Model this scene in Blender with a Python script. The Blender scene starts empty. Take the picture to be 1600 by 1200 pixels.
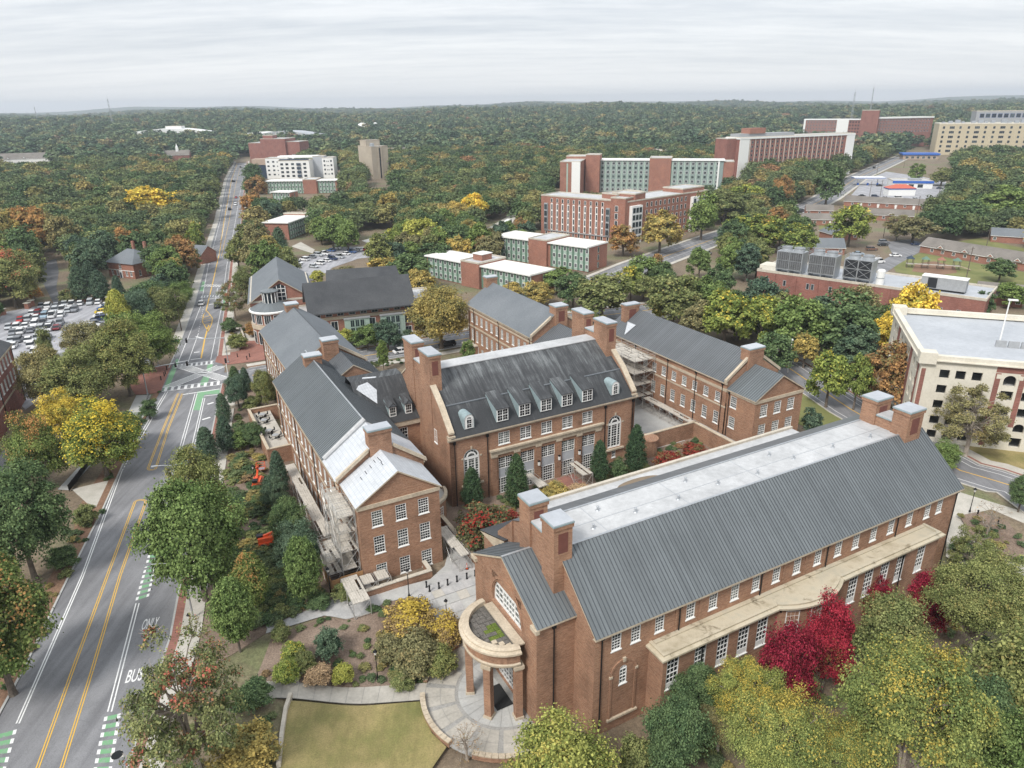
import bpy, math, random
import numpy as np
from mathutils import Vector, Matrix
SC = bpy.context.scene
COL = SC.collection
R = math.radians
rng = random.Random(7)
# ------------------------------------------------------------- camera
cd = bpy.data.cameras.new('camera')
cam = bpy.data.objects.new('camera', cd)
COL.objects.link(cam)
cd.sensor_width = 36.0
cd.lens = 24.95
cd.clip_start = 0.5
cd.clip_end = 60000
_p, _r = R(21.5), R(0.8)
_fw = Vector((0, math.cos(_p),-math.sin(_p)))
_up = Vector((0, math.sin(_p), math.cos(_p)))
_rt = Vector((1,0,0))
_rt2 = _rt*math.cos(_r) - _up*math.sin(_r)
_up2 = _rt*math.sin(_r) + _up*math.cos(_r)
cam.matrix_world = Matrix(((_rt2.x, _up2.x, -_fw.x, 0),(_rt2.y, _up2.y, -_fw.y, 0),
                           (_rt2.z, _up2.z, -_fw.z, 60.0),(0,0,0,1)))
SC.camera = cam
# ------------------------------------------------------------- overcast sky and soft sun
SUN_EL, SUN_AZ = 48,215          # elevation, compass-like azimuth of the sun (degrees, from +Y clockwise)
W = bpy.data.worlds.new('World')
SC.world = W
W.use_nodes = True
nt = W.node_tree
nt.nodes.clear()
N = nt.nodes.new
L = nt.links.new
out = N('ShaderNodeOutputWorld'); bg = N('ShaderNodeBackground'); L(bg.outputs[0], out.inputs[0])
bg.inputs[1].default_value = 1.0
sky = N('ShaderNodeTexSky'); sky.sky_type = 'NISHITA'; sky.sun_disc = False
sky.sun_elevation = R(SUN_EL); sky.sun_rotation = R(SUN_AZ); sky.altitude = 300
sk = N('ShaderNodeMix'); sk.data_type = 'RGBA'; sk.blend_type = 'MULTIPLY'; sk.inputs[0].default_value = 1
L(sky.outputs[0], sk.inputs[6]); sk.inputs[7].default_value = (.1,.1,.1,1)
tc = N('ShaderNodeTexCoord'); sp = N('ShaderNodeSeparateXYZ'); L(tc.outputs['Generated'], sp.inputs[0])
def M(op, a, b=None, c=None, clamp=False):
 n = N('ShaderNodeMath'); n.operation = op; n.use_clamp = clamp
 for i, x in enumerate((a, b, c)):
  if x is None: continue
  if isinstance(x, (int, float)): n.inputs[i].default_value = x
  else: L(x, n.inputs[i])
 return n.outputs[0]
zz = M('MAXIMUM', sp.outputs[2], 0.0)
den = M('ADD', zz, 0.10)
cx = M('DIVIDE', sp.outputs[0], den); cy = M('DIVIDE', sp.outputs[1], den)
cmb = N('ShaderNodeCombineXYZ'); L(cx, cmb.inputs[0]); L(cy, cmb.inputs[1])
def cloud_noise(sc, det, sx, sy, rot):
 mp = N('ShaderNodeMapping'); L(cmb.outputs[0], mp.inputs[0]); mp.inputs['Scale'].default_value = (sx, sy, 1)
 mp.inputs['Rotation'].default_value = (0,0, R(rot))
 n = N('ShaderNodeTexNoise'); L(mp.outputs[0], n.inputs['Vector']); n.inputs['Scale'].default_value = sc
 n.inputs['Detail'].default_value = det; n.inputs['Roughness'].default_value = .55
 return n.outputs['Fac']
n1 = cloud_noise(.55,5,.35,1.6,8)
n2 = cloud_noise(2.2,4,.3,1.5,-4)
n3 = cloud_noise(6.5,5,.5,1.2,12)
nn = M('ADD', M('ADD', M('MULTIPLY', n1,.55), M('MULTIPLY', n2,.27)), M('MULTIPLY', n3,.18))
cr = N('ShaderNodeValToRGB'); L(nn, cr.inputs[0])
e = cr.color_ramp.elements
e[0].position = .38; e[0].color = (.55,.60,.66,1)
e[1].position = .58; e[1].color = (.83,.855,.88,1)
zg = M('ADD', M('MULTIPLY', M('POWER', zz, .8),.42),.93)
cl = N('ShaderNodeMix'); cl.data_type = 'RGBA'; cl.blend_type = 'MULTIPLY'; cl.inputs[0].default_value = 1
L(cr.outputs[0], cl.inputs[6])
zc = N('ShaderNodeCombineColor'); L(zg, zc.inputs[0]); L(zg, zc.inputs[1]); L(zg, zc.inputs[2]); L(zc.outputs[0], cl.inputs[7])
hz = M('POWER', M('SUBTRACT', 1.0, M('MULTIPLY', zz, 5.5), clamp=True),2.0)
hm = N('ShaderNodeMix'); hm.data_type = 'RGBA'; L(M('MULTIPLY', hz, .85), hm.inputs[0])
L(cl.outputs[2], hm.inputs[6]); hm.inputs[7].default_value = (.93,.925,.92,1)
mx = N('ShaderNodeMix'); mx.data_type = 'RGBA'; mx.inputs[0].default_value = .93
L(sk.outputs[2], mx.inputs[6]); L(hm.outputs[2], mx.inputs[7]); L(mx.outputs[2], bg.inputs[0])
sd = bpy.data.lights.new('sun', 'SUN'); sd.energy = 2.8; sd.angle = R(15); sd.color = (1,.96,.90)
sun = bpy.data.objects.new('sun', sd); COL.objects.link(sun)
_el, _az = R(SUN_EL), R(SUN_AZ)
_sd = Vector((math.sin(_az)*math.cos(_el), math.cos(_az)*math.cos(_el), math.sin(_el)))
sun.rotation_euler = _sd.to_track_quat('Z', 'Y').to_euler()
SC.view_settings.view_transform = 'Standard'
SC.view_settings.look = 'None'
SC.view_settings.exposure = 0.24
SC.view_settings.gamma = 1.0
SC.cycles.max_bounces = 5
SC.cycles.diffuse_bounces = 3
SC.cycles.glossy_bounces = 2
SC.cycles.transmission_bounces = 2
SC.cycles.volume_bounces = 0
SC.cycles.use_denoising = True
# ------------------------------------------------------------- materials
def newmat(name):
 m = bpy.data.materials.new(name); m.use_nodes = True
 t = m.node_tree
 return m, t, t.nodes['Principled BSDF']
def nd(t, kind, **kw):
 n = t.nodes.new(kind)
 for k, v in kw.items(): setattr(n, k, v)
 return n
def ramp(t, fac, stops):
 r = t.nodes.new('ShaderNodeValToRGB')
 el = r.color_ramp.elements
 while len(el) < len(stops): el.new(.5)
 for i, (p, c) in enumerate(stops):
  el[i].position = p; el[i].color = (*c, 1)
 t.links.new(fac, r.inputs[0])
 return r.outputs[0]
def noise(t, vec, scale, detail=4, rough=.55, dist=0):
 n = t.nodes.new('ShaderNodeTexNoise')
 n.inputs['Scale'].default_value = scale; n.inputs['Detail'].default_value = detail
 n.inputs['Roughness'].default_value = rough; n.inputs['Distortion'].default_value = dist
 if vec is not None: t.links.new(vec, n.inputs['Vector'])
 return n.outputs['Fac']
def pos(t): return t.nodes.new('ShaderNodeNewGeometry').outputs['Position']
def uvv(t): return t.nodes.new('ShaderNodeUVMap').outputs[0]
def mapped(t, vec, scale=(1,1,1), rot=0):
 m = t.nodes.new('ShaderNodeMapping'); t.links.new(vec, m.inputs[0])
 m.inputs['Scale'].default_value = scale; m.inputs['Rotation'].default_value = (0,0, rot)
 return m.outputs[0]
def mixc(t, fac, a, b, mode='MIX'):
 m = t.nodes.new('ShaderNodeMix'); m.data_type = 'RGBA'; m.blend_type = mode
 for i, x in ((0, fac),(6, a),(7, b)):
  if isinstance(x, (int, float)): m.inputs[i].default_value = x
  elif isinstance(x, tuple): m.inputs[i].default_value = (*x[:3], 1)
  else: t.links.new(x, m.inputs[i])
 return m.outputs[2]
def math_(t, op, a, b=0.0, clamp=False):
 m = t.nodes.new('ShaderNodeMath'); m.operation = op; m.use_clamp = clamp
 for i, x in ((0, a),(1, b)):
  if isinstance(x, (int, float)): m.inputs[i].default_value = x
  else: t.links.new(x, m.inputs[i])
 return m.outputs[0]
def bump(t, b, h, strength=.3, dist=.02):
 n = t.nodes.new('ShaderNodeBump'); n.inputs['Strength'].default_value = strength
 n.inputs['Distance'].default_value = dist
 t.links.new(h, n.inputs['Height']); t.links.new(n.outputs[0], b.inputs['Normal'])
def mottled(name, c1, c2, scale=.5, rough=.8, fine=6.0, fine_amt=.35, spec=.3, stretch=(1,1,1)):
 m, t, b = newmat(name)
 p = mapped(t, pos(t), stretch)
 a = noise(t, p, scale, 5,.6)
 f = noise(t, p, fine, 3,.6)
 col = ramp(t, a, [(.32, c1),(.68, c2)])
 g = ramp(t, f, [(.25,(1-fine_amt,)*3),(.75,(1+fine_amt,)*3)])
 t.links.new(mixc(t, 1.0, col, g, 'MULTIPLY'), b.inputs['Base Color'])
 b.inputs['Roughness'].default_value = rough
 b.inputs['Specular IOR Level'].default_value = spec
 return m
def plain(name, c, rough=.6, metal=0, spec=.4, var=.12, scale=1.5):
 m, t, b = newmat(name)
 f = noise(t, pos(t), scale, 4,.6)
 col = ramp(t, f, [(.3, tuple(x*(1-var) for x in c)),(.7, tuple(min(1, x*(1+var)) for x in c))])
 t.links.new(col, b.inputs['Base Color'])
 b.inputs['Roughness'].default_value = rough; b.inputs['Metallic'].default_value = metal
 b.inputs['Specular IOR Level'].default_value = spec
 return m
def brickmat(name, c1, c2, mortar, dirt=.25):
 m, t, b = newmat(name)
 u = uvv(t)
 bt = nd(t, 'ShaderNodeTexBrick'); t.links.new(u, bt.inputs['Vector'])
 bt.inputs['Scale'].default_value = 1; bt.inputs['Brick Width'].default_value = .23
 bt.inputs['Row Height'].default_value = .08; bt.inputs['Mortar Size'].default_value = .008
 bt.inputs['Mortar Smooth'].default_value = .2; bt.inputs['Bias'].default_value = -.1
 bt.inputs['Color1'].default_value = (*c1,1); bt.inputs['Color2'].default_value = (*c2,1)
 bt.inputs['Mortar'].default_value = (*mortar, 1)
 n1 = noise(t, mapped(t, u, (.9,5.0,1)),1.0,4,.7)
 n2 = noise(t, mapped(t, u, (.25,.2,1)),1.0,4,.6)
 k = ramp(t, n1, [(.3,(.72,.70,.69)),(.52,(1,1,1)),(.72,(1.22,1.2,1.18))])
 k2 = ramp(t, n2, [(.3,(1-dirt*1.25,)*3),(.5,(1,1,1)),(.7,(1.16,1.14,1.1))])
 c = mixc(t, 1.0, mixc(t, 1.0, bt.outputs['Color'], k, 'MULTIPLY'), k2, 'MULTIPLY')
 t.links.new(c, b.inputs['Base Color']); b.inputs['Roughness'].default_value = .88
 b.inputs['Specular IOR Level'].default_value = .2
 bump(t, b, bt.outputs['Fac'], -.25,.01)
 return m
MT = {}
MT['brick'] = brickmat('brown_brick', (.262,.126,.076),(.375,.198,.126),(.42,.34,.25))
MT['brick_panel'] = plain('recessed_brick_panel', (.17,.065,.05),.9)
MT['brick_dorm'] = brickmat('red_brown_brick', (.30,.125,.088),(.35,.155,.112),(.34,.24,.19),.12)
MT['brick_red'] = brickmat('dark_red_brick', (.25,.098,.078),(.30,.122,.098),(.30,.2,.17),.15)
MT['brick_far'] = mottled('far_brick', (.20,.085,.07),(.25,.11,.09),.08,.9,.8,.12)
MT['stone'] = mottled('limestone', (.43,.36,.27),(.56,.48,.37),.6,.8,4,.2)
MT['stone_white'] = mottled('precast_cream', (.60,.56,.47),(.70,.66,.57),.25,.8,3,.08)
MT['coping'] = mottled('concrete_coping', (.46,.42,.35),(.58,.53,.45),.8,.85,5,.15)
MT['ledge'] = None
MT['white'] = plain('white_paint', (.80,.80,.78),.5, var=.04)
MT['white_membrane'] = mottled('white_roof_membrane', (.40,.405,.41),(.53,.535,.54),.22,.65,1.6,.12)
MT['grey_membrane'] = mottled('grey_roof_membrane', (.36,.38,.41),(.47,.49,.52),.10,.55,1.2,.08)
MT['copper'] = plain('weathered_copper', (.27,.345,.36),.6, var=.15)
MT['black'] = plain('black_metal', (.015,.016,.018),.4,.3)
MT['grey_metal'] = plain('galvanised_steel', (.42,.44,.46),.4,.5)
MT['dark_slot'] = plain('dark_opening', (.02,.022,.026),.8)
MT['alu'] = plain('scaffold_tube', (.50,.49,.47),.45,.4)
MT['plank'] = mottled('scaffold_plank', (.42,.39,.34),(.55,.51,.45),1.2,.8,6,.2)
MT['plywood'] = mottled('plywood', (.30,.16,.07),(.40,.22,.10),.8,.7,5,.2)
MT['orange'] = plain('orange_paint', (.72,.10,.03),.4)
MT['cone_white'] = plain('cone_reflective_band', (.8,.8,.8),.4)
MT['rubber'] = plain('black_rubber', (.02,.02,.02),.8)
MT['bark'] = mottled('bark', (.10,.08,.065),(.19,.16,.13),1.5,.95,9,.3)
MT['bark_pale'] = mottled('pale_bark', (.26,.22,.18),(.38,.33,.28),1.5,.9,9,.25)
def glassmat(name, c1, c2, blinds=True):
 m, t, b = newmat(name)
 oi = nd(t, 'ShaderNodeObjectInfo')
 u = noise(t, pos(t),.9,3,.6)
 r = math_(t, 'MULTIPLY', u, .55)
 r = math_(t, 'ADD', r, math_(t, 'MULTIPLY', oi.outputs['Random'], .65))
 col = ramp(t, r, [(.66, c1),(.92, tuple((x+y)/2 for x, y in zip(c1, c2))),(1.0, c2)])
 t.links.new(col, b.inputs['Base Color']); b.inputs['Roughness'].default_value = .06
 b.inputs['Specular IOR Level'].default_value = .6
 return m
MT['glass'] = glassmat('window_glass', (.010,.013,.018),(.15,.18,.16))
MT['glass_far'] = glassmat('far_window_glass', (.02,.028,.035),(.10,.13,.14))
def metalroof(name, c, var=.17):
 m, t, b = newmat(name)
 u = uvv(t)
 n1 = noise(t, mapped(t, u, (2.13,.03,1)),1.0,3,.6)
 n2 = noise(t, pos(t),.18,4,.6)
 k = ramp(t, n1, [(.3,(1-var,)*3),(.7,(1+var,)*3)])  # uneven sheen from panel to panel, put into the base colour
 k2 = ramp(t, n2, [(.3,(.88,.88,.88)),(.7,(1.1,1.1,1.1))])
 c0 = mixc(t, 1.0, mixc(t, 1.0, c, k, 'MULTIPLY'), k2, 'MULTIPLY')
 t.links.new(c0, b.inputs['Base Color']); b.inputs['Roughness'].default_value = .42
 b.inputs['Specular IOR Level'].default_value = .45
 return m
MT['metal_roof'] = metalroof('standing_seam_metal', (.142,.158,.166))
MT['metal_roof_warm'] = metalroof('standing_seam_metal_grey', (.135,.144,.153))
MT['seam'] = plain('roof_seam', (.075,.085,.095),.5)
MT['shingle'] = mottled('grey_shingle', (.135,.150,.165),(.175,.19,.205),.12,.85,5,.22)
MT['shingle_dark'] = mottled('dark_slate', (.050,.053,.058),(.080,.083,.088),.15,.85,5,.25)
MT['shingle_brown'] = mottled('brown_grey_shingle', (.16,.145,.13),(.22,.20,.18),.2,.9,5,.2)
m, t, b = newmat('stained_slate')
u = uvv(t)
s1 = noise(t, mapped(t, u, (1.6,.13,1)),1.0,5,.68)
s2 = noise(t, mapped(t, u, (5.0,.5,1)),1.0,4,.7)
s3 = noise(t, mapped(t, u, (.12,.25,1)),1.0,3,.5)
fin = noise(t, mapped(t, u, (3,6,1)),1.0,3,.7)
sv = math_(t, 'ADD', math_(t, 'ADD', math_(t, 'MULTIPLY', s1,.62), math_(t, 'MULTIPLY', s2,.30)), math_(t, 'MULTIPLY', s3,.34))
sz = nd(t, 'ShaderNodeSeparateXYZ'); t.links.new(pos(t), sz.inputs[0])
sv = math_(t, 'ADD', sv, math_(t, 'MULTIPLY', math_(t, 'SUBTRACT', sz.outputs[2], 16.5),.022))
col = ramp(t, sv, [(.56,(.036,.038,.041)),(.65,(.058,.061,.065)),(.73,(.105,.112,.116)),(.88,(.22,.232,.238))])
g = ramp(t, fin, [(.3,(.78,)*3),(.7,(1.25,)*3)])
t.links.new(mixc(t, 1.0, col, g, 'MULTIPLY'), b.inputs['Base Color']); b.inputs['Roughness'].default_value = .8
MT['slate'] = m
m, t, b = newmat('stained_ledge')
a = noise(t, pos(t),.35,5,.65); f = noise(t, pos(t),.42,6,.68,.5)
c = ramp(t, a, [(.3,(.34,.29,.20)),(.5,(.50,.44,.33)),(.72,(.40,.37,.29))])
c = mixc(t, ramp(t, f, [(.57,(0,0,0)),(.68,(1,1,1))]), c, (.17,.135,.085))
t.links.new(c, b.inputs['Base Color']); b.inputs['Roughness'].default_value = .8
MT['ledge'] = m
# ------------------------------------------------------------- objects and tagging
def tag(o, label=None, cat=None, group=None, kind=None):
 if label: o['label'] = label
 if cat: o['category'] = cat
 if group: o['group'] = group
 if kind: o['kind'] = kind
 return o
def thing(name, label, cat, loc=(0,0,0), rz=0, group=None):
 o = bpy.data.objects.new(name, None); COL.objects.link(o)
 o.location = loc; o.rotation_euler = (0,0, rz); o.empty_display_size = .5
 return tag(o, label, cat, group)
def put(name, mesh, parent=None, loc=(0,0,0), rz=0):
 o = bpy.data.objects.new(name, mesh); COL.objects.link(o)
 if parent is not None: o.parent = parent
 o.location = loc; o.rotation_euler = (0,0, rz)
 return o
def rootloc(p):
 v = Vector((0,0,0))
 while p is not None: v = v + p.location; p = p.parent
 return v
class MB:
 def __init__(s): s.v = []; s.f = []; s.m = []; s.ms = []
 def mi(s, m):
  m = MT[m] if isinstance(m, str) else m
  if m not in s.ms: s.ms.append(m)
  return s.ms.index(m)
 def poly(s, pts, m):
  i = len(s.v); s.v += [tuple(p) for p in pts]; s.f.append(tuple(range(i, i+len(pts)))); s.m.append(s.mi(m)); return s
 def hexa(s, p, m, top=None):
  i = len(s.v); s.v += [tuple(q) for q in p]
  k = s.mi(m); kt = s.mi(top) if top else k
  for f, mm in (((3,2,1,0), k),((4,5,6,7), kt),((0,1,5,4), k),((1,2,6,5), k),((2,3,7,6), k),((3,0,4,7), k)):
   s.f.append(tuple(i+j for j in f)); s.m.append(mm)
  return s
 def box(s, c, size, m, ang=0, top=None):
  ca, sa = math.cos(ang), math.sin(ang); a, b_, h = size[0]/2, size[1]/2, size[2]/2
  q = []
  for z in (-h, h):
   for x, y in ((-a, -b_),(a, -b_),(a, b_),(-a, b_)):
    q.append((c[0]+x*ca-y*sa, c[1]+x*sa+y*ca, c[2]+z))
  return s.hexa(q, m, top)
 def prism(s, poly, z0, z1, m, top=None, bottom=False):
  n = len(poly); i = len(s.v)
  s.v += [(p[0], p[1], z0) for p in poly] + [(p[0], p[1], z1) for p in poly]
  k = s.mi(m); kt = s.mi(top) if top else k
  for j in range(n):
   s.f.append((i+j, i+(j+1) % n, i+n+(j+1) % n, i+n+j)); s.m.append(k)
  s.f.append(tuple(i+n+j for j in range(n))); s.m.append(kt)
  if bottom: s.f.append(tuple(i+n-1-j for j in range(n))); s.m.append(k)
  return s
 def tube(s, p0, p1, r0, r1, m, n=6, caps=True):
  p0, p1 = Vector(p0), Vector(p1); d = (p1-p0)
  if d.length < 1e-6: return s
  d.normalize(); a = d.orthogonal().normalized(); b_ = d.cross(a)
  i = len(s.v); k = s.mi(m)
  for p, r in ((p0, r0),(p1, r1)):
   for j in range(n):
    t_ = 2*math.pi*j/n; q = p + a*(r*math.cos(t_)) + b_*(r*math.sin(t_)); s.v.append(tuple(q))
  for j in range(n):
   s.f.append((i+j, i+(j+1) % n, i+n+(j+1) % n, i+n+j)); s.m.append(k)
  if caps:
   s.f.append(tuple(i+n+j for j in range(n))); s.m.append(k)
   s.f.append(tuple(i+n-1-j for j in range(n))); s.m.append(k)
  return s
 def lathe(s, c, prof, m, n=16):
  i = len(s.v); k = s.mi(m)
  for r, z in prof:
   for j in range(n):
    t_ = 2*math.pi*j/n; s.v.append((c[0]+r*math.cos(t_), c[1]+r*math.sin(t_), c[2]+z))
  for a in range(len(prof)-1):
   for j in range(n):
    s.f.append((i+a*n+j, i+a*n+(j+1) % n, i+(a+1)*n+(j+1) % n, i+(a+1)*n+j)); s.m.append(k)
  if prof[-1][0] > 1e-4: s.f.append(tuple(i+(len(prof)-1)*n+j for j in range(n))); s.m.append(k)
  return s
 def mesh(s, name, off=(0,0,0)):
  me = bpy.data.meshes.new(name)
  ox, oy, oz = off
  me.from_pydata([(x-ox, y-oy, z-oz) for x, y, z in s.v], [], s.f)
  for m in s.ms: me.materials.append(m)
  if len(s.ms) > 1: me.polygons.foreach_set('material_index', s.m)
  uv = me.uv_layers.new(name='UVMap')
  data = np.zeros(len(me.loops)*2, np.float32)
  k = 0
  V = s.v
  for f in s.f:
   p0, p1, p2 = V[f[0]], V[f[1]], V[f[2]]
   ax, ay, az = p1[0]-p0[0], p1[1]-p0[1], p1[2]-p0[2]
   bx, by, bz = p2[0]-p0[0], p2[1]-p0[1], p2[2]-p0[2]
   nx, ny, nz = ay*bz-az*by, az*bx-ax*bz, ax*by-ay*bx
   l = math.sqrt(nx*nx+ny*ny+nz*nz) or 1
   nx, ny, nz = nx/l, ny/l, nz/l
   h = math.hypot(nx, ny)
   if h < .02:
    for j in f:
     data[k] = V[j][0]; data[k+1] = V[j][1]; k += 2
   else:
    tx, ty = -ny/h, nx/h
    bx, by, bz = -ty*nz*-1,0,0
    bx = -nz*ty; by = nz*tx; bz = nx*ty-ny*tx
    for j in f:
     x, y, z = V[j]
     data[k] = x*tx+y*ty; data[k+1] = x*bx+y*by+z*bz; k += 2
  uv.data.foreach_set('uv', data)
  return me
 def build(s, name, parent=None, at=None):
  """parent: coordinates are world ones, stored relative to the parent's origin"""
  off = rootloc(parent) if parent is not None else Vector(at or (0,0,0))
  o = bpy.data.objects.new(name, s.mesh(name, off)); COL.objects.link(o)
  if parent is not None: o.parent = parent
  else: o.location = off
  return o
class Fr:
 """a ground frame: s along, t across"""
 def __init__(s, o, deg): s.o = o; s.a = R(deg); s.c = math.cos(s.a); s.n = math.sin(s.a)
 def __call__(s, a, b, z=0): return (s.o[0]+a*s.c-b*s.n, s.o[1]+a*s.n+b*s.c, z)
 def box(s, mb, s0, s1, t0, t1, z0, z1, m, top=None):
  mb.hexa([s(s0, t0, z0), s(s1, t0, z0), s(s1, t1, z0), s(s0, t1, z0), s(s0, t0, z1), s(s1, t0, z1), s(s1, t1, z1), s(s0, t1, z1)], m, top); return mb
 def rect(s, s0, s1, t0, t1): return [s(s0, t0)[:2], s(s1, t0)[:2], s(s1, t1)[:2], s(s0, t1)[:2]]
EXC = []            # areas where no tree of the woods may stand
def keep_clear(poly, margin=3.0):
 cx_ = sum(p[0] for p in poly)/len(poly); cy_ = sum(p[1] for p in poly)/len(poly)
 q = []
 for p in poly:
  dx, dy = p[0]-cx_, p[1]-cy_; l = math.hypot(dx, dy) or 1
  q.append((p[0]+dx/l*margin, p[1]+dy/l*margin))
 EXC.append(q)
# ------------------------------------------------------------- windows
_wm = {}
def wmesh(w, h, cols, rows, arch, fm, fw=.075, sashes=1):
 key = (round(w, 2), round(h, 2), cols, rows, arch, fm, sashes)
 if key in _wm: return _wm[key]
 f = MB()
 r = w/2 if arch else 0
 hh = h-r
 y0, y1 = -.03,.10
 def bx(x0, x1, z0, z1, a=y0, b_=y1): f.hexa([(x0, a, z0),(x1, a, z0),(x1, b_, z0),(x0, b_, z0),(x0, a, z1),(x1, a, z1),(x1, b_, z1),(x0, b_, z1)], fm)
 bx(-w/2,-w/2+fw, 0, hh); bx(w/2-fw, w/2,0, hh); bx(-w/2+fw, w/2-fw, 0, fw)
 if not arch: bx(-w/2+fw, w/2-fw, h-fw, h)
 else:
  n = 9
  for j in range(n):
   a0, a1 = math.pi*j/n, math.pi*(j+1)/n
   q = []
   for yy in (y0, y1):
    q.append([(r*math.cos(a0), yy, hh+r*math.sin(a0)),(r*math.cos(a1), yy, hh+r*math.sin(a1)),
                          ((r-fw)*math.cos(a1), yy, hh+(r-fw)*math.sin(a1)),((r-fw)*math.cos(a0), yy, hh+(r-fw)*math.sin(a0))])
   f.poly(q[0], fm); f.poly([q[0][3], q[0][2], q[1][2], q[1][3]], fm)
  bx(-w/2+fw, w/2-fw, hh-.05, hh+.05)
  for a in (60,90,120):
   f.tube((.25*r*math.cos(R(a)),.04, hh+.25*r*math.sin(R(a))),((r-fw)*math.cos(R(a)),.04, hh+(r-fw)*math.sin(R(a))),.03,.03, fm, 4)
 mt = .011
 ww = w-2*fw
 for k in range(1, cols):
  x = -ww/2+ww*k/cols; th = .07 if (sashes > 1 and k*sashes % cols == 0) else mt
  bx(x-th, x+th, fw, hh-(0 if arch else fw),.0,.085)
 for k in range(1, rows):
  z = fw+(hh-2*fw)*k/rows; th = .045 if k == rows//2 else mt
  bx(-ww/2, ww/2, z-th, z+th, .002,.083)
 g = MB(); yg = .075
 if not arch: g.poly([(-ww/2, yg, fw),(ww/2, yg, fw),(ww/2, yg, h-fw),(-ww/2, yg, h-fw)], 'glass')
 else:
  pts = [(-ww/2, yg, fw),(ww/2, yg, fw)] + [((r-fw)*math.cos(math.pi*j/10), yg, hh+(r-fw)*math.sin(math.pi*j/10)) for j in range(11)]
  g.poly(pts, 'glass')
 s = MB(); s.hexa([(-w/2-.1,-.12,-.13),(w/2+.1,-.12,-.13),(w/2+.1,.05,-.13),(-w/2-.1,.05,-.13),(-w/2-.1,-.12,-.003),(w/2+.1,-.12,-.003),(w/2+.1,.05,.012),(-w/2-.1,.05,.012)], fm)
 _wm[key] = (f.mesh('window'), g.mesh('pane'), s.mesh('sill'))
 return _wm[key]
def window(parent, p, ang, w, h, cols=3, rows=4, arch=False, fm='white', sashes=1, sill=True, fw=.075):
 a, b_, c = wmesh(w, h, cols, rows, arch, fm, fw, sashes)
 o = put('window', a, parent, Vector(p)-rootloc(parent), ang)
 put('pane', b_, o)
 if sill: put('sill', c, o)
 return o
def facade(parent, fr, A, B, z0, z1, ops=(), m='brick', depth=.14, name='wall', wins=True):
 """wall from A to B (seen left to right from outside) with real openings; ops: (x_left, z_bottom, w, h, cols, rows, opts)"""
 a = Vector(fr(*A)[:2]); b_ = Vector(fr(*B)[:2]); d = b_-a; ln = d.length; d.normalize(); n = Vector((d.y, -d.x))
 ang = math.atan2(d.y, d.x)
 mb = MB()
 def P(x, z, off=0.0): return (a.x+d.x*x-n.x*off, a.y+d.y*x-n.y*off, z)
 rect = [(o[0], o[0]+o[2], o[1], o[1]+o[3], (o[6] if len(o) > 6 else {})) for o in ops]
 xs = sorted({0, ln, *[r[0] for r in rect], *[r[1] for r in rect]}); xs = [x for x in xs if 0 <= x <= ln]
 zs = sorted({z0, z1, *[r[2] for r in rect], *[r[3] for r in rect]}); zs = [z for z in zs if z0 <= z <= z1]
 for j in range(len(zs)-1):
  run = None
  for i in range(len(xs)-1):
   xm, zm = (xs[i]+xs[i+1])/2,(zs[j]+zs[j+1])/2
   hole = any(r[0] < xm < r[1] and r[2] < zm < r[3] for r in rect)
   if not hole and run is None: run = xs[i]
   if run is not None and (hole or i == len(xs)-2):
    e_ = xs[i] if hole else xs[i+1]
    mb.poly([P(run, zs[j]), P(e_, zs[j]), P(e_, zs[j+1]), P(run, zs[j+1])], m); run = None
 for (x0, x1, za, zb, op) in rect:
  if op.get('arch'):
   r_ = (x1-x0)/2; xc = (x0+x1)/2; zc_ = zb-r_; n_ = 10
   for side in (0,1):
    pts = [P(x1 if side == 0 else x0, zb)]
    arc = [P(xc+r_*math.cos(math.pi*k/n_), zc_+r_*math.sin(math.pi*k/n_)) for k in range(n_+1)]
    seg = arc[:n_//2+1] if side == 0 else arc[n_//2:]
    for k in range(len(seg)-1):
     mb.poly([pts[0], seg[k+1], seg[k]] if side == 0 else [pts[0], seg[k+1], seg[k]], m)
   arc0 = [(xc+r_*math.cos(math.pi*k/n_), zc_+r_*math.sin(math.pi*k/n_)) for k in range(n_+1)]
   for k in range(n_):
    (xa, z_a),(xb, z_b) = arc0[k], arc0[k+1]
    mb.poly([P(xa, z_a), P(xb, z_b), P(xb, z_b, depth), P(xa, z_a, depth)], m)
   zt = zc_
  else:
   zt = zb
   mb.poly([P(x0, zb, depth), P(x1, zb, depth), P(x1, zb), P(x0, zb)], m)
  mb.poly([P(x0, za), P(x1, za), P(x1, za, depth), P(x0, za, depth)], m)
  mb.poly([P(x0, za, depth), P(x0, zt, depth), P(x0, zt), P(x0, za)], m)
  mb.poly([P(x1, za), P(x1, zt), P(x1, zt, depth), P(x1, za, depth)], m)
 w = mb.build(name, parent)
 if wins:
  for o in ops:
   op = o[6] if len(o) > 6 else {}
   if op.get('nowin'): continue
   window(parent, P(o[0]+o[2]/2, o[1], .05), ang, o[2]-.02, o[3]-.02, o[4], o[5], op.get('arch', False), op.get('fm', 'white'), op.get('sashes', 1), op.get('sill', True))
 return w
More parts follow.
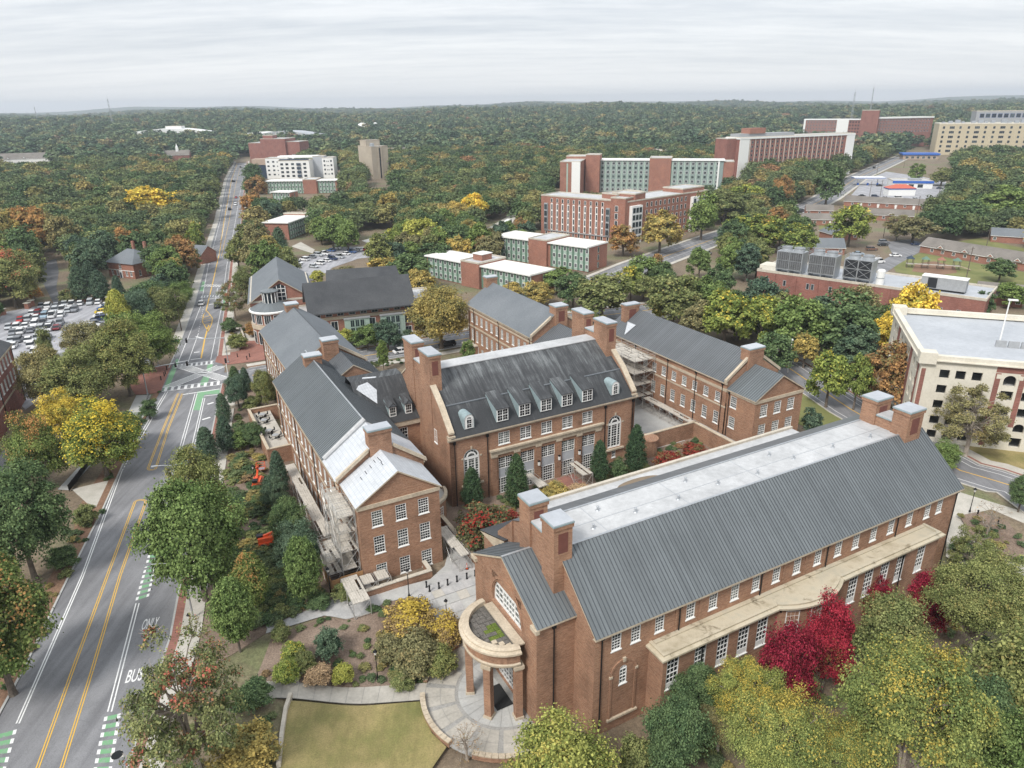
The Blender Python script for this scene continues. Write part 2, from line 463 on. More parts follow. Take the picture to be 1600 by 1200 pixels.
def gable_roof(parent, fr, s0, s1, t0, t1, eave, ridge, m, along='t', oh=.45, ohe=.25, th=.22, name='roof', seam=0, ridge_m=None, fascia='stone'):
 """two slopes with thickness; ridge along 't' or 's'"""
 mb = MB()
 def Q(a, b_, z): return fr(a, b_, z) if along == 't' else fr(b_, a, z)
 if along == 't': a0, a1, b0, b1 = s0, s1, t0, t1
 else: a0, a1, b0, b1 = t0, t1, s0, s1
 c = (a0+a1)/2; sl = (ridge-eave)/(c-a0); lo = eave-sl*oh
 b0 -= ohe; b1 += ohe
 for e_, sg in ((a0-oh, 1),(a1+oh, -1)):
  up = [Q(e_, b0, lo+th), Q(e_, b1, lo+th), Q(c, b1, ridge+th), Q(c, b0, ridge+th)]
  dn = [Q(e_, b0, lo), Q(e_, b1, lo), Q(c, b1, ridge), Q(c, b0, ridge)]
  fl = (sg > 0) == (along == 't')
  mb.poly(up[::-1] if fl else up, m); mb.poly(dn if fl else dn[::-1], fascia)
  mb.poly([dn[0], dn[1], up[1], up[0]][::(-1 if fl else 1)], fascia)
  mb.poly([dn[0], up[0], up[3], dn[3]], fascia); mb.poly([dn[1], dn[2], up[2], up[1]], fascia)
 o = mb.build(name, parent)
 if ridge_m:
  r_ = MB(); r_.tube(Q(c, b0, ridge+th+.02), Q(c, b1, ridge+th+.02),.13,.13, ridge_m, 6); r_.build('ridge_cap', o)
 if seam:
  sm = MB(); k = b0+seam/2
  while k < b1:
   for e_ in (a0-oh, a1+oh):
    p, q = Vector(Q(e_, k, lo+th)), Vector(Q(c, k, ridge+th))
    w_ = .035; x, y = Vector(Q(0, w_, 0))-Vector(Q(0,0,0)), Vector((0,0,.07))
    sm.hexa([p-x, q-x, q+x, p+x, p-x+y, q-x+y, q+x+y, p+x+y], 'seam')
   k += seam
  tag(sm.build('seam', o), kind='stuff')
 return o
def gable_wall(parent, fr, A, B, z0, z1, apex, m='brick', name='gable'):
 a = Vector(fr(*A)); b_ = Vector(fr(*B)); c = (a+b_)/2
 mb = MB(); mb.poly([(a.x, a.y, z0),(b_.x, b_.y, z0)]+([(b_.x, b_.y, z1),(c.x, c.y, apex),(a.x, a.y, z1)] if z1 > z0 else [(c.x, c.y, apex)]), m)
 return mb.build(name, parent)
def chimney(parent, fr, s0, s1, t0, t1, z0, z1, panel=None):
 mb = MB(); fr.box(mb, s0, s1, t0, t1, z0, z1-.75, 'brick'); fr.box(mb, s0-.12, s1+.12, t0-.12, t1+.12, z1-.75, z1-.3, 'brick')
 o = mb.build('chimney', parent)
 c = MB(); fr.box(c, s0-.16, s1+.16, t0-.16, t1+.16, z1-.297, z1-.12, 'copper'); fr.box(c, s0-.10, s1+.10, t0-.10, t1+.10, z1-.12, z1-.04, 'grey_membrane')
 c.build('chimney_cap', o)
 if panel:
  p = MB()
  w0, w1 = s0+(s1-s0)*.24, s1-(s1-s0)*.24
  fr.box(p, w0, w1, t0-.03, t0+.02, z1-3.6, z1-1.25, 'brick_panel'); p.build('recessed_panel', o)
 return o
def downpipe(parent, fr, s, t, z0, z1, n=(0,-1)):
 mb = MB(); x, y = s+n[0]*.12, t+n[1]*.12
 mb.tube(fr(x, y, z0), fr(x, y, z1-.5),.075,.075, 'black', 6)
 fr.box(mb, x-.2, x+.2, y-.15, y+.15, z1-.6, z1-.15, 'black')
 return mb.build('downpipe', parent)
def band(parent, fr, segs, z0, z1, out=.12, m='stone', name='belt_course'):
 """limestone bands standing proud of walls; segs: ((s,t),(s,t)) left to right from outside"""
 mb = MB()
 for A, B in segs:
  a = Vector(fr(*A)[:2]); b_ = Vector(fr(*B)[:2]); d = (b_-a).normalized(); n = Vector((d.y, -d.x))*out
  d2 = d*(out*.5)
  q = [a-d2*0+n, b_+n, b_-n*.1, a-n*.1]
  mb.hexa([(p.x, p.y, z0) for p in q]+[(p.x, p.y, z1) for p in q], m)
 return mb.build(name, parent)
# ------------------------------------------------------------- terrain and sky-side hills
def sstep(a, b, x):
 t_ = min(1, max(0,(x-a)/(b-a))); return t_*t_*(3-2*t_)
def gz(x, y):
 """the ground in front of the near hall lies lower than the road"""
 s_, t_ = x*math.cos(R(28))+y*math.sin(R(28)),-x*math.sin(R(28))+y*math.cos(R(28))
 return -1.8*sstep(4,14, s_)*sstep(-73,-65,-t_)*(1-sstep(97,108, s_))
def ter(x, y):
 r = math.hypot(x, y); az = math.degrees(math.atan2(x, y))
 k = .80 + .20*math.sin(az*.16+.6) + .10*math.sin(az*.45+r*.0015) + .22*math.exp(-((az+19.5)/5.5)**2) - .42*sstep(-22,-32, az)
 h = 37*k*sstep(900,2300, r)
 h += 3.5*sstep(1200,2500, r)*math.sin(x*.0031+1)*math.sin(y*.0027)
 h += sstep(3200,5600, r)*(9+7*math.sin(az*.33+2)+5*math.sin(az*.9))
 h += sstep(5600,8600, r)*(26+13*math.sin(az*.21+.5)+6*math.sin(az*.63))
 return h
mg, t, b = newmat('leaf_litter_and_rough_grass')
p = pos(t)
a = noise(t, p, .055,5,.62); f = noise(t, p, 1.7,4,.7); ff = noise(t, p, 9,3,.7)
c = ramp(t, a, [(.33,(.16,.12,.085)),(.5,(.20,.155,.105)),(.64,(.155,.165,.08)),(.8,(.21,.195,.10))])
g = ramp(t, f, [(.3,(.65,)*3),(.7,(1.3,)*3)]); g2 = ramp(t, ff, [(.3,(.7,)*3),(.7,(1.3,)*3)])
t.links.new(mixc(t, 1.0, mixc(t, 1.0, c, g, 'MULTIPLY'), g2, 'MULTIPLY'), b.inputs['Base Color']); b.inputs['Roughness'].default_value = .95
MT['ground'] = mg
gb = MB()
rad = [0] + [20+7*i for i in range(20)] + [175,210,260,380,520,680,850] + [850*1.075**i for i in range(1,33)] + [9200]
na = 180
vs = [(0,0,-.06)]
for r in rad[1:]:
 for j in range(na):
  a_ = 2*math.pi*j/na; x, y = r*math.sin(a_), r*math.cos(a_); g_ = gz(x, y); vs.append((x, y, ter(x, y)+g_-.06-.5*(g_ < -.02)))
fs = [(0,1+(j+1) % na, 1+j) for j in range(na)]
for i in range(len(rad)-2):
 for j in range(na):
  A = 1+i*na+j; B = 1+i*na+(j+1) % na; fs.append((A, B, B+na, A+na))
gm = bpy.data.meshes.new('ground'); gm.from_pydata(vs, [], fs); gm.materials.append(mg)
hillm = mottled('far_wooded_hills', (.075,.10,.065),(.12,.135,.085),.012,.95,.05,.35)
gm.materials.append(hillm)
gm.polygons.foreach_set('material_index', [int(math.hypot(vs[f[0]][0], vs[f[0]][1]) > 4600) for f in fs])
tag(put('ground', gm), kind='structure')
# ------------------------------------------------------------- surface materials
def asphalt(name, c1, c2):
 m, t, b = newmat(name); p = pos(t)
 a = noise(t, p, .16,5,.6); f = noise(t, p, 9,3,.7); cr_ = noise(t, mapped(t, p, (1,1,1)),.5,6,.7,1.5)
 w = noise(t, mapped(t, p, (.65,.035,1), R(-16.5)),1.0,4,.6)
 c = ramp(t, a, [(.3, c1),(.7, c2)])
 c = mixc(t, 1.0, c, ramp(t, w, [(.34,(.74,.74,.75)),(.60,(1.08,)*3)]), 'MULTIPLY')
 c = mixc(t, 1.0, c, ramp(t, f, [(.25,(.80,)*3),(.75,(1.2,)*3)]), 'MULTIPLY')
 c = mixc(t, ramp(t, cr_, [(.492,(0,)*3),(.5,(.55,)*3),(.508,(0,)*3)]), c, (.07,.07,.072))
 t.links.new(c, b.inputs['Base Color']); b.inputs['Roughness'].default_value = .85
 return m
MT['asphalt'] = asphalt('worn_asphalt', (.185,.185,.193),(.25,.25,.26))
MT['asphalt_lot'] = asphalt('pale_car_park_asphalt', (.30,.30,.32),(.42,.42,.44))
MT['asphalt_dark'] = asphalt('dark_asphalt', (.10,.10,.105),(.15,.15,.155))
def worn_paint(name, c, lo=.42):
 m, t, b = newmat(name)
 f = noise(t, pos(t),2.6,5,.75)
 t.links.new(mixc(t, ramp(t, f, [(.34,(0,)*3),(lo, (1,)*3)]),(.30,.30,.30), c), b.inputs['Base Color'])
 b.inputs['Roughness'].default_value = .7
 return m
MT['paint_white'] = worn_paint('white_road_paint', (.74,.74,.73))
MT['paint_yellow'] = worn_paint('yellow_road_paint', (.70,.42,.06))
MT['paint_green'] = worn_paint('green_bike_lane_paint', (.17,.37,.19),.5)
MT['concrete'] = mottled('pale_concrete', (.42,.40,.35),(.54,.51,.46),.35,.85,4,.10)
MT['concrete_grey'] = mottled('grey_concrete', (.38,.38,.37),(.48,.48,.46),.35,.85,4,.10)
MT['slab'] = mottled('terrace_slab', (.36,.34,.30),(.47,.44,.39),.5,.8,3,.12)
MT['slab_joint'] = mottled('dark_wet_joint', (.28,.275,.26),(.36,.35,.33),.8,.7,5,.2)
MT['paver'] = mottled('grey_paver', (.37,.37,.37),(.49,.48,.47),.7,.85,5,.12)
MT['brick_paving'] = brickmat('brick_paving', (.27,.115,.09),(.33,.15,.115),(.30,.2,.17),.15)
MT['mulch'] = mottled('bark_mulch', (.15,.108,.082),(.27,.205,.16),.22,.95,5,.40)
MT['mulch_red'] = mottled('pine_straw', (.18,.105,.07),(.25,.155,.10),.2,.95,4,.35)
m, t, b = newmat('tired_lawn'); p = pos(t)
a = noise(t, p, .22,5,.65); f = noise(t, p, 7,4,.75); sw = noise(t, mapped(t, p, (1.2,.12,1),.5),1,3,.6)
c = ramp(t, a, [(.3,(.17,.17,.055)),(.5,(.25,.215,.085)),(.72,(.36,.285,.13))])
c = mixc(t, 1.0, c, ramp(t, f, [(.3,(.7,)*3),(.7,(1.25,)*3)]), 'MULTIPLY')
c = mixc(t, 1.0, c, ramp(t, sw, [(.3,(.86,)*3),(.7,(1.08,)*3)]), 'MULTIPLY')
t.links.new(c, b.inputs['Base Color']); b.inputs['Roughness'].default_value = .95; MT['lawn'] = m
MT['lawn_green'] = mottled('mown_grass', (.13,.15,.05),(.22,.215,.085),.12,.95,5,.25)
def sheet(name, poly, z, m, kind='structure', parent=None):
 mb = MB()
 if min(gz(x, y) for x, y in poly) < -.01:
  import bmesh
  bm = bmesh.new(); bm.faces.new([bm.verts.new((x, y, 0)) for x, y in ccw(poly)])
  c_, s_ = math.cos(R(28)), math.sin(R(28))
  for nx, ny, lo, hi in ((c_, s_, 2,16),(-s_, c_, 63,75)):
   k = lo
   while k <= hi:
    bmesh.ops.bisect_plane(bm, geom=bm.verts[:]+bm.edges[:]+bm.faces[:], plane_co=(nx*k, ny*k, 0), plane_no=(nx, ny, 0)); k += 1
  for f in bm.faces: mb.poly([(v.co.x, v.co.y, z+gz(v.co.x, v.co.y)) for v in f.verts], m)
  bm.free()
 else: mb.poly([(x, y, z) for x, y in poly], m)
 o = mb.build(name, parent, None if parent else (poly[0][0], poly[0][1], 0))
 if kind and parent is None: tag(o, kind=kind)
 return o
def ccw(poly):
 a = sum(poly[i][0]*poly[(i+1) % len(poly)][1]-poly[(i+1) % len(poly)][0]*poly[i][1] for i in range(len(poly)))
 return poly if a > 0 else poly[::-1]
def slab(name, poly, z0, z1, m, parent=None, kind='structure'):
 poly = ccw(poly); mb = MB(); mb.prism(poly, z0, z1, m)
 o = mb.build(name, parent, None if parent else (poly[0][0], poly[0][1], 0))
 if parent is None and kind: tag(o, kind=kind)
 return o
def offs(pts, d):
 """polyline shifted sideways by d (positive = right of travel)"""
 o = []
 for i, p in enumerate(pts):
  a_ = Vector(pts[max(0, i-1)]); c_ = Vector(pts[min(len(pts)-1, i+1)]); v = (c_-a_).normalized()
  o.append((p[0]+v.y*d, p[1]-v.x*d))
 return o
def strip(mb, pts, d0, d1, z, m):
 a_, c_ = offs(pts, d0), offs(pts, d1)
 for i in range(len(pts)-1):
  mb.poly([(*a_[i], z),(*c_[i], z),(*c_[i+1], z),(*a_[i+1], z)], m)
 return mb
def line(name, pts, w, parent, m='paint_white', z=.034):
 return strip(MB(), pts, -w/2, w/2, z, m).build(name, parent)
def along(pts, step, start=0.0, end=None):
 """(point, direction) every step metres"""
 res = []; acc = 0; nxt = start
 for i in range(len(pts)-1):
  a_, c_ = Vector(pts[i]), Vector(pts[i+1]); l = (c_-a_).length; d = (c_-a_)/l
  while nxt <= acc+l:
   if end is not None and nxt > end: return res
   res.append((a_+d*(nxt-acc), d)); nxt += step
  acc += l
 return res
def dashes(name, pts, w, dash, gap, parent, m='paint_white', z=.034):
 mb = MB()
 for p_, d in along(pts, dash+gap):
  n = Vector((d.y, -d.x))*(w/2); q = p_+d*dash
  mb.poly([(*(p_-n), z),(*(p_+n), z),(*(q+n), z),(*(q-n), z)], m)
 return mb.build(name, parent)
# ------------------------------------------------------------- the main road
RL = [(-52.5,48.2),(-55.2,57.9),(-56.7,64.4),(-61.6,82.1),(-66.0,98.8),(-69.3,110.0),(-75.6,131.4),(-80.4,150.6),(-85.3,166.4),(-92.2,190.1),(-104.3,228.4),(-126.6,293.7),(-167.0,414.4),(-256.7,670.9),(-354.7,975.8)]
RR = [(-37.9,48.0),(-38.3,51.1),(-42.3,69.6),(-44.7,77.3),(-68.0,154.9),(-71.2,165.9),(-76.6,174.8),(-101.8,250.2),(-121.1,306.6),(-142.4,378.9),(-204.7,563.1),(-342.1,973.3)]
road = sheet('road', RL[::-1][::-1] + RR[::-1], .02, 'asphalt') if False else None
mb = MB()
def fill_between(mb, A, B, z, m):
 """triangle strip between two polylines, resampled by length share"""
 def samp(P_, n):
  d_ = [0]
  for i in range(len(P_)-1): d_.append(d_[-1]+math.dist(P_[i], P_[i+1]))
  o = []
  for k in range(n+1):
   t_ = d_[-1]*k/n; i = max(j for j in range(len(d_)) if d_[j] <= t_+1e-9); i = min(i, len(P_)-2)
   u = (t_-d_[i])/(d_[i+1]-d_[i]); o.append((P_[i][0]+(P_[i+1][0]-P_[i][0])*u, P_[i][1]+(P_[i+1][1]-P_[i][1])*u))
  return o
 a_, c_ = samp(A, 160), samp(B, 160)
 for i in range(160): mb.poly([(*a_[i], z),(*c_[i], z),(*c_[i+1], z),(*a_[i+1], z)], m)
fill_between(mb, RL, RR, .02, 'asphalt')
road = tag(mb.build('road', None, (-70,150,0)), kind='structure')
EXC.append(offs(RL, -5)+offs(RR, 6)[::-1])
def walk(name, pts, d0, d1, m, z=.14, parent=None):
 mb = MB(); a_, c_ = offs(pts, d0), offs(pts, d1)
 for i in range(len(pts)-1):
  mb.hexa([(*a_[i], 0),(*c_[i], 0),(*c_[i+1], 0),(*a_[i+1], 0),(*a_[i], z),(*c_[i], z),(*c_[i+1], z),(*a_[i+1], z)] if d1 > d0 else
    [(*c_[i], 0),(*a_[i], 0),(*a_[i+1], 0),(*c_[i+1], 0),(*c_[i], z),(*a_[i], z),(*a_[i+1], z),(*c_[i+1], z)], m)
 return tag(mb.build(name, parent, (pts[0][0], pts[0][1], 0)), kind='structure')
walk('kerb', RL[:7], 0,-.25, 'concrete_grey', .14)
walk('kerb', RL[8:], 0,-.25, 'concrete_grey', .14)
walk('pavement', RL[9:], -.25,-2.6, 'concrete', .13)
walk('brick_strip', RL[:7], -.25,-1.3, 'mulch_red', .10)
walk('kerb', RR[:5], 0,.25, 'concrete_grey', .14)
walk('brick_strip', RR[:5], .25,1.25, 'brick_paving', .13)
walk('pavement', RR[:5], 1.25,3.7, 'concrete', .14)
walk('kerb', RR[6:], 0,.25, 'concrete_grey', .14)
walk('brick_strip', RR[6:], .25,1.2, 'brick_paving', .13)
walk('pavement', RR[6:], 1.2,3.2, 'concrete', .14)
for nm, pts in (('lane_line', [(-52.7,56.7),(-60.0,82.0),(-70.3,112.8)]),('lane_line', [(-52.4,56.7),(-59.7,82.0),(-69.9,112.8)]),
    ('lane_line', [(-72.1,119.9),(-79.1,150.5)]),('lane_line', [(-71.6,119.9),(-78.6,150.5)]),
    ('lane_line', [(-43.8,58.1),(-49.5,76.0)]),('lane_line', [(-43.4,58.1),(-49.1,76.0)]),
    ('lane_line', [(-63.0,120.2),(-71.8,149.1)]),('lane_line', [(-62.5,120.1),(-71.3,149.1)]),
    ('lane_line', [(-61.4,122.3),(-68.9,146.4)]),('lane_line', [(-60.9,122.2),(-68.5,146.4)]),
    ('lane_line', [(-84.8,170.2),(-100.9,224.3),(-123.2,287.3),(-166.2,414.3),(-255.5,670.8),(-340.6,938.1)]),
    ('lane_line', [(-77.3,172.3),(-93.9,223.9),(-115.5,286.8),(-157.1,413.5),(-223.2,611.8),(-331.0,936.3)]),
    ('lane_line', [(-82.4,170.6),(-89.6,194.7)]),('lane_line', [(-99.7,234.0),(-105.3,250.5)])):
 line(nm, pts, .15, road)
for pts in ([(-59.0,100.0),(-70.3,112.8)], ):
 pass
dashes('lane_line', [(-70.3,112.8),(-72.1,119.9)], .16,.55,.6, road)
dashes('lane_line', [(-69.9,112.8),(-71.6,119.9)], .16,.55,.6, road)
dashes('lane_line', [(-89.6,194.7),(-99.9,224.2)], .12,1.0,1.5, road)
dashes('lane_line', [(-53.9,89.6),(-58.3,105.0)], .16,.7,.7, road)
dashes('lane_line', [(-54.3,89.6),(-58.2,103.6)], .16,.7,.7, road)
line('lane_line', [(-127.6,309.9),(-163.2,414.1),(-231.6,612.9),(-307.7,841.1)], .14, road)
line('lane_line', [(-126.2,309.8),(-160.9,413.8),(-228.2,612.4),(-303.9,840.4)], .14, road, 'paint_yellow')
line('centre_line', [(-97.2,219.5),(-110.9,260.7),(-129.9,317.3),(-163.9,414.1),(-252.4,670.3),(-340.6,938.1)], .30, road, 'paint_yellow')
line('centre_line', [(-80.2,173.4),(-85.8,189.8),(-90.1,203.6)], .34, road, 'paint_yellow')
def yloop(pl, pr, rev):
 """a pair of double yellow lines that close in a round end"""
 a_, c_ = Vector(pl[-1]), Vector(pr[-1]); d = (Vector(pl[-1])-Vector(pl[-2])).normalized(); mid = (a_+c_)/2; r_ = (a_-c_).length/2
 ux = (a_-mid)/r_
 arc = [tuple(mid+ux*(r_*math.cos(math.pi*k/10))+d*(r_*.9*math.sin(math.pi*k/10))) for k in range(11)]
 full = list(pl)+arc[1:-1]+list(pr)[::-1]
 line('centre_line', offs(full, .13),.12, road, 'paint_yellow'); line('centre_line', offs(full, -.13),.12, road, 'paint_yellow')
yloop([(-46.6,48.5),(-47.1,51.3),(-51.0,64.0),(-56.4,82.0),(-62.2,101.6)], [(-44.2,48.4),(-44.7,51.2),(-48.7,63.9),(-54.6,81.9),(-60.4,101.6)], 0)
yloop([(-75.7,149.3),(-70.5,130.3),(-65.6,113.4)], [(-74.7,149.2),(-69.5,130.3),(-64.2,113.4)], 0)
isl = [(-90.1,203.6),(-95.4,212.1),(-98.8,221.1),(-100.3,227.4),(-96.9,219.5),(-93.0,213.4),(-91.1,209.1),(-87.2,197.1)]
isl = [(-87.7,197.1),(-93.4,207.1),(-96.2,215.0),(-96.9,219.5),(-91.9,211.2),(-89.7,204.9),(-87.7,197.1)]
line('centre_line', isl, .22, road, 'paint_yellow')
mb = MB()
for (a_, c_) in zip([(-95.0,211.7),(-94.2,209.2),(-93.3,207.1),(-91.6,204.0),(-89.9,201.0)], [(-93.9,214.1),(-92.3,211.6),(-91.1,209.1),(-89.9,205.6),(-89.1,202.6)]):
 strip(mb, [a_, c_], -.14,.14,.034, 'paint_yellow')
mb.build('hatching', road)
def bars(pa, pb, n, duty=.55):
 for k in range(n):
  mb = MB(); q = []
  for u in ((k)/n, (k+duty)/n):
   q.append([pa[0][0]+(pa[1][0]-pa[0][0])*u, pa[0][1]+(pa[1][1]-pa[0][1])*u]); q.append([pb[0][0]+(pb[1][0]-pb[0][0])*u, pb[0][1]+(pb[1][1]-pb[0][1])*u])
  mb.poly([(*q[0], .034),(*q[1], .034),(*q[3], .034),(*q[2], .034)], 'paint_green')
  for i, j in ((0,2),(1,3)):
   d = Vector((q[1][0]-q[0][0], q[1][1]-q[0][1])).normalized()*.16
   mb.poly([(q[i][0]-d.x, q[i][1]-d.y, .036),(q[i][0]+d.x, q[i][1]+d.y, .036),(q[j][0]+d.x, q[j][1]+d.y, .036),(q[j][0]-d.x, q[j][1]-d.y, .036)], 'paint_white')
  mb.build('green_bar', road)
bars([(-40.8,49.6),(-43.8,57.9)], [(-39.3,49.6),(-42.6,58.3)], 8)
bars([(-51.5,49.8),(-54.0,55.7)], [(-49.7,49.7),(-52.5,56.4)], 6)
bars([(-49.7,76.6),(-53.7,89.6)], [(-48.6,77.3),(-52.4,89.5)], 11)
bars([(-58.3,105.0),(-62.7,119.4)], [(-56.5,105.0),(-60.7,119.8)], 12)
mb = MB()
for poly in ([(-68.3,139.6),(-71.7,150.3),(-66.8,151.3),(-66.0,148.9),(-69.4,148.3),(-66.7,139.5)], [(-80.0,151.0),(-83.7,163.2),(-86.6,173.7),(-85.2,172.1),(-82.3,162.7),(-79.2,152.1)],
             [(-73.0,154.3),(-74.3,160.2),(-72.7,160.1),(-71.2,154.2)], [(-75.1,163.8),(-76.5,168.4),(-75.5,169.3),(-73.8,163.7)], [(-109.9,246.0),(-115.0,260.9),(-113.8,260.9),(-108.5,245.9)], [(-93.7,223.9),(-100.7,245.5),(-99.8,245.4),(-92.9,223.8)]):
 mb.poly([(x, y, .030) for x, y in poly], 'paint_green')
mb.build('green_bike_lane', road)
line('stop_line', [(-74.5,148.5),(-67.2,151.7)], .4, road); line('stop_line', [(-69.1,147.5),(-66.0,148.5)], .3, road); line('stop_line', [(-82.5,172.5),(-80.2,173.4)], .4, road)
line('stop_line', [(-102.6,235.0),(-96.9,236.4)], .35, road)
def crosswalk(pa, pb, w, n, slant=0):
 a_, c_ = Vector(pa), Vector(pb); d = (c_-a_); l = d.length; d.normalize(); nn_ = Vector((d.y, -d.x))
 mb = MB()
 strip(mb, [pa, pb], -w/2-.12,-w/2+.12,.036, 'paint_white'); strip(mb, [pa, pb], w/2-.12, w/2+.12,.036, 'paint_white')
 for k in range(n):
  p_ = a_+d*(l*(k+.5)/n)
  s_ = d*slant
  e0, e1 = p_-nn_*(w/2-.15)-s_, p_+nn_*(w/2-.15)+s_; h_ = d*(l/n*.22)
  mb.poly([(*(e0-h_),.034),(*(e0+h_),.034),(*(e1+h_),.034),(*(e1-h_),.034)], 'paint_white')
 return mb.build('crosswalk', road)
cw = [(-80.4,151.8),(-68.3,155.7),(-84.5,167.3),(-75.7,170.3),(-79.9,153.3),(-72.8,167.3),(-83.6,168.2),(-68.2,157.8),(-112.5,254.8),(-102.9,253.2),(-106.4,237.8),(-98.4,239.9)]
crosswalk(cw[0], cw[1], 2.6,9); crosswalk(cw[2], cw[3], 2.6,8); crosswalk(cw[4], cw[5], 2.6,22,.9); crosswalk(cw[6], cw[7], 2.6,18,-.9)
crosswalk(cw[8], cw[9], 2.8,9); crosswalk(cw[10], cw[11], 2.8,9)
def road_text(s, p, ang, w, h, parent):
 cu = bpy.data.curves.new('t', 'FONT'); cu.body = s; cu.align_x = 'LEFT'; cu.size = 1; cu.offset = .012
 o = bpy.data.objects.new('t', cu); COL.objects.link(o); bpy.context.view_layer.update()
 me = bpy.data.meshes.new_from_object(o.evaluated_get(bpy.context.evaluated_depsgraph_get()))
 bpy.data.objects.remove(o)
 xs_ = [v.co.x for v in me.vertices]; ys_ = [v.co.y for v in me.vertices]
 me.transform(Matrix.Translation((-min(xs_),-min(ys_),0))); me.transform(Matrix.Diagonal((w/(max(xs_)-min(xs_)), h/(max(ys_)-min(ys_)),1,1)))
 me.materials.clear(); me.materials.append(MT['paint_white'])
 return put('road_lettering', me, parent, Vector((*p, .036))-rootloc(parent), ang)
tp = [(-46.4,70.8),(-44.7,71.5),(-46.9,72.7),(-44.0,62.1),(-42.5,62.9)]
_a = math.atan2(tp[1][1]-tp[0][1], tp[1][0]-tp[0][0])
road_text('ONLY', tp[0], R(14), math.dist(tp[0], tp[1]),2.1, road)
road_text('BUS', tp[3], R(14), math.dist(tp[3], tp[4]),2.1, road)
mb = MB()
for (u0, u1) in zip([(-89.3,192.3),(-84.0,178.2),(-99.4,227.4),(-66.5,142.7),(-64.3,134.5),(-187.6,480.0),(-217.5,564.6)], [(-86.4,190.4),(-82.7,178.6),(-98.0,228.1),(-65.5,143.7),(-63.1,135.7),(-187.5,483.2),(-216.0,564.4)]):
 strip(mb, [u0, u1], -.3,.3,.036, 'paint_white'); 
mb.build('turn_arrow', road)
dc = [(-40.8,52.8),(-39.8,53.2),(-39.2,52.4),(-40.1,52.0)]
mb = MB(); mb.poly([(*p_, .04) for p_ in ccw(dc)], 'concrete'); mb.build('drain_slab', road)
_c = (sum(p_[0] for p_ in dc)/4, sum(p_[1] for p_ in dc)/4)
mb = MB(); mb.lathe((*_c, .044), [(.55,0),(.5,.006),(0,.006)], 'black', 16); mb.build('drain_cover', road)
# ------------------------------------------------------------- other roads and car parks
CF = Fr((0,0),28)                                      # the campus grid
def road_along(name, pts, w, m='asphalt', z=.012):
 o = tag(strip(MB(), pts, -w/2, w/2, z, m).build(name, None, (*pts[0], 0)), kind='structure')
 EXC.append(offs(pts, -w/2-2)+offs(pts, w/2+2)[::-1]); return o
SN = [CF(6,171)[:2], CF(20,171)[:2], CF(120,171)[:2], CF(160,165)[:2]]
sn = road_along('side_street', SN, 11)
walk('kerb', SN[1:], 5.5,5.75, 'concrete_grey'); walk('kerb', SN[1:], -5.5,-5.75, 'concrete_grey')
walk('pavement', SN[1:], 7.4,9.6, 'concrete', .12); walk('brick_strip', SN[1:], -5.75,-6.8, 'mulch_red', .12); walk('pavement', SN[1:], -6.8,-8.8, 'concrete', .12)
line('centre_line', SN[1:], .3, sn, 'paint_yellow', .03); line('lane_line', offs(SN[1:], -3.9),.14, sn, 'paint_white', .03); line('lane_line', offs(SN[1:], 3.9),.14, sn, 'paint_white', .03)
SE = [(84.5,86.2),(83.9,101.8),(81.1,104.8),(77.4,108.5),(74.5,119.9),(70.5,135.1),(68.3,149.7),(66.5,162.6),(62.6,172.4)]
se = road_along('side_street', SE, 10)
line('centre_line', SE, .25, se, 'paint_yellow', .03); line('lane_line', offs(SE, 3.0),.14, se, 'paint_white', .03)
line('lane_line', offs(SE, 4.4),.14, se, 'paint_white', .03); line('lane_line', offs(SE, -3.6),.14, se, 'paint_white', .03)
walk('kerb', SE, 5.0,5.2, 'concrete'); walk('brick_strip', SE, 5.2,5.8, 'brick_paving', .13); walk('pavement', SE, 5.8,8.0, 'concrete', .13); walk('kerb', SE, -5.0,-5.25, 'concrete')
R3 = [(30.0,247.3),(51.3,278.2),(72.6,305.6),(97.7,336.7),(138.8,386.4),(169.0,420.3),(207.2,476.4),(289.2,609.4),(409.5,783.3),(534.6,964.1)]
r3 = road_along('avenue', R3,15)
line('centre_line', R3,.3, r3, 'paint_yellow', .03); line('lane_line', offs(R3,3.6),.15, r3, 'paint_white', .03); line('lane_line', offs(R3,-3.6),.15, r3, 'paint_white', .03)
walk('pavement', R3,7.6,9.4, 'concrete', .12); walk('pavement', R3,-7.6,-9.4, 'concrete', .12)
crosswalk_keep = road; road = r3
_x = [(54.2,290.5),(56.1,274.3),(65.2,296.3),(68.9,285.6)]
crosswalk(_x[0], _x[1], 2.6,8); road = crosswalk_keep
LOT1 = [(-154.8,199.0),(-162.5,222.1),(-156.3,228.8),(-144.2,229.7),(-133.2,234.1),(-128.9,227.3),(-122.1,207.2),(-114.1,182.6),(-106.5,156.4),(-105.2,141.2),(-121.2,156.9),(-140.5,176.0)]
sheet('car_park', LOT1,.006, 'asphalt_lot'); EXC.append(LOT1)
LOT2 = [(-91.6,288.9),(-88.9,300.3),(-78.9,328.8),(-55.4,325.5),(-51.4,307.3),(-64.4,300.0),(-71.3,282.7),(-72.4,261.5),(-77.6,258.7)]
sheet('car_park', LOT2,.006, 'asphalt_lot'); EXC.append(LOT2)
CT = [(-71.3,343.1),(-63.4,360.5),(-56.2,360.0),(-51.7,328.3),(-67.0,336.0)]
sheet('paved_court', CT, .004, 'concrete_grey'); EXC.append(CT)
DR = [(-148.3,225.2),(-177.0,264.7),(-199.3,298.6),(-198.0,309.2),(-180.6,281.4),(-165.3,253.9),(-150.0,231.7),(-146.6,226.7)]
sheet('driveway', DR, .004, 'asphalt_dark'); EXC.append(DR)
D2 = [(128.4,258.5),(158.5,292.5),(170.0,321.0),(183.0,326.5),(186.4,316.6),(174.3,299.6),(152.3,275.1),(134.4,254.0)]
sheet('estate_drive', D2,.004, 'asphalt'); EXC.append(D2)
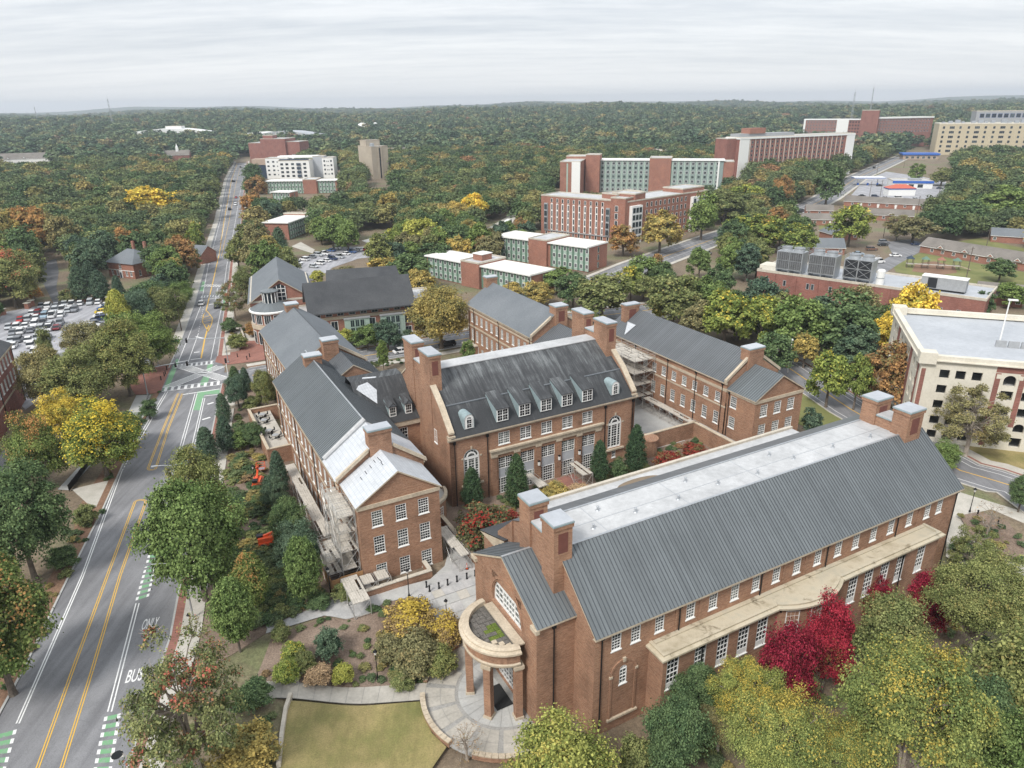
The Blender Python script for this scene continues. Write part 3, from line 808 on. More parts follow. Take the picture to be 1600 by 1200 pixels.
GSL = [(230.7,491.3),(282.5,583.7),(336.3,656.3),(341.2,607.4),(337.6,566.1),(299.4,490.5),(263.1,463.4),(242.2,479.3)]
sheet('forecourt', GSL, .004, 'asphalt_lot'); EXC.append(GSL)
for pl in ([(149.8,275.2),(172.1,295.6),(189.5,257.9),(170.4,217.6),(162.4,230.5),(143.7,260.8)], [(181.0,309.3),(215.8,327.2),(219.4,302.0),(200.6,274.3)], [(159.4,369.4),(180.3,371.7),(166.7,349.0),(151.6,350.3)], [(217.7,402.6),(236.9,408.3),(220.7,378.9),(206.2,373.7)]):
 sheet('lawn', pl, .0, 'lawn_green'); EXC.append(pl)
sheet('playground_bark', [(150.1,261.5),(158.3,274.7),(168.2,278.9),(170.6,269.2),(165.2,258.4),(157.0,254.6)], .006, 'mulch_red')
for pl in ([(-18.2,299.5),(-17.6,332.2),(-15.9,358.5),(-14.1,352.8),(-15.5,324.0),(-16.0,298.0)], [(-101.6,330.5),(-100.3,341.9),(-88.4,321.7),(-87.2,312.7)], [(-19.2,346.0),(-2.3,411.3),(1.5,437.0),(6.0,428.4),(1.2,392.1),(-11.4,345.4)]):
 sheet('path', pl, .008, 'concrete'); EXC.append(pl)
sheet('lawn', [(-16.0,298.0),(-14.8,316.3),(-6.1,323.3),(-5.7,295.9)], .0, 'lawn_green')
sheet('lawn', [(62.6,146.0),(67.4,140.4),(72.1,120.0),(67.7,113.6),(56.3,129.2)], .0, 'lawn_green')
sheet('lawn', [(82.8,119.6),(93.1,115.4),(88.8,102.7),(84.7,109.5),(79.5,114.0)], .0, 'lawn')
# ------------------------------------------------------------- plazas, terrace, beds
def mbpoly(name, pts, z, m): return sheet(name, pts, z, m)
mbpoly('pavement', [(72.8,101.4),(79.3,95.0),(79.5,89.6),(66.9,71.2),(66.7,80.9),(62.5,86.2),(68.1,95.8)], .03, 'concrete')
mbpoly('planting_bed', [(69.1,94.6),(72.5,95.2),(75.1,92.4),(73.8,86.7),(71.5,83.0),(69.3,85.2),(68.3,89.9)], .045, 'mulch')
mbpoly('brick_plaza', [(-94.4,166.8),(-85.6,168.3),(-80.5,151.4),(-80.9,149.5),(-85.1,148.8),(-90.3,155.8)], .05, 'brick_paving')
mbpoly('brick_plaza', [(-71.7,168.2),(-75.4,170.3),(-76.8,175.3),(-73.8,179.3),(-74.2,187.5),(-69.0,187.9),(-62.8,171.7),(-65.3,170.4)], .05, 'brick_paving')
mbpoly('path', [(-90.2,216.1),(-88.3,217.5),(-83.1,205.3),(-76.6,195.3),(-68.9,188.4),(-74.0,187.0),(-81.8,198.7)], .04, 'concrete')
mbpoly('path', [(-93.9,164.5),(-100.1,187.6),(-97.8,187.5),(-90.6,166.7)], .04, 'concrete_grey')
mbpoly('path', [(-78.9,129.1),(-84.8,148.5),(-81.6,148.7),(-77.5,136.9),(-75.9,128.1)], .04, 'concrete_grey')
mbpoly('forecourt_slab', [(-75.2,106.2),(-70.8,108.9),(-69.3,109.8),(-66.3,99.8),(-69.2,100.8)], .05, 'concrete')
mbpoly('path', [(-77.6,106.2),(-78.8,116.3),(-76.7,115.2),(-75.5,105.9)], .04, 'concrete_grey')
for pl in ([(-61.6,82.1),(-66.0,98.8),(-71.2,102.5),(-70.4,98.9)], [(-72.3,107.2),(-69.3,110.0),(-75.6,131.4),(-76.0,124.7)], [(-55.2,57.9),(-56.7,64.4),(-61.6,82.1),(-65.1,85.1),(-61.3,69.4),(-57.7,58.6)], [(-75.6,132.0),(-80.4,150.6),(-81.2,149.1),(-78.0,133.7)]):
 mbpoly('planting_bed', pl, .02, 'mulch_red')
for pl in ([(-41.9,69.6),(-44.2,77.3),(-62.4,139.7),(-69.9,165.8),(-59.5,163.1),(-51.3,139.4),(-38.2,109.6),(-23.1,80.5),(-24.3,73.1),(-30.4,70.3),(-32.3,67.8),(-36.7,62.7),(-36.6,48.0),(-37.8,48.0)],):
 mbpoly('planting_bed', pl, .01, 'mulch')
BED = [(-29.4,61.9),(-29.5,65.6),(-29.7,69.4),(-24.0,72.7),(-21.3,72.3),(-18.7,73.5),(-17.1,75.7),(-13.9,76.9),(-12.7,75.6),(-7.1,69.8),(-9.0,67.7),(-10.5,63.4)]
mbpoly('planting_bed', BED, .02, 'mulch')
LAWN = [(-25.0,59.5),(-10.8,60.7),(-10.4,59.5),(-9.0,56.4),(-7.3,54.6),(-8.7,51.8),(-10.4,49.0),(-23.3,47.8),(-23.2,51.6),(-24.2,55.5)]
mbpoly('lawn', LAWN, .02, 'lawn')
COURT = [CF(*p_)[:2] for p_ in ((32,70),(88,70),(92,80),(92,120),(76,120),(76,92),(36,92),(33,84))]
mbpoly('courtyard_bed', COURT, .012, 'mulch')
mbpoly('courtyard_lawn', [CF(*p_)[:2] for p_ in ((63,84),(74,84),(74,89),(63,89))], .02, 'lawn_green')
mbpoly('brick_path', [CF(*p_)[:2] for p_ in ((57,72),(60.5,72),(60.5,91.5),(57,91.5))], .03, 'brick_paving')
mbpoly('courtyard_terrace', [CF(*p_)[:2] for p_ in ((76,92),(86,92),(91,96),(91,122),(76,122))], .03, 'concrete_grey')
UP = [(-30.6,69.9),(-30.8,71.3),(-27.7,73.4),(-23.8,76.1),(-22.2,78.4),(-20.1,76.6),(-11.5,80.2),(-9.8,83.1),(-9.3,88.5),(-5.1,85.5),(-4.5,77.3),(-6.8,74.2),(-8.4,71.3),(-7.1,69.7),(-12.7,75.6),(-13.4,76.6),(-17.0,75.4),(-18.7,73.2),(-21.3,72.3),(-24.1,73.1)]
base = sheet('plaza', UP, .05, 'concrete_grey')
EXC.append(UP)
# ============================================================= the campus halls
def P3(s, t, z=0): return CF(s, t, z)
# ------------------------------------------------------------- near hall with the round portico
hall = thing('brick_hall', 'long foreground brick hall with flat white roof top, grey metal slope and round portico', 'building', CF(62,56,0))
EXC.append(CF.rect(12,96,40,76))
SX0, SX1 = 33.2,92.5
ups = [35.25,37.7,40.8,45.0,48.2,51.4,54.6,57.8,61.2,64.7,68.3,71.5,74.8,78.2,81.9,85.6,88.2]
ops = [(s-SX0,8.25,1.2,2.35,3,6) for s in ups] + [(36.45-SX0,3.4,.95,2.4,2,4, {'arch': True})]
facade(hall, CF, (SX0,45.7),(SX1,45.7),-2.4,11.3, ops)
gp = [(45.7,11.3),(52.4,17.0),(58.5,17.0),(62.5,15.2),(66.7,11.3)]
def endwall(s, flip):
 pts = [P3(s, 66.7,-2.4), P3(s, 45.7,-2.4)]+[P3(s, t_, z) for t_, z in gp]
 mb = MB(); mb.poly(pts if not flip else pts[::-1], 'brick'); return mb.build('wall', hall)
endwall(SX0, False); endwall(SX1, True)
facade(hall, CF, (SX1,66.7),(SX0,66.7),-.5,11.3, [])
mb = MB()
mb.poly([P3(32.95,45.2,11.05), P3(92.9,45.2,11.05), P3(92.9,52.5,17.2), P3(32.95,52.5,17.2)], 'metal_roof')
mb.poly([P3(32.95,45.2,10.85), P3(32.95,45.2,11.05), P3(32.95,52.5,17.2), P3(32.95,52.5,17.0)], 'stone')
mb.poly([P3(92.9,45.2,10.85), P3(92.9,45.2,11.05), P3(92.9,52.5,17.2), P3(92.9,52.5,17.0)][::-1], 'stone')
mb.poly([P3(32.95,45.2,10.8), P3(92.9,45.2,10.8), P3(92.9,45.2,11.05), P3(32.95,45.2,11.05)], 'stone')
mb.poly([P3(32.95,45.8,10.8), P3(92.9,45.8,10.8), P3(92.9,45.2,10.8), P3(32.95,45.2,10.8)], 'stone')
roof_s = mb.build('roof', hall)
mb = MB(); CF.box(mb, SX0+.3, SX1-.3,52.5,58.5,16.7,17.12, 'white_membrane'); CF.box(mb, SX0, SX1,52.45,52.75,16.9,17.28, 'grey_metal'); CF.box(mb, SX0, SX1,58.4,58.6,16.9,17.24, 'grey_metal')
flat = mb.build('flat_roof', hall)
mb = MB(); mb.poly([P3(32.95,58.6,17.1), P3(92.9,58.6,17.1), P3(92.9,62.6,15.2), P3(32.95,62.6,15.2)], 'metal_roof_warm')
mb.poly([P3(33,62.55,15.15), P3(92.8,62.55,15.15), P3(92.8,62.55,11), P3(33,62.55,11)], 'brick'); mb.build('roof', hall)
smb = MB(); a_, c_ = Vector(P3(0,45.2,11.05))-Vector(P3(0,45.2,11.05)), Vector(P3(0,52.45,17.17))-Vector(P3(0,45.2,11.05))
e1 = Vector(P3(.032,0,0))-Vector(P3(0,0,0)); up = Vector((0,0,.085))
smb.hexa([tuple(q) for q in (a_-e1, a_+e1, c_+e1, c_-e1, a_-e1+up, a_+e1+up, c_+e1+up, c_-e1+up)], 'seam')
seam_me = smb.mesh('seam')
k = 33.0
while k < 92.8:
 put('seam', seam_me, roof_s, Vector(P3(k, 45.2,11.05))-rootloc(roof_s)); k += .47
for i, (s, t_) in enumerate([(38.5,54.1),(44.5,54.5),(50.5,54.3),(57,54.7),(63,54.2),(70,54.8),(77,54.5),(84,54.1),(41,56.9),(54,57.1),(68,57.0)]):
 mb = MB(); mb.lathe(P3(s, t_, 17.12), [(.28,0),(.18,.08),(.12,.1),(.12,.45),(.2,.5),(.0,.62)], 'grey_metal', 8); mb.build('roof_vent', flat)
mb = MB()
for s in (39.6,51,62.5,74,85.5): CF.box(mb, s-.04, s+.04,52.8,58.3,17.12,17.13, 'grey_metal')
CF.box(mb, 34,91.5,55.3,55.38,17.121,17.133, 'grey_metal'); tag(mb.build('membrane_lap', flat), kind='stuff')
mb = MB(); CF.box(mb, 39,88,62.5,70.2,10.6,11.0, 'white_membrane')
CF.box(mb, 38.9,88.1,70.0,70.5,10.6,11.35, 'coping'); CF.box(mb, 38.7,39.1,62.6,70.5,10.6,11.3, 'coping'); lowflat = mb.build('flat_roof', hall)
mb = MB(); q = [P3(56+1.9*math.cos(a)*1.9,68.2+1.1*math.sin(a),11.012) for a in [2*math.pi*i/20 for i in range(20)]]
mb.poly(q, plain('rusty_puddle', (.20,.15,.10),.5)); mb.build('puddle_stain', lowflat)
facade(hall, CF, (88,70.3),(39,70.3),-.5,10.9, [(x, z, 1.3,2.3,3,4) for x in range(3,47,4) for z in (1.2,6.2)])
facade(hall, CF, (39,70.3),(39,62),-.5,10.9)
facade(hall, CF, (SX0-.25,70.2),(SX0-.25,64),-.5,9.4); facade(hall, CF, (39,70.2),(SX0-.25,70.2),-.5,9.4)
mb = MB(); mb.poly([P3(32.6,70.6,9.3), P3(32.6,63.9,9.3), P3(32.6,63.9,11.6)], 'stone'); mb.poly([P3(32.6,63.9,11.7), P3(39.2,63.9,11.7), P3(39.2,70.7,9.4), P3(32.6,70.7,9.4)][::-1], 'shingle_dark'); mb.build('roof', hall)
for s0, s1 in ((31.9,34.1),(87.8,90.9)):
 chimney(hall, CF, s0, s1,51.5,53.9,11,21, True); chimney(hall, CF, s0, s1,56.4,58.7,11,21, True)
 mb = MB(); CF.box(mb, s0+.25, s1-.25,53.9,56.4,11,18.6, 'brick'); o = mb.build('chimney_saddle', hall)
 mb = MB(); CF.box(mb, s0+.1, s1-.1,53.93,56.37,18.6,18.75, 'copper'); CF.box(mb, s0+.15, s1-.15,53.95,56.35,18.75,18.85, 'white_membrane'); mb.build('saddle_coping', o)
band(hall, CF, [((SX0,45.7),(SX1,45.7))], 10.35,10.8,.10, 'brick', 'frieze')
for s in (34.0,44.0,55.9,66.8,79.9,92.2): downpipe(hall, CF, s, 45.7,6.9 if s in (44.0,55.9,66.8,79.9) else -1.8,11.0)
for s in (45.4,57.0,66.2,78.7): downpipe(hall, CF, s, 43.4,-1.8,6.9)
mb = MB()
for s in (43.6,46.9,56.3,59.6,63.2,66.4,80.3,84.3): CF.box(mb, s-.16, s+.16,45.62,45.72,7.6,10.35, 'brick')
mb.build('pilaster', hall)
mb = MB()
for r0, r1, o_ in ((1.45,1.72,.10),):
 n = 12; cx_, zc_ = 36.93,5.0
 for i in range(n):
  a0, a1 = math.pi*i/n, math.pi*(i+1)/n
  mb.hexa([P3(cx_+r*math.cos(a),45.7+dy, zc_+r*math.sin(a)) for dy in (-o_, .0) for r, a in ((r0, a1),(r1, a1),(r1, a0),(r0, a0))], 'brick')
 for sx in (-1.72,1.45): CF.box(mb, cx_+sx, cx_+sx+.27,45.6,45.72,-.7,5.0, 'brick')
mb.build('niche_surround', hall)
mb = MB(); CF.box(mb, 35.0,38.9,45.45,45.72,-.95,-.7, 'stone'); CF.box(mb, 36.75,37.1,45.5,45.72,6.4,6.9, 'stone'); CF.box(mb, 35.1,35.5,45.5,45.72,4.8,5.05, 'stone'); CF.box(mb, 38.4,38.75,45.5,45.72,4.8,5.05, 'stone'); mb.build('niche_trim', hall)
LS0, LS1, LT = 40.2,86.0,43.4
lw = [40.75,44.5,47.7,50.75,53.6,68.7,71.6,74.6,77.7,81.8]
facade(hall, CF, (LS0, LT),(LS1, LT),-2.4,6.95, [(s-LS0,2.55,1.6,3.95,3,6) for s in lw])
facade(hall, CF, (LS0,45.7),(LS0, LT),-2.4,6.95); facade(hall, CF, (LS1, LT),(LS1,45.7),-2.4,6.95)
mb = MB()
for s in lw: CF.box(mb, s+.05, s+1.55, LT+.05, LT+.10,2.65,3.35, 'white')
mb.build('window_apron', hall)
def bow(r, n=14):
 c_ = 51.2; h_ = 5.2; a0 = math.asin(h_/9.3)
 return [(61.6+r*math.sin(a), c_-r*math.cos(a)) for a in [-a0+2*a0*i/n for i in range(n+1)]]
mb = MB(); b9 = bow(9.3)
for i in range(14): mb.poly([P3(*b9[i], -2.4), P3(*b9[i+1], -2.4), P3(*b9[i+1], 6.95), P3(*b9[i], 6.95)], 'brick')
mb.build('bow_wall', hall)
for i in (2,6,11):
 m_ = ((b9[i][0]+b9[i+1][0])/2,(b9[i][1]+b9[i+1][1])/2); d_ = (b9[i+1][0]-b9[i][0], b9[i+1][1]-b9[i][1])
 window(hall, P3(m_[0], m_[1]-.02,2.6), R(28)+math.atan2(d_[1], d_[0]),1.6,3.9,3,6)
mb = MB()
out_ = [(LS0-.5,45.7),(LS0-.5, LT-.5),(56.2, LT-.5)]+bow(9.8)+[(67, LT-.5),(LS1+.5, LT-.5),(LS1+.5,45.7)]
inn_ = [(LS0-.1,45.7),(LS0-.1, LT-.1),(56.3, LT-.1)]+bow(9.4)+[(66.9, LT-.1),(LS1+.1, LT-.1),(LS1+.1,45.7)]
in2 = [(LS0+.3,45.7),(LS0+.3, LT+.3),(56.6, LT+.3)]+bow(9.0)+[(66.6, LT+.3),(LS1-.3, LT+.3),(LS1-.3,45.7)]
for A, za, B, zb in ((inn_, 6.75, out_, 6.98),(out_, 6.98, out_, 7.2),(out_, 7.2, inn_, 7.3),(inn_, 7.3, inn_, 7.5),(inn_, 7.5, in2,7.5),(in2,7.5, in2,7.25)):
 for i in range(len(out_)-1): mb.poly([P3(*A[i], za), P3(*A[i+1], za), P3(*B[i+1], zb), P3(*B[i], zb)], 'ledge')
mb.poly([P3(*p_, 7.26) for p_ in in2], 'ledge')
ledge = mb.build('ledge_roof', hall)
mb = MB(); CF.box(mb, 40.6,85.6,45.2,45.68,7.25,7.45, 'ledge'); mb.build('flashing', ledge)
ES, ET0, ET1 = 28.6,49.3,63.7
facade(hall, CF, (ES, ET1),(ES, ET0),-2.4,11.3, [(ET1-59.15,8.2,6.7,4.0,1,1, {'arch': True, 'nowin': True}),(ET1-58.6,-1.75,6.2,4.6,1,1, {'nowin': True})], depth=.5)
gable_wall(hall, CF, (ES, ET1),(ES, ET0),11.3,11.3,15.15)
facade(hall, CF, (ES, ET0),(SX0, ET0),-2.4,11.3); facade(hall, CF, (SX0, ET1),(ES, ET1),-2.4,11.3)
gable_roof(hall, CF, ES, SX0+.1, ET0, ET1,11.3,15.2, 'metal_roof', 's', .35,.15, seam=.47, ridge_m='grey_metal')
mb = MB()
for t0, t1 in ((62.9,64.1),(48.9,50.1)): CF.box(mb, 28.3,28.75, t0, t1,10.75,11.25, 'stone')
mb.build('kneeler', hall)
downpipe(hall, CF, 30.6, ET0,-1.8,11.2)
aw = MB(); fy = ES+.35
def wy(t_, z, d=0): return P3(fy+d, t_, z)
tc_, rr, zb_ = 55.8,3.25,8.95
def fr_bar(mb, t0, z0, t1, z1, w=.12):
 p, q = Vector(wy(t0, z0)), Vector(wy(t1, z1)); d = (q-p).normalized(); nrm = Vector((math.cos(R(28)), math.sin(R(28)),0)); sd_ = d.cross(nrm)*w/2; nn_ = nrm*.07
 mb.hexa([p-sd_-nn_, p+sd_-nn_, q+sd_-nn_, q-sd_-nn_, p-sd_+nn_, p+sd_+nn_, q+sd_+nn_, q-sd_+nn_], 'white')
n = 16
arc = [(tc_+rr*math.cos(math.pi*i/n), zb_+rr*math.sin(math.pi*i/n)) for i in range(n+1)]
for i in range(n): fr_bar(aw, *arc[i], *arc[i+1], .2)
for t_ in (-3.25,-1.3,1.3,3.25): fr_bar(aw, tc_+t_, 8.2, tc_+t_, zb_+math.sqrt(max(0, rr*rr-t_*t_)),.22)
fr_bar(aw, tc_-3.25,8.3, tc_+3.25,8.3,.3); fr_bar(aw, tc_-3.2,10.55, tc_+3.2,10.55,.2)
for t_ in (-2.27,-.65,0,.65,2.27): fr_bar(aw, tc_+t_, 8.3, tc_+t_, zb_+math.sqrt(max(0, rr*rr-t_*t_)),.05 if t_ else .12)
for z in (9.05,9.8,11.3): fr_bar(aw, tc_-math.sqrt(max(.1, rr*rr-max(0, z-zb_)**2)), z, tc_+math.sqrt(max(.1, rr*rr-max(0, z-zb_)**2)), z, .045)
awo = aw.build('arched_window', hall)
g_ = MB(); g_.poly([wy(tc_-3.2,8.25,.06), wy(tc_+3.2,8.25,.06)]+[wy(*p_, .06) for p_ in arc], 'glass'); g_.build('pane', awo)
mb = MB()
for i in range(n):
 a0, a1 = math.pi*i/n, math.pi*(i+1)/n
 mb.hexa([P3(ES+dx, tc_+r*math.cos(a), zb_+r*math.sin(a)) for dx in (-.1,.02) for r, a in ((3.4, a0),(3.75, a0),(3.75, a1),(3.4, a1))], 'brick')
mb.build('arch_surround', hall)
dw = MB()
for t_ in (-3.1,-1.9,-.65,.65,1.9,3.1): fr_bar(dw, 55.5+t_, -1.75,55.5+t_, 2.85,.2)
for z in (-1.7,.75,2.75): fr_bar(dw, 52.4, z, 58.6, z, .2)
for t_ in (-2.5,-1.28,0,1.28,2.5): fr_bar(dw, 55.5+t_, -1.75,55.5+t_, 2.85,.07)
for z in (-1.0,-.3,.3,1.4,2.1): fr_bar(dw, 52.4, z, 58.6, z, .06)
dwo = dw.build('entrance_door', hall)
g_ = MB(); g_.poly([wy(52.4,-1.75,.06), wy(58.6,-1.75,.06), wy(58.6,2.85,.06), wy(52.4,2.85,.06)], 'glass'); g_.build('pane', dwo)
pc = (28.1,55.4)
port = MB()
def pp(r, a, z): return P3(pc[0]+r*math.cos(a), pc[1]+r*math.sin(a), z)
def ringprof(mb, prof, m, n=36, A0=R(96), A1=R(264)):
 for i in range(n):
  a0, a1 = A0+(A1-A0)*i/n, A0+(A1-A0)*(i+1)/n
  for (r0, z0),(r1, z1) in zip(prof[:-1], prof[1:]):
   mb.poly([pp(r0, a1, z0), pp(r0, a0, z0), pp(r1, a0, z1), pp(r1, a1, z1)], m)
ringprof(port, [(3.55,5.6),(4.45,5.6),(4.55,5.75),(4.6,6.0),(4.5,6.1),(4.42,6.1)], 'stone'); ringprof(port, [(4.42,6.1),(4.42,7.25)], 'brick')
ringprof(port, [(4.42,7.2),(4.75,7.35),(4.95,7.5),(4.95,7.72),(4.6,7.82),(4.6,8.0),(4.35,8.12),(3.85,8.12),(3.85,7.55)], 'stone')
ringprof(port, [(3.55,5.6),(0.1,5.62)], 'coping'); 
po = port.build('portico_ring', hall)
deckp = MB()
deckp.poly([pp(3.86, R(96)+(R(168))*i/36,7.58) for i in range(37)], mottled('moss_and_gravel', (.085,.08,.07),(.14,.13,.115),.8,.95,6,.3)); dk = deckp.build('green_roof_bed', po)
tray = [mottled('green_roof_tray', (.10,.095,.085),(.17,.155,.14),2.5,.95,8,.4), mottled('moss_tray', (.07,.11,.02),(.16,.20,.04),2.5,.95,8,.4), MT['stone']]
tm = []
for mm in tray:
 x = MB(); x.box((0,0,.05),(.54,.54,.1), mm, 0); tm.append(x.mesh('green_roof_tray'))
r2 = random.Random(4)
for i in range(16):
 for j in range(16):
  s, t_ = pc[0]-4.6+i*.58, pc[1]-4.4+j*.58
  if math.hypot(s-pc[0], t_-pc[1]) > 3.5 or s > 27.3: continue
  k_ = 0
  if math.hypot(s-26.6, t_-54.6) < 1.25 and r2.random() < .75: k_ = 1
  elif (i, j) in ((2,10),(3,12),(5,13),(2,4),(5,3),(4,4),(6,2)): k_ = 2
  put('green_roof_tray', tm[k_], dk, Vector(P3(s, t_, 7.59+r2.random()*.05))-rootloc(dk), R(28)+r2.uniform(-.05,.05))
mb = MB(); CF.box(mb, 27.5,28.55,51.6,59.2,7.58,7.75, 'stone'); mb.build('threshold', po)
def column(a, half=False):
 mb = MB(); c_ = Vector(pp(4.0, a, 0)); ang = R(28)+a
 mb.box((c_.x, c_.y, 1.75),(.80,.80,6.9), 'brick', ang); mb.box((c_.x, c_.y, -1.6),(1.0,1.0,.4), 'stone', ang)
 mb.box((c_.x, c_.y, 5.1),(.95,.95,.18), 'stone', ang); mb.box((c_.x, c_.y, 5.4),(1.15,1.15,.4), 'stone', ang)
 return mb.build('portico_column', po)
for a in (97,154,216,262): column(R(a))
mb = MB(); CF.box(mb, 25.9,27.9,53.2,56.6,-1.70,-1.66, 'rubber'); tag(mb.build('door_mat', None, CF(27,55,-1.7)), 'black mat on the floor before the entrance doors under the portico', 'mat')
TC = (27.9,55.5)
def tp_(r, a, z): return P3(TC[0]+r*math.cos(a), TC[1]+r*math.sin(a), z)
mb = MB(); mb.poly([tp_(9.3, R(85+190*i/40),-1.775) for i in range(41)], 'slab_joint')
ter_ = tag(mb.build('terrace', None, tp_(0,0,-1.8)), kind='structure')
r3_ = random.Random(2)
A_ = [97,121,146,170,193,216,240,266]
for i in range(7):
 for ra, rb in ((5.55,7.15),(7.2,8.85)):
  mid = (A_[i]+A_[i+1])/2
  for u0, u1 in ((A_[i]+2.2, mid-.12),(mid+.12, A_[i+1]-2.2)):
   mb = MB(); n = 5; z = -1.74+r3_.uniform(0,.012)
   mb.poly([tp_(rb, R(u0+(u1-u0)*k/n), z) for k in range(n+1)]+[tp_(ra, R(u1-(u1-u0)*k/n), z) for k in range(n+1)], 'slab')
   mb.build('terrace_slab', ter_)
for i in range(12):
 u0, u1 = 92+176*i/12+.3,92+176*(i+1)/12-.3
 mb = MB(); z = -1.735+r3_.uniform(0,.012); mb.poly([tp_(5.15, R(u0+(u1-u0)*k/4), z) for k in range(5)]+[tp_(1.2, R(u1), z), tp_(1.2, R(u0), z)], 'concrete_grey'); mb.build('terrace_slab', ter_)
def seat_wall(A0, A1, label, r0=8.9, r1=9.35):
 n = max(4, int((A1-A0)/4)); th_ = thing('seat_wall', label, 'wall', tp_(r0, R((A0+A1)/2),-1.8))
 for j in range(n):
  a0, a1 = R(A0+(A1-A0)*j/n), R(A0+(A1-A0)*(j+1)/n)
  b_ = MB(); b_.hexa([tp_(r0, a0,-2), tp_(r1, a0,-2), tp_(r1, a1,-2), tp_(r0, a1,-2), tp_(r0, a0,-1.35), tp_(r1, a0,-1.35), tp_(r1, a1,-1.35), tp_(r0, a1,-1.35)], 'brick'); b_.build('wall_course', th_)
  e_ = R(.15); b_ = MB(); b_.hexa([tp_(r0-.06, a0+e_, -1.35), tp_(r1+.06, a0+e_, -1.35), tp_(r1+.06, a1-e_, -1.35), tp_(r0-.06, a1-e_, -1.35), tp_(r0-.06, a0+e_, -1.22), tp_(r1+.06, a0+e_, -1.22), tp_(r1+.06, a1-e_, -1.22), tp_(r0-.06, a1-e_, -1.22)], 'stone'); b_.build('coping_stone', th_)
seat_wall(100,144, 'curved seat wall between the planting bed and the round terrace')
seat_wall(156,205, 'curved seat wall along the end of the lawn by the round terrace')
seat_wall(222,252, 'curved pale seat wall at the foot of the picture below the round terrace')
def slabs(name, pts_a, pts_b, n, m, nb=1, z=.06, parent=None, seed=1):
 rr_ = random.Random(seed)
 def lerp(P_, u):
  d_ = [0]
  for i in range(len(P_)-1): d_.append(d_[-1]+math.dist(P_[i], P_[i+1]))
  x = u*d_[-1]; i = max(j for j in range(len(d_)-1) if d_[j] <= x+1e-9); w = (x-d_[i])/(d_[i+1]-d_[i])
  return Vector((P_[i][0]+(P_[i+1][0]-P_[i][0])*w, P_[i][1]+(P_[i+1][1]-P_[i][1])*w))
 for i in range(n):
  for j in range(nb):
   q = []
   for u, v in ((i/n, j/nb),((i+1)/n, j/nb),((i+1)/n, (j+1)/nb),(i/n, (j+1)/nb)):
    a_, c_ = lerp(pts_a, u), lerp(pts_b, u); q.append(a_+(c_-a_)*v)
   cc = sum(q, Vector((0,0)))/4; q = [cc+(p_-cc)*(1-.035/max(.4,(p_-cc).length)) for p_ in q]
   if (q[1]-q[0]).cross(q[2]-q[1]) < 0: q = q[::-1]
   dz = rr_.uniform(0,.008)
   mb = MB(); mb.poly([(p_.x, p_.y, z+dz+gz(p_.x, p_.y)) for p_ in q], m); mb.build(name, parent)
fpA, fpB = [(-29.8,62.0),(-10.2,63.4)], [(-29.2,59.5),(-10.4,60.9)]
fp = sheet('path', fpA+fpB[::-1], .03, 'slab_joint')
slabs('paving_slab', fpA, fpB, 11, 'slab', 1,.06, fp)
upA, upB = [(-31.1,71.3),(-27.6,73.2),(-23.8,76.1),(-22.0,78.7),(-19.9,80.0)], [(-30.3,70.0),(-24.1,73.0),(-20.9,72.3),(-18.7,73.5),(-17.0,75.5)]
slabs('paving_slab', upA, upB, 9, 'paver', 1,.09, base, 5)
upA, upB = [(-19.0,76.0),(-11.5,80.1)], [(-16.9,75.5),(-13.4,76.8)]
def inside(pt, poly):
 c_ = False; x, y = pt
 for i in range(len(poly)):
  x0, y0 = poly[i]; x1, y1 = poly[i-1]
  if (y0 > y) != (y1 > y) and x < (x1-x0)*(y-y0)/(y1-y0)+x0: c_ = not c_
 return c_
PZ = [(-16.9,75.7),(-12.5,79.3),(-9.7,82.6),(-9.1,88.5),(-5.1,85.2),(-4.5,77.5),(-6.8,74.2),(-8.3,71.3),(-7.1,69.9),(-12.7,75.6),(-13.4,76.6)]
pmesh = []
for mm in ('paver', 'concrete_grey', 'concrete'):
 x = MB(); x.poly([(-.72,-.72,0),(.72,-.72,0),(.72,.72,0),(-.72,.72,0)], mm); pmesh.append(x.mesh('paving_slab'))
for i in range(40):
 for j in range(40):
  s, t_ = 8+i*1.48,58+j*1.48
  if s > 37: continue
  if all(inside(CF(s+dx, t_+dy)[:2], PZ) for dx in (-.7,.7) for dy in (-.7,.7)):
   x, y, _ = CF(s, t_); e_ = .4; sl_s = (gz(*CF(s+e_, t_)[:2])-gz(*CF(s-e_, t_)[:2]))/(2*e_); sl_t = (gz(*CF(s, t_+e_)[:2])-gz(*CF(s, t_-e_)[:2]))/(2*e_)
   o = put('paving_slab', pmesh[2 if (i+j*2) % 11 == 0 else (1 if 71 < t_ < 72.6 else 0)], base, Vector((x, y, gz(x, y)+.085+r2.random()*.006))-rootloc(base), R(28))
   o.rotation_euler = (math.atan(sl_t),-math.atan(sl_s), R(28))
lw_ = thing('planter_wall', 'low brick wall with a pale cap in front of the west hall gable', 'wall', CF(22,77,0))
mb = MB(); CF.box(mb, 17.8,28.0,76.6,77.0,-.2,1.0, 'brick'); CF.box(mb, 27.6,28.0,77.0,79.2,-.2,1.0, 'brick'); mb.build('wall', lw_)
for i in range(6): mb = MB(); CF.box(mb, 17.75+i*1.71,17.75+(i+1)*1.71-.03,76.5,77.1,1.0,1.12, 'coping'); mb.build('coping_stone', lw_)
mb = MB(); CF.box(mb, 27.5,28.1,77.1,79.2,1.0,1.12, 'coping'); mb.build('coping_stone', lw_)
gw = thing('garden_wall', 'brick garden wall with a pale cap beside the red berried bush', 'wall', CF(34.2,82,0))
mb = MB(); CF.box(mb, 34.2,34.6,72.5,90.5,-.2,1.3, 'brick'); mb.build('wall', gw)
for i in range(9): mb = MB(); CF.box(mb, 34.1,34.7,72.5+i*2,74.47+i*2,1.3,1.44, 'stone'); mb.build('coping_stone', gw)
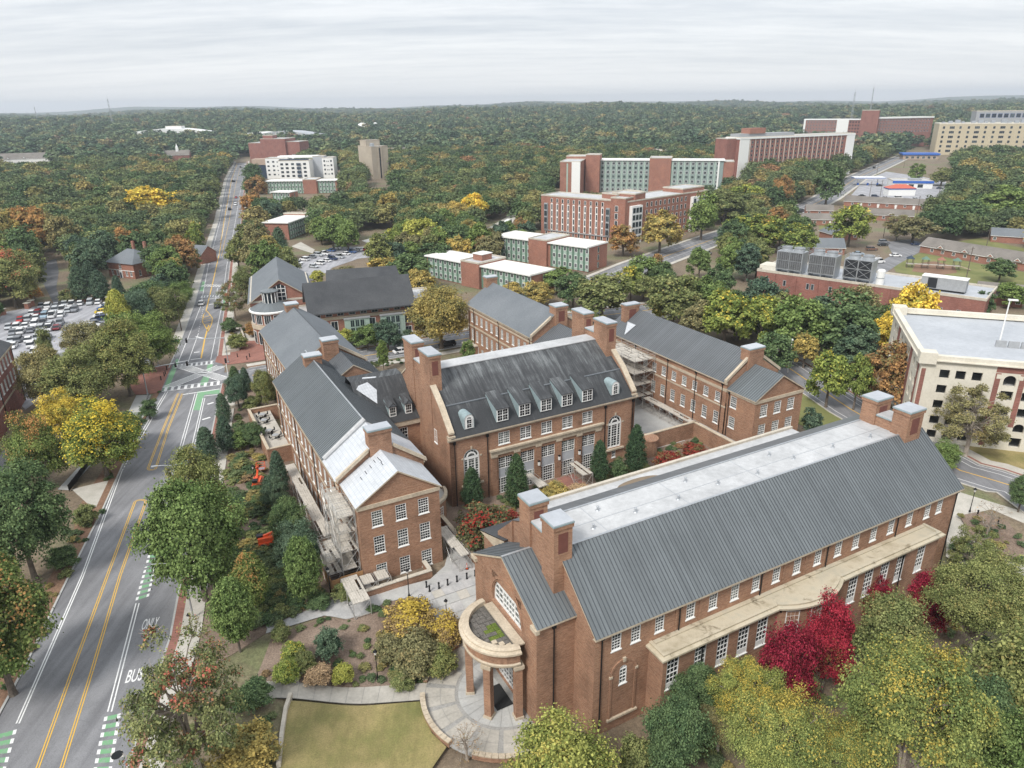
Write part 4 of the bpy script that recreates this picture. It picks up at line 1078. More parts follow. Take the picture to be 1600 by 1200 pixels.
for pts, lab in (([(-23.3,50.9),(-24.1,54.7),(-24.7,58.1),(-24.8,60.2)], 'curved concrete edging wall at the left end of the lawn'),([(-24.8,62.4),(-24.8,63.4),(-24.7,64.7)], 'short concrete wall beside the clipped shrubs in the bed')):
 th_ = thing('edging_wall', lab, 'wall', (*pts[0], gz(*pts[0])))
 a_, c_ = offs(pts, -.2), offs(pts, .2)
 for i in range(len(pts)-1):
  z0_, z1_ = gz(*pts[i]), gz(*pts[i+1])
  b_ = MB(); b_.hexa([(*a_[i], z0_-.3),(*c_[i], z0_-.3),(*c_[i+1], z1_-.3),(*a_[i+1], z1_-.3),(*a_[i], z0_+.5),(*c_[i], z0_+.5),(*c_[i+1], z1_+.5),(*a_[i+1], z1_+.5)], 'coping'); b_.build('wall_block', th_)
# ------------------------------------------------------------- west hall
west = thing('brick_hall', 'brick west hall with white roof underlay on its near gable and scaffolding at its corner', 'building', CF(25,105,0))
EXC.append(CF.rect(10,42,72,168))
rows3 = ((8.5,2.35),(4.35,2.65),(.1,2.55))
facade(west, CF, (19.4,79.3),(30.7,79.3),-.6,12.1, [(x-19.4, z, 1.5, h, 4,6) for x in (21.1,24.4,27.6) for z, h in rows3])
gable_wall(west, CF, (19.4,79.3),(30.7,79.3),12.1,12.1,15.75)
facade(west, CF, (19.4,86.5),(19.4,79.3),-.6,12.1, [(x, z, 1.3, h, 3,6) for x in (1.2,4.4) for z, h in rows3])
facade(west, CF, (30.7,79.3),(30.7,86.5),-.6,12.1, [(x, z, 1.3, h, 3,6) for x in (2.0,) for z, h in rows3])
m, t, b = newmat('roof_underlay'); u = uvv(t)
bt = nd(t, 'ShaderNodeTexBrick'); t.links.new(u, bt.inputs['Vector']); bt.inputs['Scale'].default_value = 1; bt.inputs['Brick Width'].default_value = .5; bt.inputs['Row Height'].default_value = .62
bt.inputs['Mortar Size'].default_value = .035; bt.offset = 0; bt.inputs['Color1'].default_value = (.58,.60,.63,1); bt.inputs['Color2'].default_value = (.52,.54,.57,1); bt.inputs['Mortar'].default_value = (.42,.45,.48,1)
nz_ = noise(t, u, .5,4,.7); t.links.new(mixc(t, 1.0, bt.outputs['Color'], ramp(t, nz_, [(.3,(.86,)*3),(.7,(1.05,)*3)]), 'MULTIPLY'), b.inputs['Base Color']); b.inputs['Roughness'].default_value = .5
MT['underlay'] = m
ro = gable_roof(west, CF, 19.4,30.7,79.3,86.3,12.1,15.8, 'underlay', 't', .35,.3)
mb = MB()
for i, (s, t_) in enumerate([(21.4,83.6),(22.2,84.0),(23.0,84.3),(23.7,84.7),(24.2,82.9),(24.3,83.7),(24.25,84.5)]):
 z = 12.1+.23+(s-19.4)*.655; CF.box(mb, s-.05, s+.05, t_-.45, t_+.45, z, z+.03, 'seam')
mb.build('batten_mark', ro)
band(west, CF, [((19.3,79.3),(30.8,79.3)),((19.4,86.5),(19.4,79.2)),((30.7,79.2),(30.7,86.5))], 11.45,12.0,.14, 'stone', 'cornice')
AS0, AS1 = 18.9,31.4
cols = [1.6+3.05*i for i in range(14)]
facade(west, CF, (AS0,130),(AS0,86.5),-.6,12.8, [(x-.3, z, 1.2, h, 3,6) for x in cols for z, h in ((8.4,2.2),(3.9,2.9),(-.3,2.6))])
facade(west, CF, (AS1,86.5),(AS1,130),-.6,12.8, [(x, 8.4,1.2,2.2,3,6) for x in (3,8,13,26,30,34,38)])
facade(west, CF, (AS0,86.5),(AS1,86.5),8,12.8); gable_wall(west, CF, (AS0,86.5),(AS1,86.5),12.8,12.8,17.3)
gable_wall(west, CF, (AS1,130),(AS0,130),12.8,12.8,17.3)
gable_roof(west, CF, AS0, AS1,93.2,129.6,12.8,17.35, 'metal_roof', 't', .45,.0, seam=.55, ridge_m='grey_metal')
r_u = gable_roof(west, CF, AS0, AS1,86.3,93.0,12.8,17.33, 'underlay', 't', .45,.1)
mb = MB()
for s0, s1 in ((AS0-.2,24.2), ):
 za, zb = 12.8+(s0-AS0)*.73+.25,12.8+(s1-AS0)*.73+.25
 mb.tube(P3(s0,92.9, za+.22), P3(25.15,92.9,17.9),.38,.38, 'white_membrane', 8)
mb.build('rolled_underlay', r_u)
band(west, CF, [((AS0,130),(AS0,86.4)),((AS1,86.4),(AS1,104))], 12.2,12.75,.16, 'stone', 'cornice'); band(west, CF, [((AS0,130),(AS0,86.4))], 11.2,11.55,.08, 'stone', 'frieze_band'); band(west, CF, [((AS0,130),(AS0,86.4))], 7.4,7.75,.08, 'stone', 'belt_course'); band(west, CF, [((AS0,130),(AS0,86.4))], 3.3,3.55,.06, 'stone', 'belt_course')
mb = MB()
for s0, s1, z0_, z1_ in ((AS0-.3,23.4,12.55,15.95),(AS1+.3,27.0,12.55,15.95)):
 p_, q_ = [P3(s0,86.05, z0_), P3(s1,86.05, z1_)], [P3(s0,86.45, z0_), P3(s1,86.45, z1_)]
 mb.hexa([(*p_[0][:2], z0_),(*p_[1][:2], z1_),(*q_[1][:2], z1_),(*q_[0][:2], z0_),(*p_[0][:2], z0_+.55),(*p_[1][:2], z1_+.55),(*q_[1][:2], z1_+.55),(*q_[0][:2], z0_+.55)] if s0 < s1 else
   [(*p_[1][:2], z1_),(*p_[0][:2], z0_),(*q_[0][:2], z0_),(*q_[1][:2], z1_),(*p_[1][:2], z1_+.55),(*p_[0][:2], z0_+.55),(*q_[0][:2], z0_+.55),(*q_[1][:2], z1_+.55)], 'stone')
mb.build('parapet_coping', west)
chimney(west, CF, 23.6,26.8,86.1,87.9,12,19.2)
chimney(west, CF, 23.6,26.6,123.2,125.3,12,18.6)
for x in (88.3,101,113.6,127): downpipe(west, CF, AS0, x, 0,12.6,(-1,0))
BS0, BS1 = 22.5,37.0
facade(west, CF, (BS0,163),(BS0,130),-.6,13.0, [(x, z, 1.15, h, 3,6) for x in [1.5+2.75*i for i in range(11)] for z, h in ((8.8,2.2),(4.2,3.0),(.2,2.6))])
facade(west, CF, (BS1,131),(BS1,163),-.6,13.0, [(x, z, 1.15, h, 3,6) for x in [1.5+2.75*i for i in range(11)] for z, h in ((8.8,2.2),(4.2,3.0))])
facade(west, CF, (BS1,163),(BS0,163),-.6,13.0, [(x, z, 1.3,2.4,3,6) for x in (2,6.5,11) for z in (8.6,4.2)]); gable_wall(west, CF, (BS1,163),(BS0,163),13,13,17.9)
facade(west, CF, (AS1,131.6),(BS1,131.6),-.6,13.0, [(1.5,8.8,1.2,2.2,3,6)]); gable_wall(west, CF, (BS0,131.6),(BS1,131.6),13,13,17.9)
gable_roof(west, CF, BS0, BS1,131.9,163,13.0,17.9, 'shingle', 't', .5,.2, ridge_m='seam')
band(west, CF, [((BS0,163.2),(BS0,131.4))], 12.3,12.9,.18, 'stone', 'cornice'); band(west, CF, [((BS0,163.2),(BS0,131.4))], 11.6,11.85,.08, 'stone', 'frieze_band'); band(west, CF, [((BS0,163.2),(BS0,131.4))], 7.5,7.95,.1, 'stone', 'belt_course'); band(west, CF, [((BS0,163.2),(BS0,131.4))], 3.2,3.5,.08, 'stone', 'belt_course')
chimney(west, CF, 28.6,31.5,129.9,132.2,12,18.9); chimney(west, CF, 28.1,30.8,160.2,162.6,12,19.0)
for x in (133,147,162.4): downpipe(west, CF, BS0, x, 0,12.8,(-1,0))
mb = MB()
for s0, s1 in ((BS1+.3,31.3), ):
 p_, q_ = P3(s0,131.3,12.9), P3(s1,131.3,16.9); p2, q2 = P3(s0,131.75,12.9), P3(s1,131.75,16.9)
 mb.hexa([q_, p_, p2, q2,(*q_[:2], q_[2]+.6),(*p_[:2], p_[2]+.6),(*p2[:2], p2[2]+.6),(*q2[:2], q2[2]+.6)], 'stone')
mb.build('parapet_coping', west)
gable_roof(west, CF, 26.2,37.4,121.5,131.2,12.4,15.9, 'metal_roof_warm', 't', .3,.1, seam=.55)
gable_wall(west, CF, (26.2,121.6),(37.4,121.6),9,12.4,15.8); facade(west, CF, (37.4,121.6),(37.4,131.2),-.6,12.4)
pt = thing('patio', 'raised patio with a brick parapet and pale floor beside the west hall', 'terrace', CF(17,132,0))
mb = MB(); CF.box(mb, 15.0,18.9,121.5,141.6,-.3,2.2, 'concrete'); mb.build('floor', pt)
for i, (a0, a1, b0, b1) in enumerate(((14.7,15.1,121.3,142.0),(15.1,20.5,141.6,142.0),(15.1,18.9,121.2,121.5))):
 mb = MB(); CF.box(mb, a0, a1, b0, b1,-.3,3.1, 'brick'); o = mb.build('parapet', pt); mb = MB(); CF.box(mb, a0-.06, a1+.06, b0-.06, b1+.06,3.1,3.24, 'stone'); mb.build('parapet_cap', o)
# ------------------------------------------------------------- centre hall
ctr = thing('brick_hall', 'brick centre hall with a streaked dark slate roof, a row of dormers and paired chimneys', 'building', CF(55,103,0))
EXC.append(CF.rect(28,130,86,130))
CS0, CS1, CT0, CT1 = 37.7,73.4,91.8,115.4
co = [(s-CS0,9.0,2.05,2.15,6,5, {'sashes': 2}) for s in (46.2,50.2,54.2,58.25,62.3)]
co += [(s-CS0,-.05,2.65,6.75,1,1, {'nowin': True}) for s in (46.15,50.25,54.25,58.25,62.4)]
co += [(39.95-CS0,3.6,2.85,5.9,1,1, {'arch': True, 'nowin': True}),(67.75-CS0,2.9,2.95,6.2,1,1, {'arch': True, 'nowin': True}),(68.8-CS0,.9,.8,1.7,2,3)]
facade(ctr, CF, (CS0, CT0),(CS1, CT0),-.4,12.0, co, depth=.3)
CA = math.atan2(S := math.sin(R(28)), math.cos(R(28)))
for s in (46.15,50.25,54.25,58.25,62.4):
 w = window(ctr, P3(s+1.325, CT0+.16,4.55), CA, 2.6,2.15,6,5, False, 'white', 2, False)
 mb = MB(); CF.box(mb, s+.03, s+2.62, CT0+.18, CT0+.26,2.85,4.55, 'grey_membrane'); mb.build('spandrel_panel', ctr)
 window(ctr, P3(s+1.325, CT0+.16,0.0), CA, 1.9,2.85,4,6, False, 'white', 1, False)
 for d_ in (.19,2.46): window(ctr, P3(s+d_, CT0+.16,0.0), CA, .34,2.85,1,6, False, 'white', 1, False, .05)
for s, zb, w_, h_ in ((39.95,3.6,2.85,5.9),(67.75,2.9,2.95,6.2)):
 c_ = s+w_/2; hh = h_-w_/2
 window(ctr, P3(c_, CT0+.18, zb), CA, w_-.04, h_-.02,4,9, True, 'white', 1, True, .22)
 mb = MB(); CF.box(mb, s+.2, s+w_-.2, CT0+.10, CT0+.2, zb+hh-.35, zb+hh+.05, 'white'); CF.box(mb, s+.72, s+.95, CT0+.12, CT0+.2, zb, zb+hh, 'white'); CF.box(mb, s+w_-.95, s+w_-.72, CT0+.12, CT0+.2, zb, zb+hh, 'white')
 n = 10
 for i in range(n):
  a0, a1 = math.pi*i/n, math.pi*(i+1)/n
  mb.hexa([P3(c_+r*math.cos(a), CT0+dy, zb+hh+r*math.sin(a)) for dy in (.1,.2) for r, a in ((.62, a0),(.86, a0),(.86, a1),(.62, a1))], 'white')
 mb.build('fanlight_bar', ctr)
 mb = MB(); CF.box(mb, s-.5, s+w_+.5, CT0-.35, CT0+.05, zb-.45, zb-.15, 'stone'); CF.box(mb, c_-.15, c_+.15, CT0-.1, CT0+.05, zb+h_+.05, zb+h_+.5, 'stone')
 for sx in (-.35, w_): CF.box(mb, s+sx, s+sx+.35, CT0-.1, CT0+.05, zb+hh-.1, zb+hh+.15, 'stone')
 mb.build('window_surround', ctr)
band(ctr, CF, [((CS0-.3, CT0),(CS1+.3, CT0))], 11.55,11.85,.2, 'stone', 'cornice'); band(ctr, CF, [((CS0-.3, CT0),(CS1+.3, CT0))], 11.85,12.1,.45, 'stone', 'gutter'); 
band(ctr, CF, [((44.7, CT0),(66.4, CT0))], 7.35,8.15,.22, 'stone', 'entablature'); band(ctr, CF, [((44.5, CT0),(66.6, CT0))], 8.15,8.45,.5, 'stone', 'entablature_cornice')
mb = MB()
for s in (45.35,49.5,53.6,57.6,61.7,65.6): CF.box(mb, s-.5, s+.5, CT0-.12, CT0+.02,0,7.0, 'brick'); CF.box(mb, s-.6, s+.6, CT0-.25, CT0+.02,7.0,7.35, 'stone')
mb.build('pilaster', ctr)
for s in (38.5,44.2,67.0,72.9): downpipe(ctr, CF, s, CT0,0,11.6)
prof = [(CT0-.45,12.1),(95.6,15.9),(101.9,19.85),(105.0,19.9),(111.3,15.9),(CT1+.4,12.1)]
mb = MB()
for (ta, za),(tb, zb) in zip(prof[:-1], prof[1:]):
 mb.poly([P3(CS0+.2, ta, za), P3(CS1-.2, ta, za), P3(CS1-.2, tb, zb), P3(CS0+.2, tb, zb)], 'white_membrane' if za > 19 and zb > 19 else 'slate')
mroof = mb.build('slate_roof', ctr)
mb = MB(); CF.box(mb, CS0+.5, CS1-.5,95.45,95.75,15.86,16.0, 'shingle'); mb.build('flashing', mroof)
mb = MB(); CF.box(mb, CS0+.5, CS1-.5,101.75,105.1,19.86,20.0, 'white_membrane'); mb.build('ridge_deck', mroof)
facade(ctr, CF, (CS1, CT1),(CS0, CT1),-.4,12.0)
for s, flip in ((CS0, False),(CS1, True)):
 o_ = .5
 pr = [(CT0,12.0),(CT0,12.9),(95.2,16.3),(98.4,18.6),(98.4,19.6),(109.4,19.6),(109.4,18.0),(111.9,16.3),(CT1,12.9)]
 mb = MB()
 for a in (s-(.0 if not flip else .75), s+(.75 if not flip else 0)):
  pts = [P3(a, CT1,-.4), P3(a, CT0,-.4)]+[P3(a, *p_) for p_ in pr]
  mb.poly(pts if a == min(s-(.0 if not flip else .75), s+(.75 if not flip else 0)) else pts[::-1], 'brick')
 x0, x1 = (s, s+.75) if not flip else (s-.75, s)
 full = [(CT0,-.4)]+pr+[(CT1,-.4)]
 for (ta, za),(tb, zb) in zip(full[:-1], full[1:]): mb.poly([P3(x0, ta, za), P3(x1, ta, za), P3(x1, tb, zb), P3(x0, tb, zb)][::-1] if False else [P3(x0, ta, za), P3(x1, ta, za), P3(x1, tb, zb), P3(x0, tb, zb)], 'brick')
 mb.build('gable_wall', ctr)
 for (ta, za),(tb, zb) in (((CT0-.15,12.8),(95.2,16.3)),((95.2,16.3),(98.4,18.6)),((111.9,16.3),(CT1+.15,12.8)),((109.4,18.0),(111.9,16.3))):
  mb = MB(); mb.hexa([P3(x0-.12, ta, za), P3(x1+.12, ta, za), P3(x1+.12, tb, zb), P3(x0-.12, tb, zb), P3(x0-.12, ta, za+.28), P3(x1+.12, ta, za+.28), P3(x1+.12, tb, zb+.28), P3(x0-.12, tb, zb+.28)], 'stone'); mb.build('gable_coping', ctr)
 mb = MB(); CF.box(mb, x0-.2, x1+.2, CT0-.35, CT0+.5,11.9,12.5, 'stone'); mb.build('kneeler', ctr)
 c0, c1 = (s-.1, s+1.9) if not flip else (s-1.9, s+.1)
 chimney(ctr, CF, c0, c1,98.3,102.4,12,23.9, not flip or True); chimney(ctr, CF, c0, c1,105.6,109.7,12,23.9, True)
 mb = MB(); CF.box(mb, c0+.2, c1-.2,102.4,105.6,12,21.0, 'brick'); o = mb.build('chimney_saddle', ctr)
 mb = MB(); CF.box(mb, c0+.08, c1-.08,102.45,105.55,21.0,21.15, 'copper'); CF.box(mb, c0+.12, c1-.12,102.47,105.53,21.15,21.25, 'white_membrane'); mb.build('saddle_coping', o)
mb = MB(); CF.box(mb, CS0-.02, CS0+.05,97.0,98.6,9.3,11.7, 'white'); 
window(ctr, P3(CS0-.02,97.3,9.2), R(28-90),1.1,2.3,3,5)
def dormer(par, s, t0, zb, w, h, depth, rise, roofm, name='dormer', win=(4,4)):
 d_ = MB(); s0, s1 = s-w/2, s+w/2
 zt = zb+h
 d_.poly([P3(s0, t0, zb), P3(s1, t0, zb), P3(s1, t0, zt), P3(s0, t0, zt)], 'white')
 for a in (s0, s1): d_.poly([P3(a, t0, zb-.1), P3(a, t0, zt), P3(a, t0+depth, zt+rise), P3(a, t0+depth, zb+rise)] , 'copper')
 o = d_.build(name, par)
 r_ = MB(); r_.hexa([P3(s0-.12, t0-.2, zt), P3(s1+.12, t0-.2, zt), P3(s1+.12, t0+depth, zt+rise), P3(s0-.12, t0+depth, zt+rise), P3(s0-.12, t0-.2, zt+.12), P3(s1+.12, t0-.2, zt+.12), P3(s1+.12, t0+depth, zt+rise+.12), P3(s0-.12, t0+depth, zt+rise+.12)], roofm); r_.build('dormer_roof', o)
 a, b_, c_ = wmesh(w-.1, h-.1, win[0], win[1], False, 'white', .1,2)
 put('window_frame', a, o, Vector(P3(s, t0-.06, zb+.05))-rootloc(o), R(28)); put('pane', b_, o, Vector(P3(s, t0-.1, zb+.05))-rootloc(o), R(28))
 return o
for s in (47.15,51.2,55.25,59.3,63.35): dormer(ctr, s, 92.05,12.95,2.1,2.15,3.9,1.55, 'slate')
def round_dormer(par, s, t0, zb, w, h):
 o_ = MB(); r_ = w/2; hh = h-r_; n = 8
 prof_ = [(-r_, 0),(-r_, hh)]+[(-r_*math.cos(math.pi*i/n), hh+r_*math.sin(math.pi*i/n)) for i in range(1, n)]+[(r_, hh),(r_, 0)]
 o_.poly([P3(s+x, t0, zb+z) for x, z in prof_[::-1]][::-1], 'white')
 for (xa, za),(xb, zb_2) in zip(prof_[:-1], prof_[1:]): o_.poly([P3(s+xa*1.08, t0-.1, zb+za*1.02), P3(s+xa*1.08, t0+2.4, zb+za*1.02), P3(s+xb*1.08, t0+2.4, zb+zb_2*1.02), P3(s+xb*1.08, t0-.1, zb+zb_2*1.02)], 'copper')
 o = o_.build('round_dormer', par)
 a, b_, c_ = wmesh(w*.62, h*.82,2,4, True, 'white', .08)
 put('window_frame', a, o, Vector(P3(s, t0-.06, zb+.1))-rootloc(o), R(28)); put('pane', b_, o, Vector(P3(s, t0-.11, zb+.1))-rootloc(o), R(28))
round_dormer(ctr, 41.3,92.1,12.95,1.55,2.4); round_dormer(ctr, 69.2,92.1,12.95,1.55,2.4)
for s in (53.6,57.6,61.7):
 mb = MB(); CF.box(mb, s-.16, s+.16, CT0-.42, CT0-.14,3.5,4.2, 'white'); CF.box(mb, s-.2, s+.2, CT0-.45, CT0-.12,4.2,4.35, 'black'); mb.build('wall_lamp', ctr)
# ------------------------------------------------------------- slate-roofed link
lk = thing('brick_link', 'short brick link with dark slate roof and two dormers between west and centre halls', 'building', CF(34,108,0))
facade(lk, CF, (31.4,104.6),(37.7,104.6),-.4,10.8, [(2.7,7.0,1.4,2.6,3,4),(3.0,2.0,1.2,2.4,3,4)])
mb = MB()
pf = [(104.2,10.9),(109.4,14.4),(112.0,16.4),(115,16.4),(118,11)]
for (ta, za),(tb, zb) in zip(pf[:-1], pf[1:]): mb.poly([P3(28.5, ta, za), P3(37.7, ta, za), P3(37.7, tb, zb), P3(28.5, tb, zb)], 'slate')
lr = mb.build('slate_roof', lk); band(lk, CF, [((31.4,104.6),(37.7,104.6))], 10.0,10.85,.3, 'stone', 'cornice')
mb = MB(); mb.poly([P3(29.0,110.5,15.6), P3(31.6,107.8,13.45), P3(33.2,112.5,16.5), P3(31.0,113.2,16.5)], 'underlay'); mb.build('underlay_patch', lr)
for s in (33.4,36.2):
 o = dormer(lk, s, 105.4,11.6,1.25,1.75,2.6,.9, 'slate', win=(3,3))
 r_ = MB(); zt = 13.35
 for sg in (-1,1): r_.poly([P3(s, 105.1, zt+.75), P3(s, 108.4, zt+.75), P3(s+sg*.85,108.2, zt), P3(s+sg*.85,105.1, zt)][::sg], 'shingle_dark')
 r_.poly([P3(s-.75,105.2, zt), P3(s+.75,105.2, zt), P3(s, 105.2, zt+.68)], 'shingle'); r_.build('dormer_gable', o)
bl = thing('curved_balcony', 'curved brick balcony with limestone rim in the corner by the west gable', 'balcony', CF(33,88,0))
mb = MB(); bc = (32.2,92.0)
def bq(r, a, z): return P3(bc[0]+r*math.cos(a), bc[1]+r*math.sin(a), z)
for i in range(10):
 a0, a1 = R(-90+90*i/10), R(-90+90*(i+1)/10)
 mb.poly([bq(4.2, a0,-.3), bq(4.2, a1,-.3), bq(4.2, a1,4.0), bq(4.2, a0,4.0)], 'brick'); mb.poly([bq(4.2, a0,3.4), bq(4.5, a0,3.6), bq(4.5, a1,3.6), bq(4.2, a1,3.4)][::-1], 'stone')
 for (r0, z0_),(r1, z1_) in zip([(4.2,3.4),(4.5,3.6),(4.5,4.0),(4.3,4.15),(4.0,4.15),(4.0,3.5)][:-1], [(4.2,3.4),(4.5,3.6),(4.5,4.0),(4.3,4.15),(4.0,4.15),(4.0,3.5)][1:]): mb.poly([bq(r0, a0, z0_), bq(r0, a1, z0_), bq(r1, a1, z1_), bq(r1, a0, z1_)], 'stone')
mb.build('rim', bl)
mb = MB(); mb.poly([bq(4.1, R(-90+90*i/10),3.5) for i in range(11)]+[P3(32.2,104.5,3.5), P3(31.4,104.5,3.5), P3(30.8,87.8,3.5)], 'concrete_grey'); mb.build('balcony_floor', bl)
window(bl, P3(bc[0]+4.22*math.cos(R(-60)), bc[1]+4.22*math.sin(R(-60)),.3), R(28+30),1.3,2.4,3,5)
# ------------------------------------------------------------- east hall
east = thing('brick_hall', 'brick east hall with a ribbed grey metal roof running back from a lower gabled end', 'building', CF(97,100,0))
facade(east, CF, (91.7,81.2),(103.6,81.2),-2,10.9, [(x-91.7, z, 1.7,2.3,4,5) for x in (93.1,96.5,99.85) for z in (7.45,3.6,-.2)])
gable_wall(east, CF, (91.7,81.2),(103.6,81.2),10.9,10.9,14.45)
facade(east, CF, (91.7,88),(91.7,81.2),-2,10.9, [(x, z, 1.5,2.2,4,5) for x in (.9,) for z in (7.7,3.7)]); facade(east, CF, (103.6,81.2),(103.6,88),-2,10.9, [(2.5, z, 1.5,2.2,4,5) for z in (7.7,3.7)])
gable_roof(east, CF, 91.7,103.6,81.2,88,10.9,14.5, 'metal_roof', 't', .35,.3, seam=.5)
band(east, CF, [((91.6,81.2),(103.7,81.2)),((91.7,88),(91.7,81.1)),((103.6,81.1),(103.6,88))], 10.25,10.85,.14, 'stone', 'cornice')
facade(east, CF, (91.4,126),(91.4,88),-2,12.2, [(126-x, z, 1.3, h, 3,5) for x in [106.2+3.05*i for i in range(6)]+[103.1,100.0,97.0,93.85,90.75] for z, h in ((7.8,1.9),(3.3,2.45),(-.9,2.4))])
facade(east, CF, (104.4,88),(104.4,126),-2,12.2, [(x, z, 1.3, h, 3,5) for x in [2+3.05*i for i in range(11)] for z, h in ((7.8,1.9),(3.3,2.45))])
facade(east, CF, (91.4,88),(104.4,88),8,12.2); gable_wall(east, CF, (91.4,88),(104.4,88),12.2,12.2,16.45); gable_wall(east, CF, (104.4,126),(91.4,126),12.2,12.2,16.45)
gable_roof(east, CF, 91.4,104.4,88.3,126,12.2,16.5, 'metal_roof_warm', 't', .45,.0, seam=.5)
band(east, CF, [((91.4,126),(91.4,87.9))], 11.75,12.15,.3, 'stone', 'cornice'); band(east, CF, [((91.4,126),(91.4,87.9))], 10.3,10.85,.08, 'stone', 'frieze_band'); band(east, CF, [((91.4,126),(91.4,87.9))], 7.1,7.4,.08, 'stone', 'belt_course')
mb = MB()
for sg, s0, s1 in ((1,104.8,99.2),(-1,91.0,96.4)):
 lo, hi = (s1, s0) if sg > 0 else (s0, s1); zl, zh = (16.0,12.1) if sg > 0 else (12.1,16.0)
 mb.hexa([P3(lo, 87.9, zl), P3(hi, 87.9, zh), P3(hi, 88.4, zh), P3(lo, 88.4, zl), P3(lo, 87.9, zl+.6), P3(hi, 87.9, zh+.6), P3(hi, 88.4, zh+.6), P3(lo, 88.4, zl+.6)], 'stone')
mb.build('parapet_coping', east)
chimney(east, CF, 95.9,99.6,87.7,89.8,11,18.0); chimney(east, CF, 94.2,97.8,122.6,124.4,11,18.4, True)
for x in (89.0,96.1,104.4,115): downpipe(east, CF, 91.4, x, 0,12.0,(-1,0))
downpipe(east, CF, 91.7,87.4,-1,10.7,(-1,0))
mb = MB(); mb.poly([P3(91.6,119.5,12.7), P3(94.4,122.2,14.6), P3(94.4,119.2,14.6)], 'underlay'); mb.build('underlay_patch', east)
# ------------------------------------------------------------- rear hall
rear = thing('brick_hall', 'brick rear hall with a plain grey shingle roof behind the centre hall', 'building', CF(80,145,0))
EXC.append(CF.rect(66,92,118,168))
FS0, FS1, FT0, FT1 = 73.2,86.8,128.2,161
facade(rear, CF, (FS0, FT1),(FS0, FT0),-.6,12.8, [(x, z, 1.1, h, 3,6) for x in [1.6+2.75*i for i in range(12)] for z, h in ((8.5,2.2),(3.7,2.9),(-.1,2.5))])
facade(rear, CF, (FS0, FT0),(FS1, FT0),-.6,12.8); gable_wall(rear, CF, (FS0, FT0),(FS1, FT0),12.8,12.8,17.3); gable_wall(rear, CF, (FS1, FT1),(FS0, FT1),12.8,12.8,17.3)
facade(rear, CF, (FS1, FT0),(FS1, FT1),-.6,12.8); facade(rear, CF, (FS1, FT1),(FS0, FT1),-.6,12.8)
gable_roof(rear, CF, FS0, FS1, FT0+.3, FT1,12.8,17.4, 'shingle', 't', .5,.2)
band(rear, CF, [((FS0, FT1+.1),(FS0, FT0-.1))], 12.0,12.65,.25, 'stone', 'cornice'); band(rear, CF, [((FS0, FT1+.1),(FS0, FT0-.1))], 11.2,11.6,.08, 'stone', 'frieze_band'); band(rear, CF, [((FS0, FT1+.1),(FS0, FT0-.1))], 7.2,7.6,.1, 'stone', 'belt_course')
mb = MB()
for lo, hi, zl, zh in ((82.0,87.2,16.2,12.8),(72.9,78,12.7,16.2)): mb.hexa([P3(lo, 127.9, zl), P3(hi, 127.9, zh), P3(hi, 128.4, zh), P3(lo, 128.4, zl), P3(lo, 127.9, zl+.6), P3(hi, 127.9, zh+.6), P3(hi, 128.4, zh+.6), P3(lo, 128.4, zl+.6)], 'stone')
mb.build('parapet_coping', rear)
chimney(rear, CF, 79.0,82.0,127.7,130.4,11,19.0, True); chimney(rear, CF, 78.2,81.2,160,162,11,19.2)
for x in (129,144,157.6,160.3): downpipe(rear, CF, FS0, x, 0,12.6,(-1,0))
gable_roof(rear, CF, 73.6,86.2,120.5,128,11.2,14.8, 'metal_roof_warm', 't', .3,.2, seam=.55); gable_wall(rear, CF, (73.6,120.6),(86.2,120.6),8,11.2,14.7); facade(rear, CF, (73.6,128),(73.6,120.6),-.6,11.2); facade(rear, CF, (73.6,120.6),(86.2,120.6),-.6,11.2)
mb = MB(); CF.box(mb, 71.0,73.2,156,160.5,-.3,2.6, 'brick'); CF.box(mb, 70.8,73.4,155.8,160.7,2.6,2.9, 'coping'); mb.build('entrance_bay', rear)
cw_ = thing('court_wall', 'stepped brick court wall with pale caps enclosing the red shrubs', 'wall', CF(82,88,0))
for a0, a1, b0, b1, z in ((76,88.5,92.2,92.6,3.2),(88.1,88.5,76,92.2,3.2)):
 mb = MB(); CF.box(mb, a0, a1, b0, b1,-.3, z, 'brick'); o = mb.build('wall', cw_); mb = MB(); CF.box(mb, a0-.06, a1+.06, b0-.06, b1+.06, z, z+.15, 'stone'); mb.build('wall_cap', o)
mb = MB(); mb.lathe(P3(76.6,91.2,0), [(1.6,0),(1.6,3.0),(1.75,3.05),(1.75,3.3),(1.3,3.35),(0,3.3)], 'brick', 18); mb.build('corner_bay', cw_)
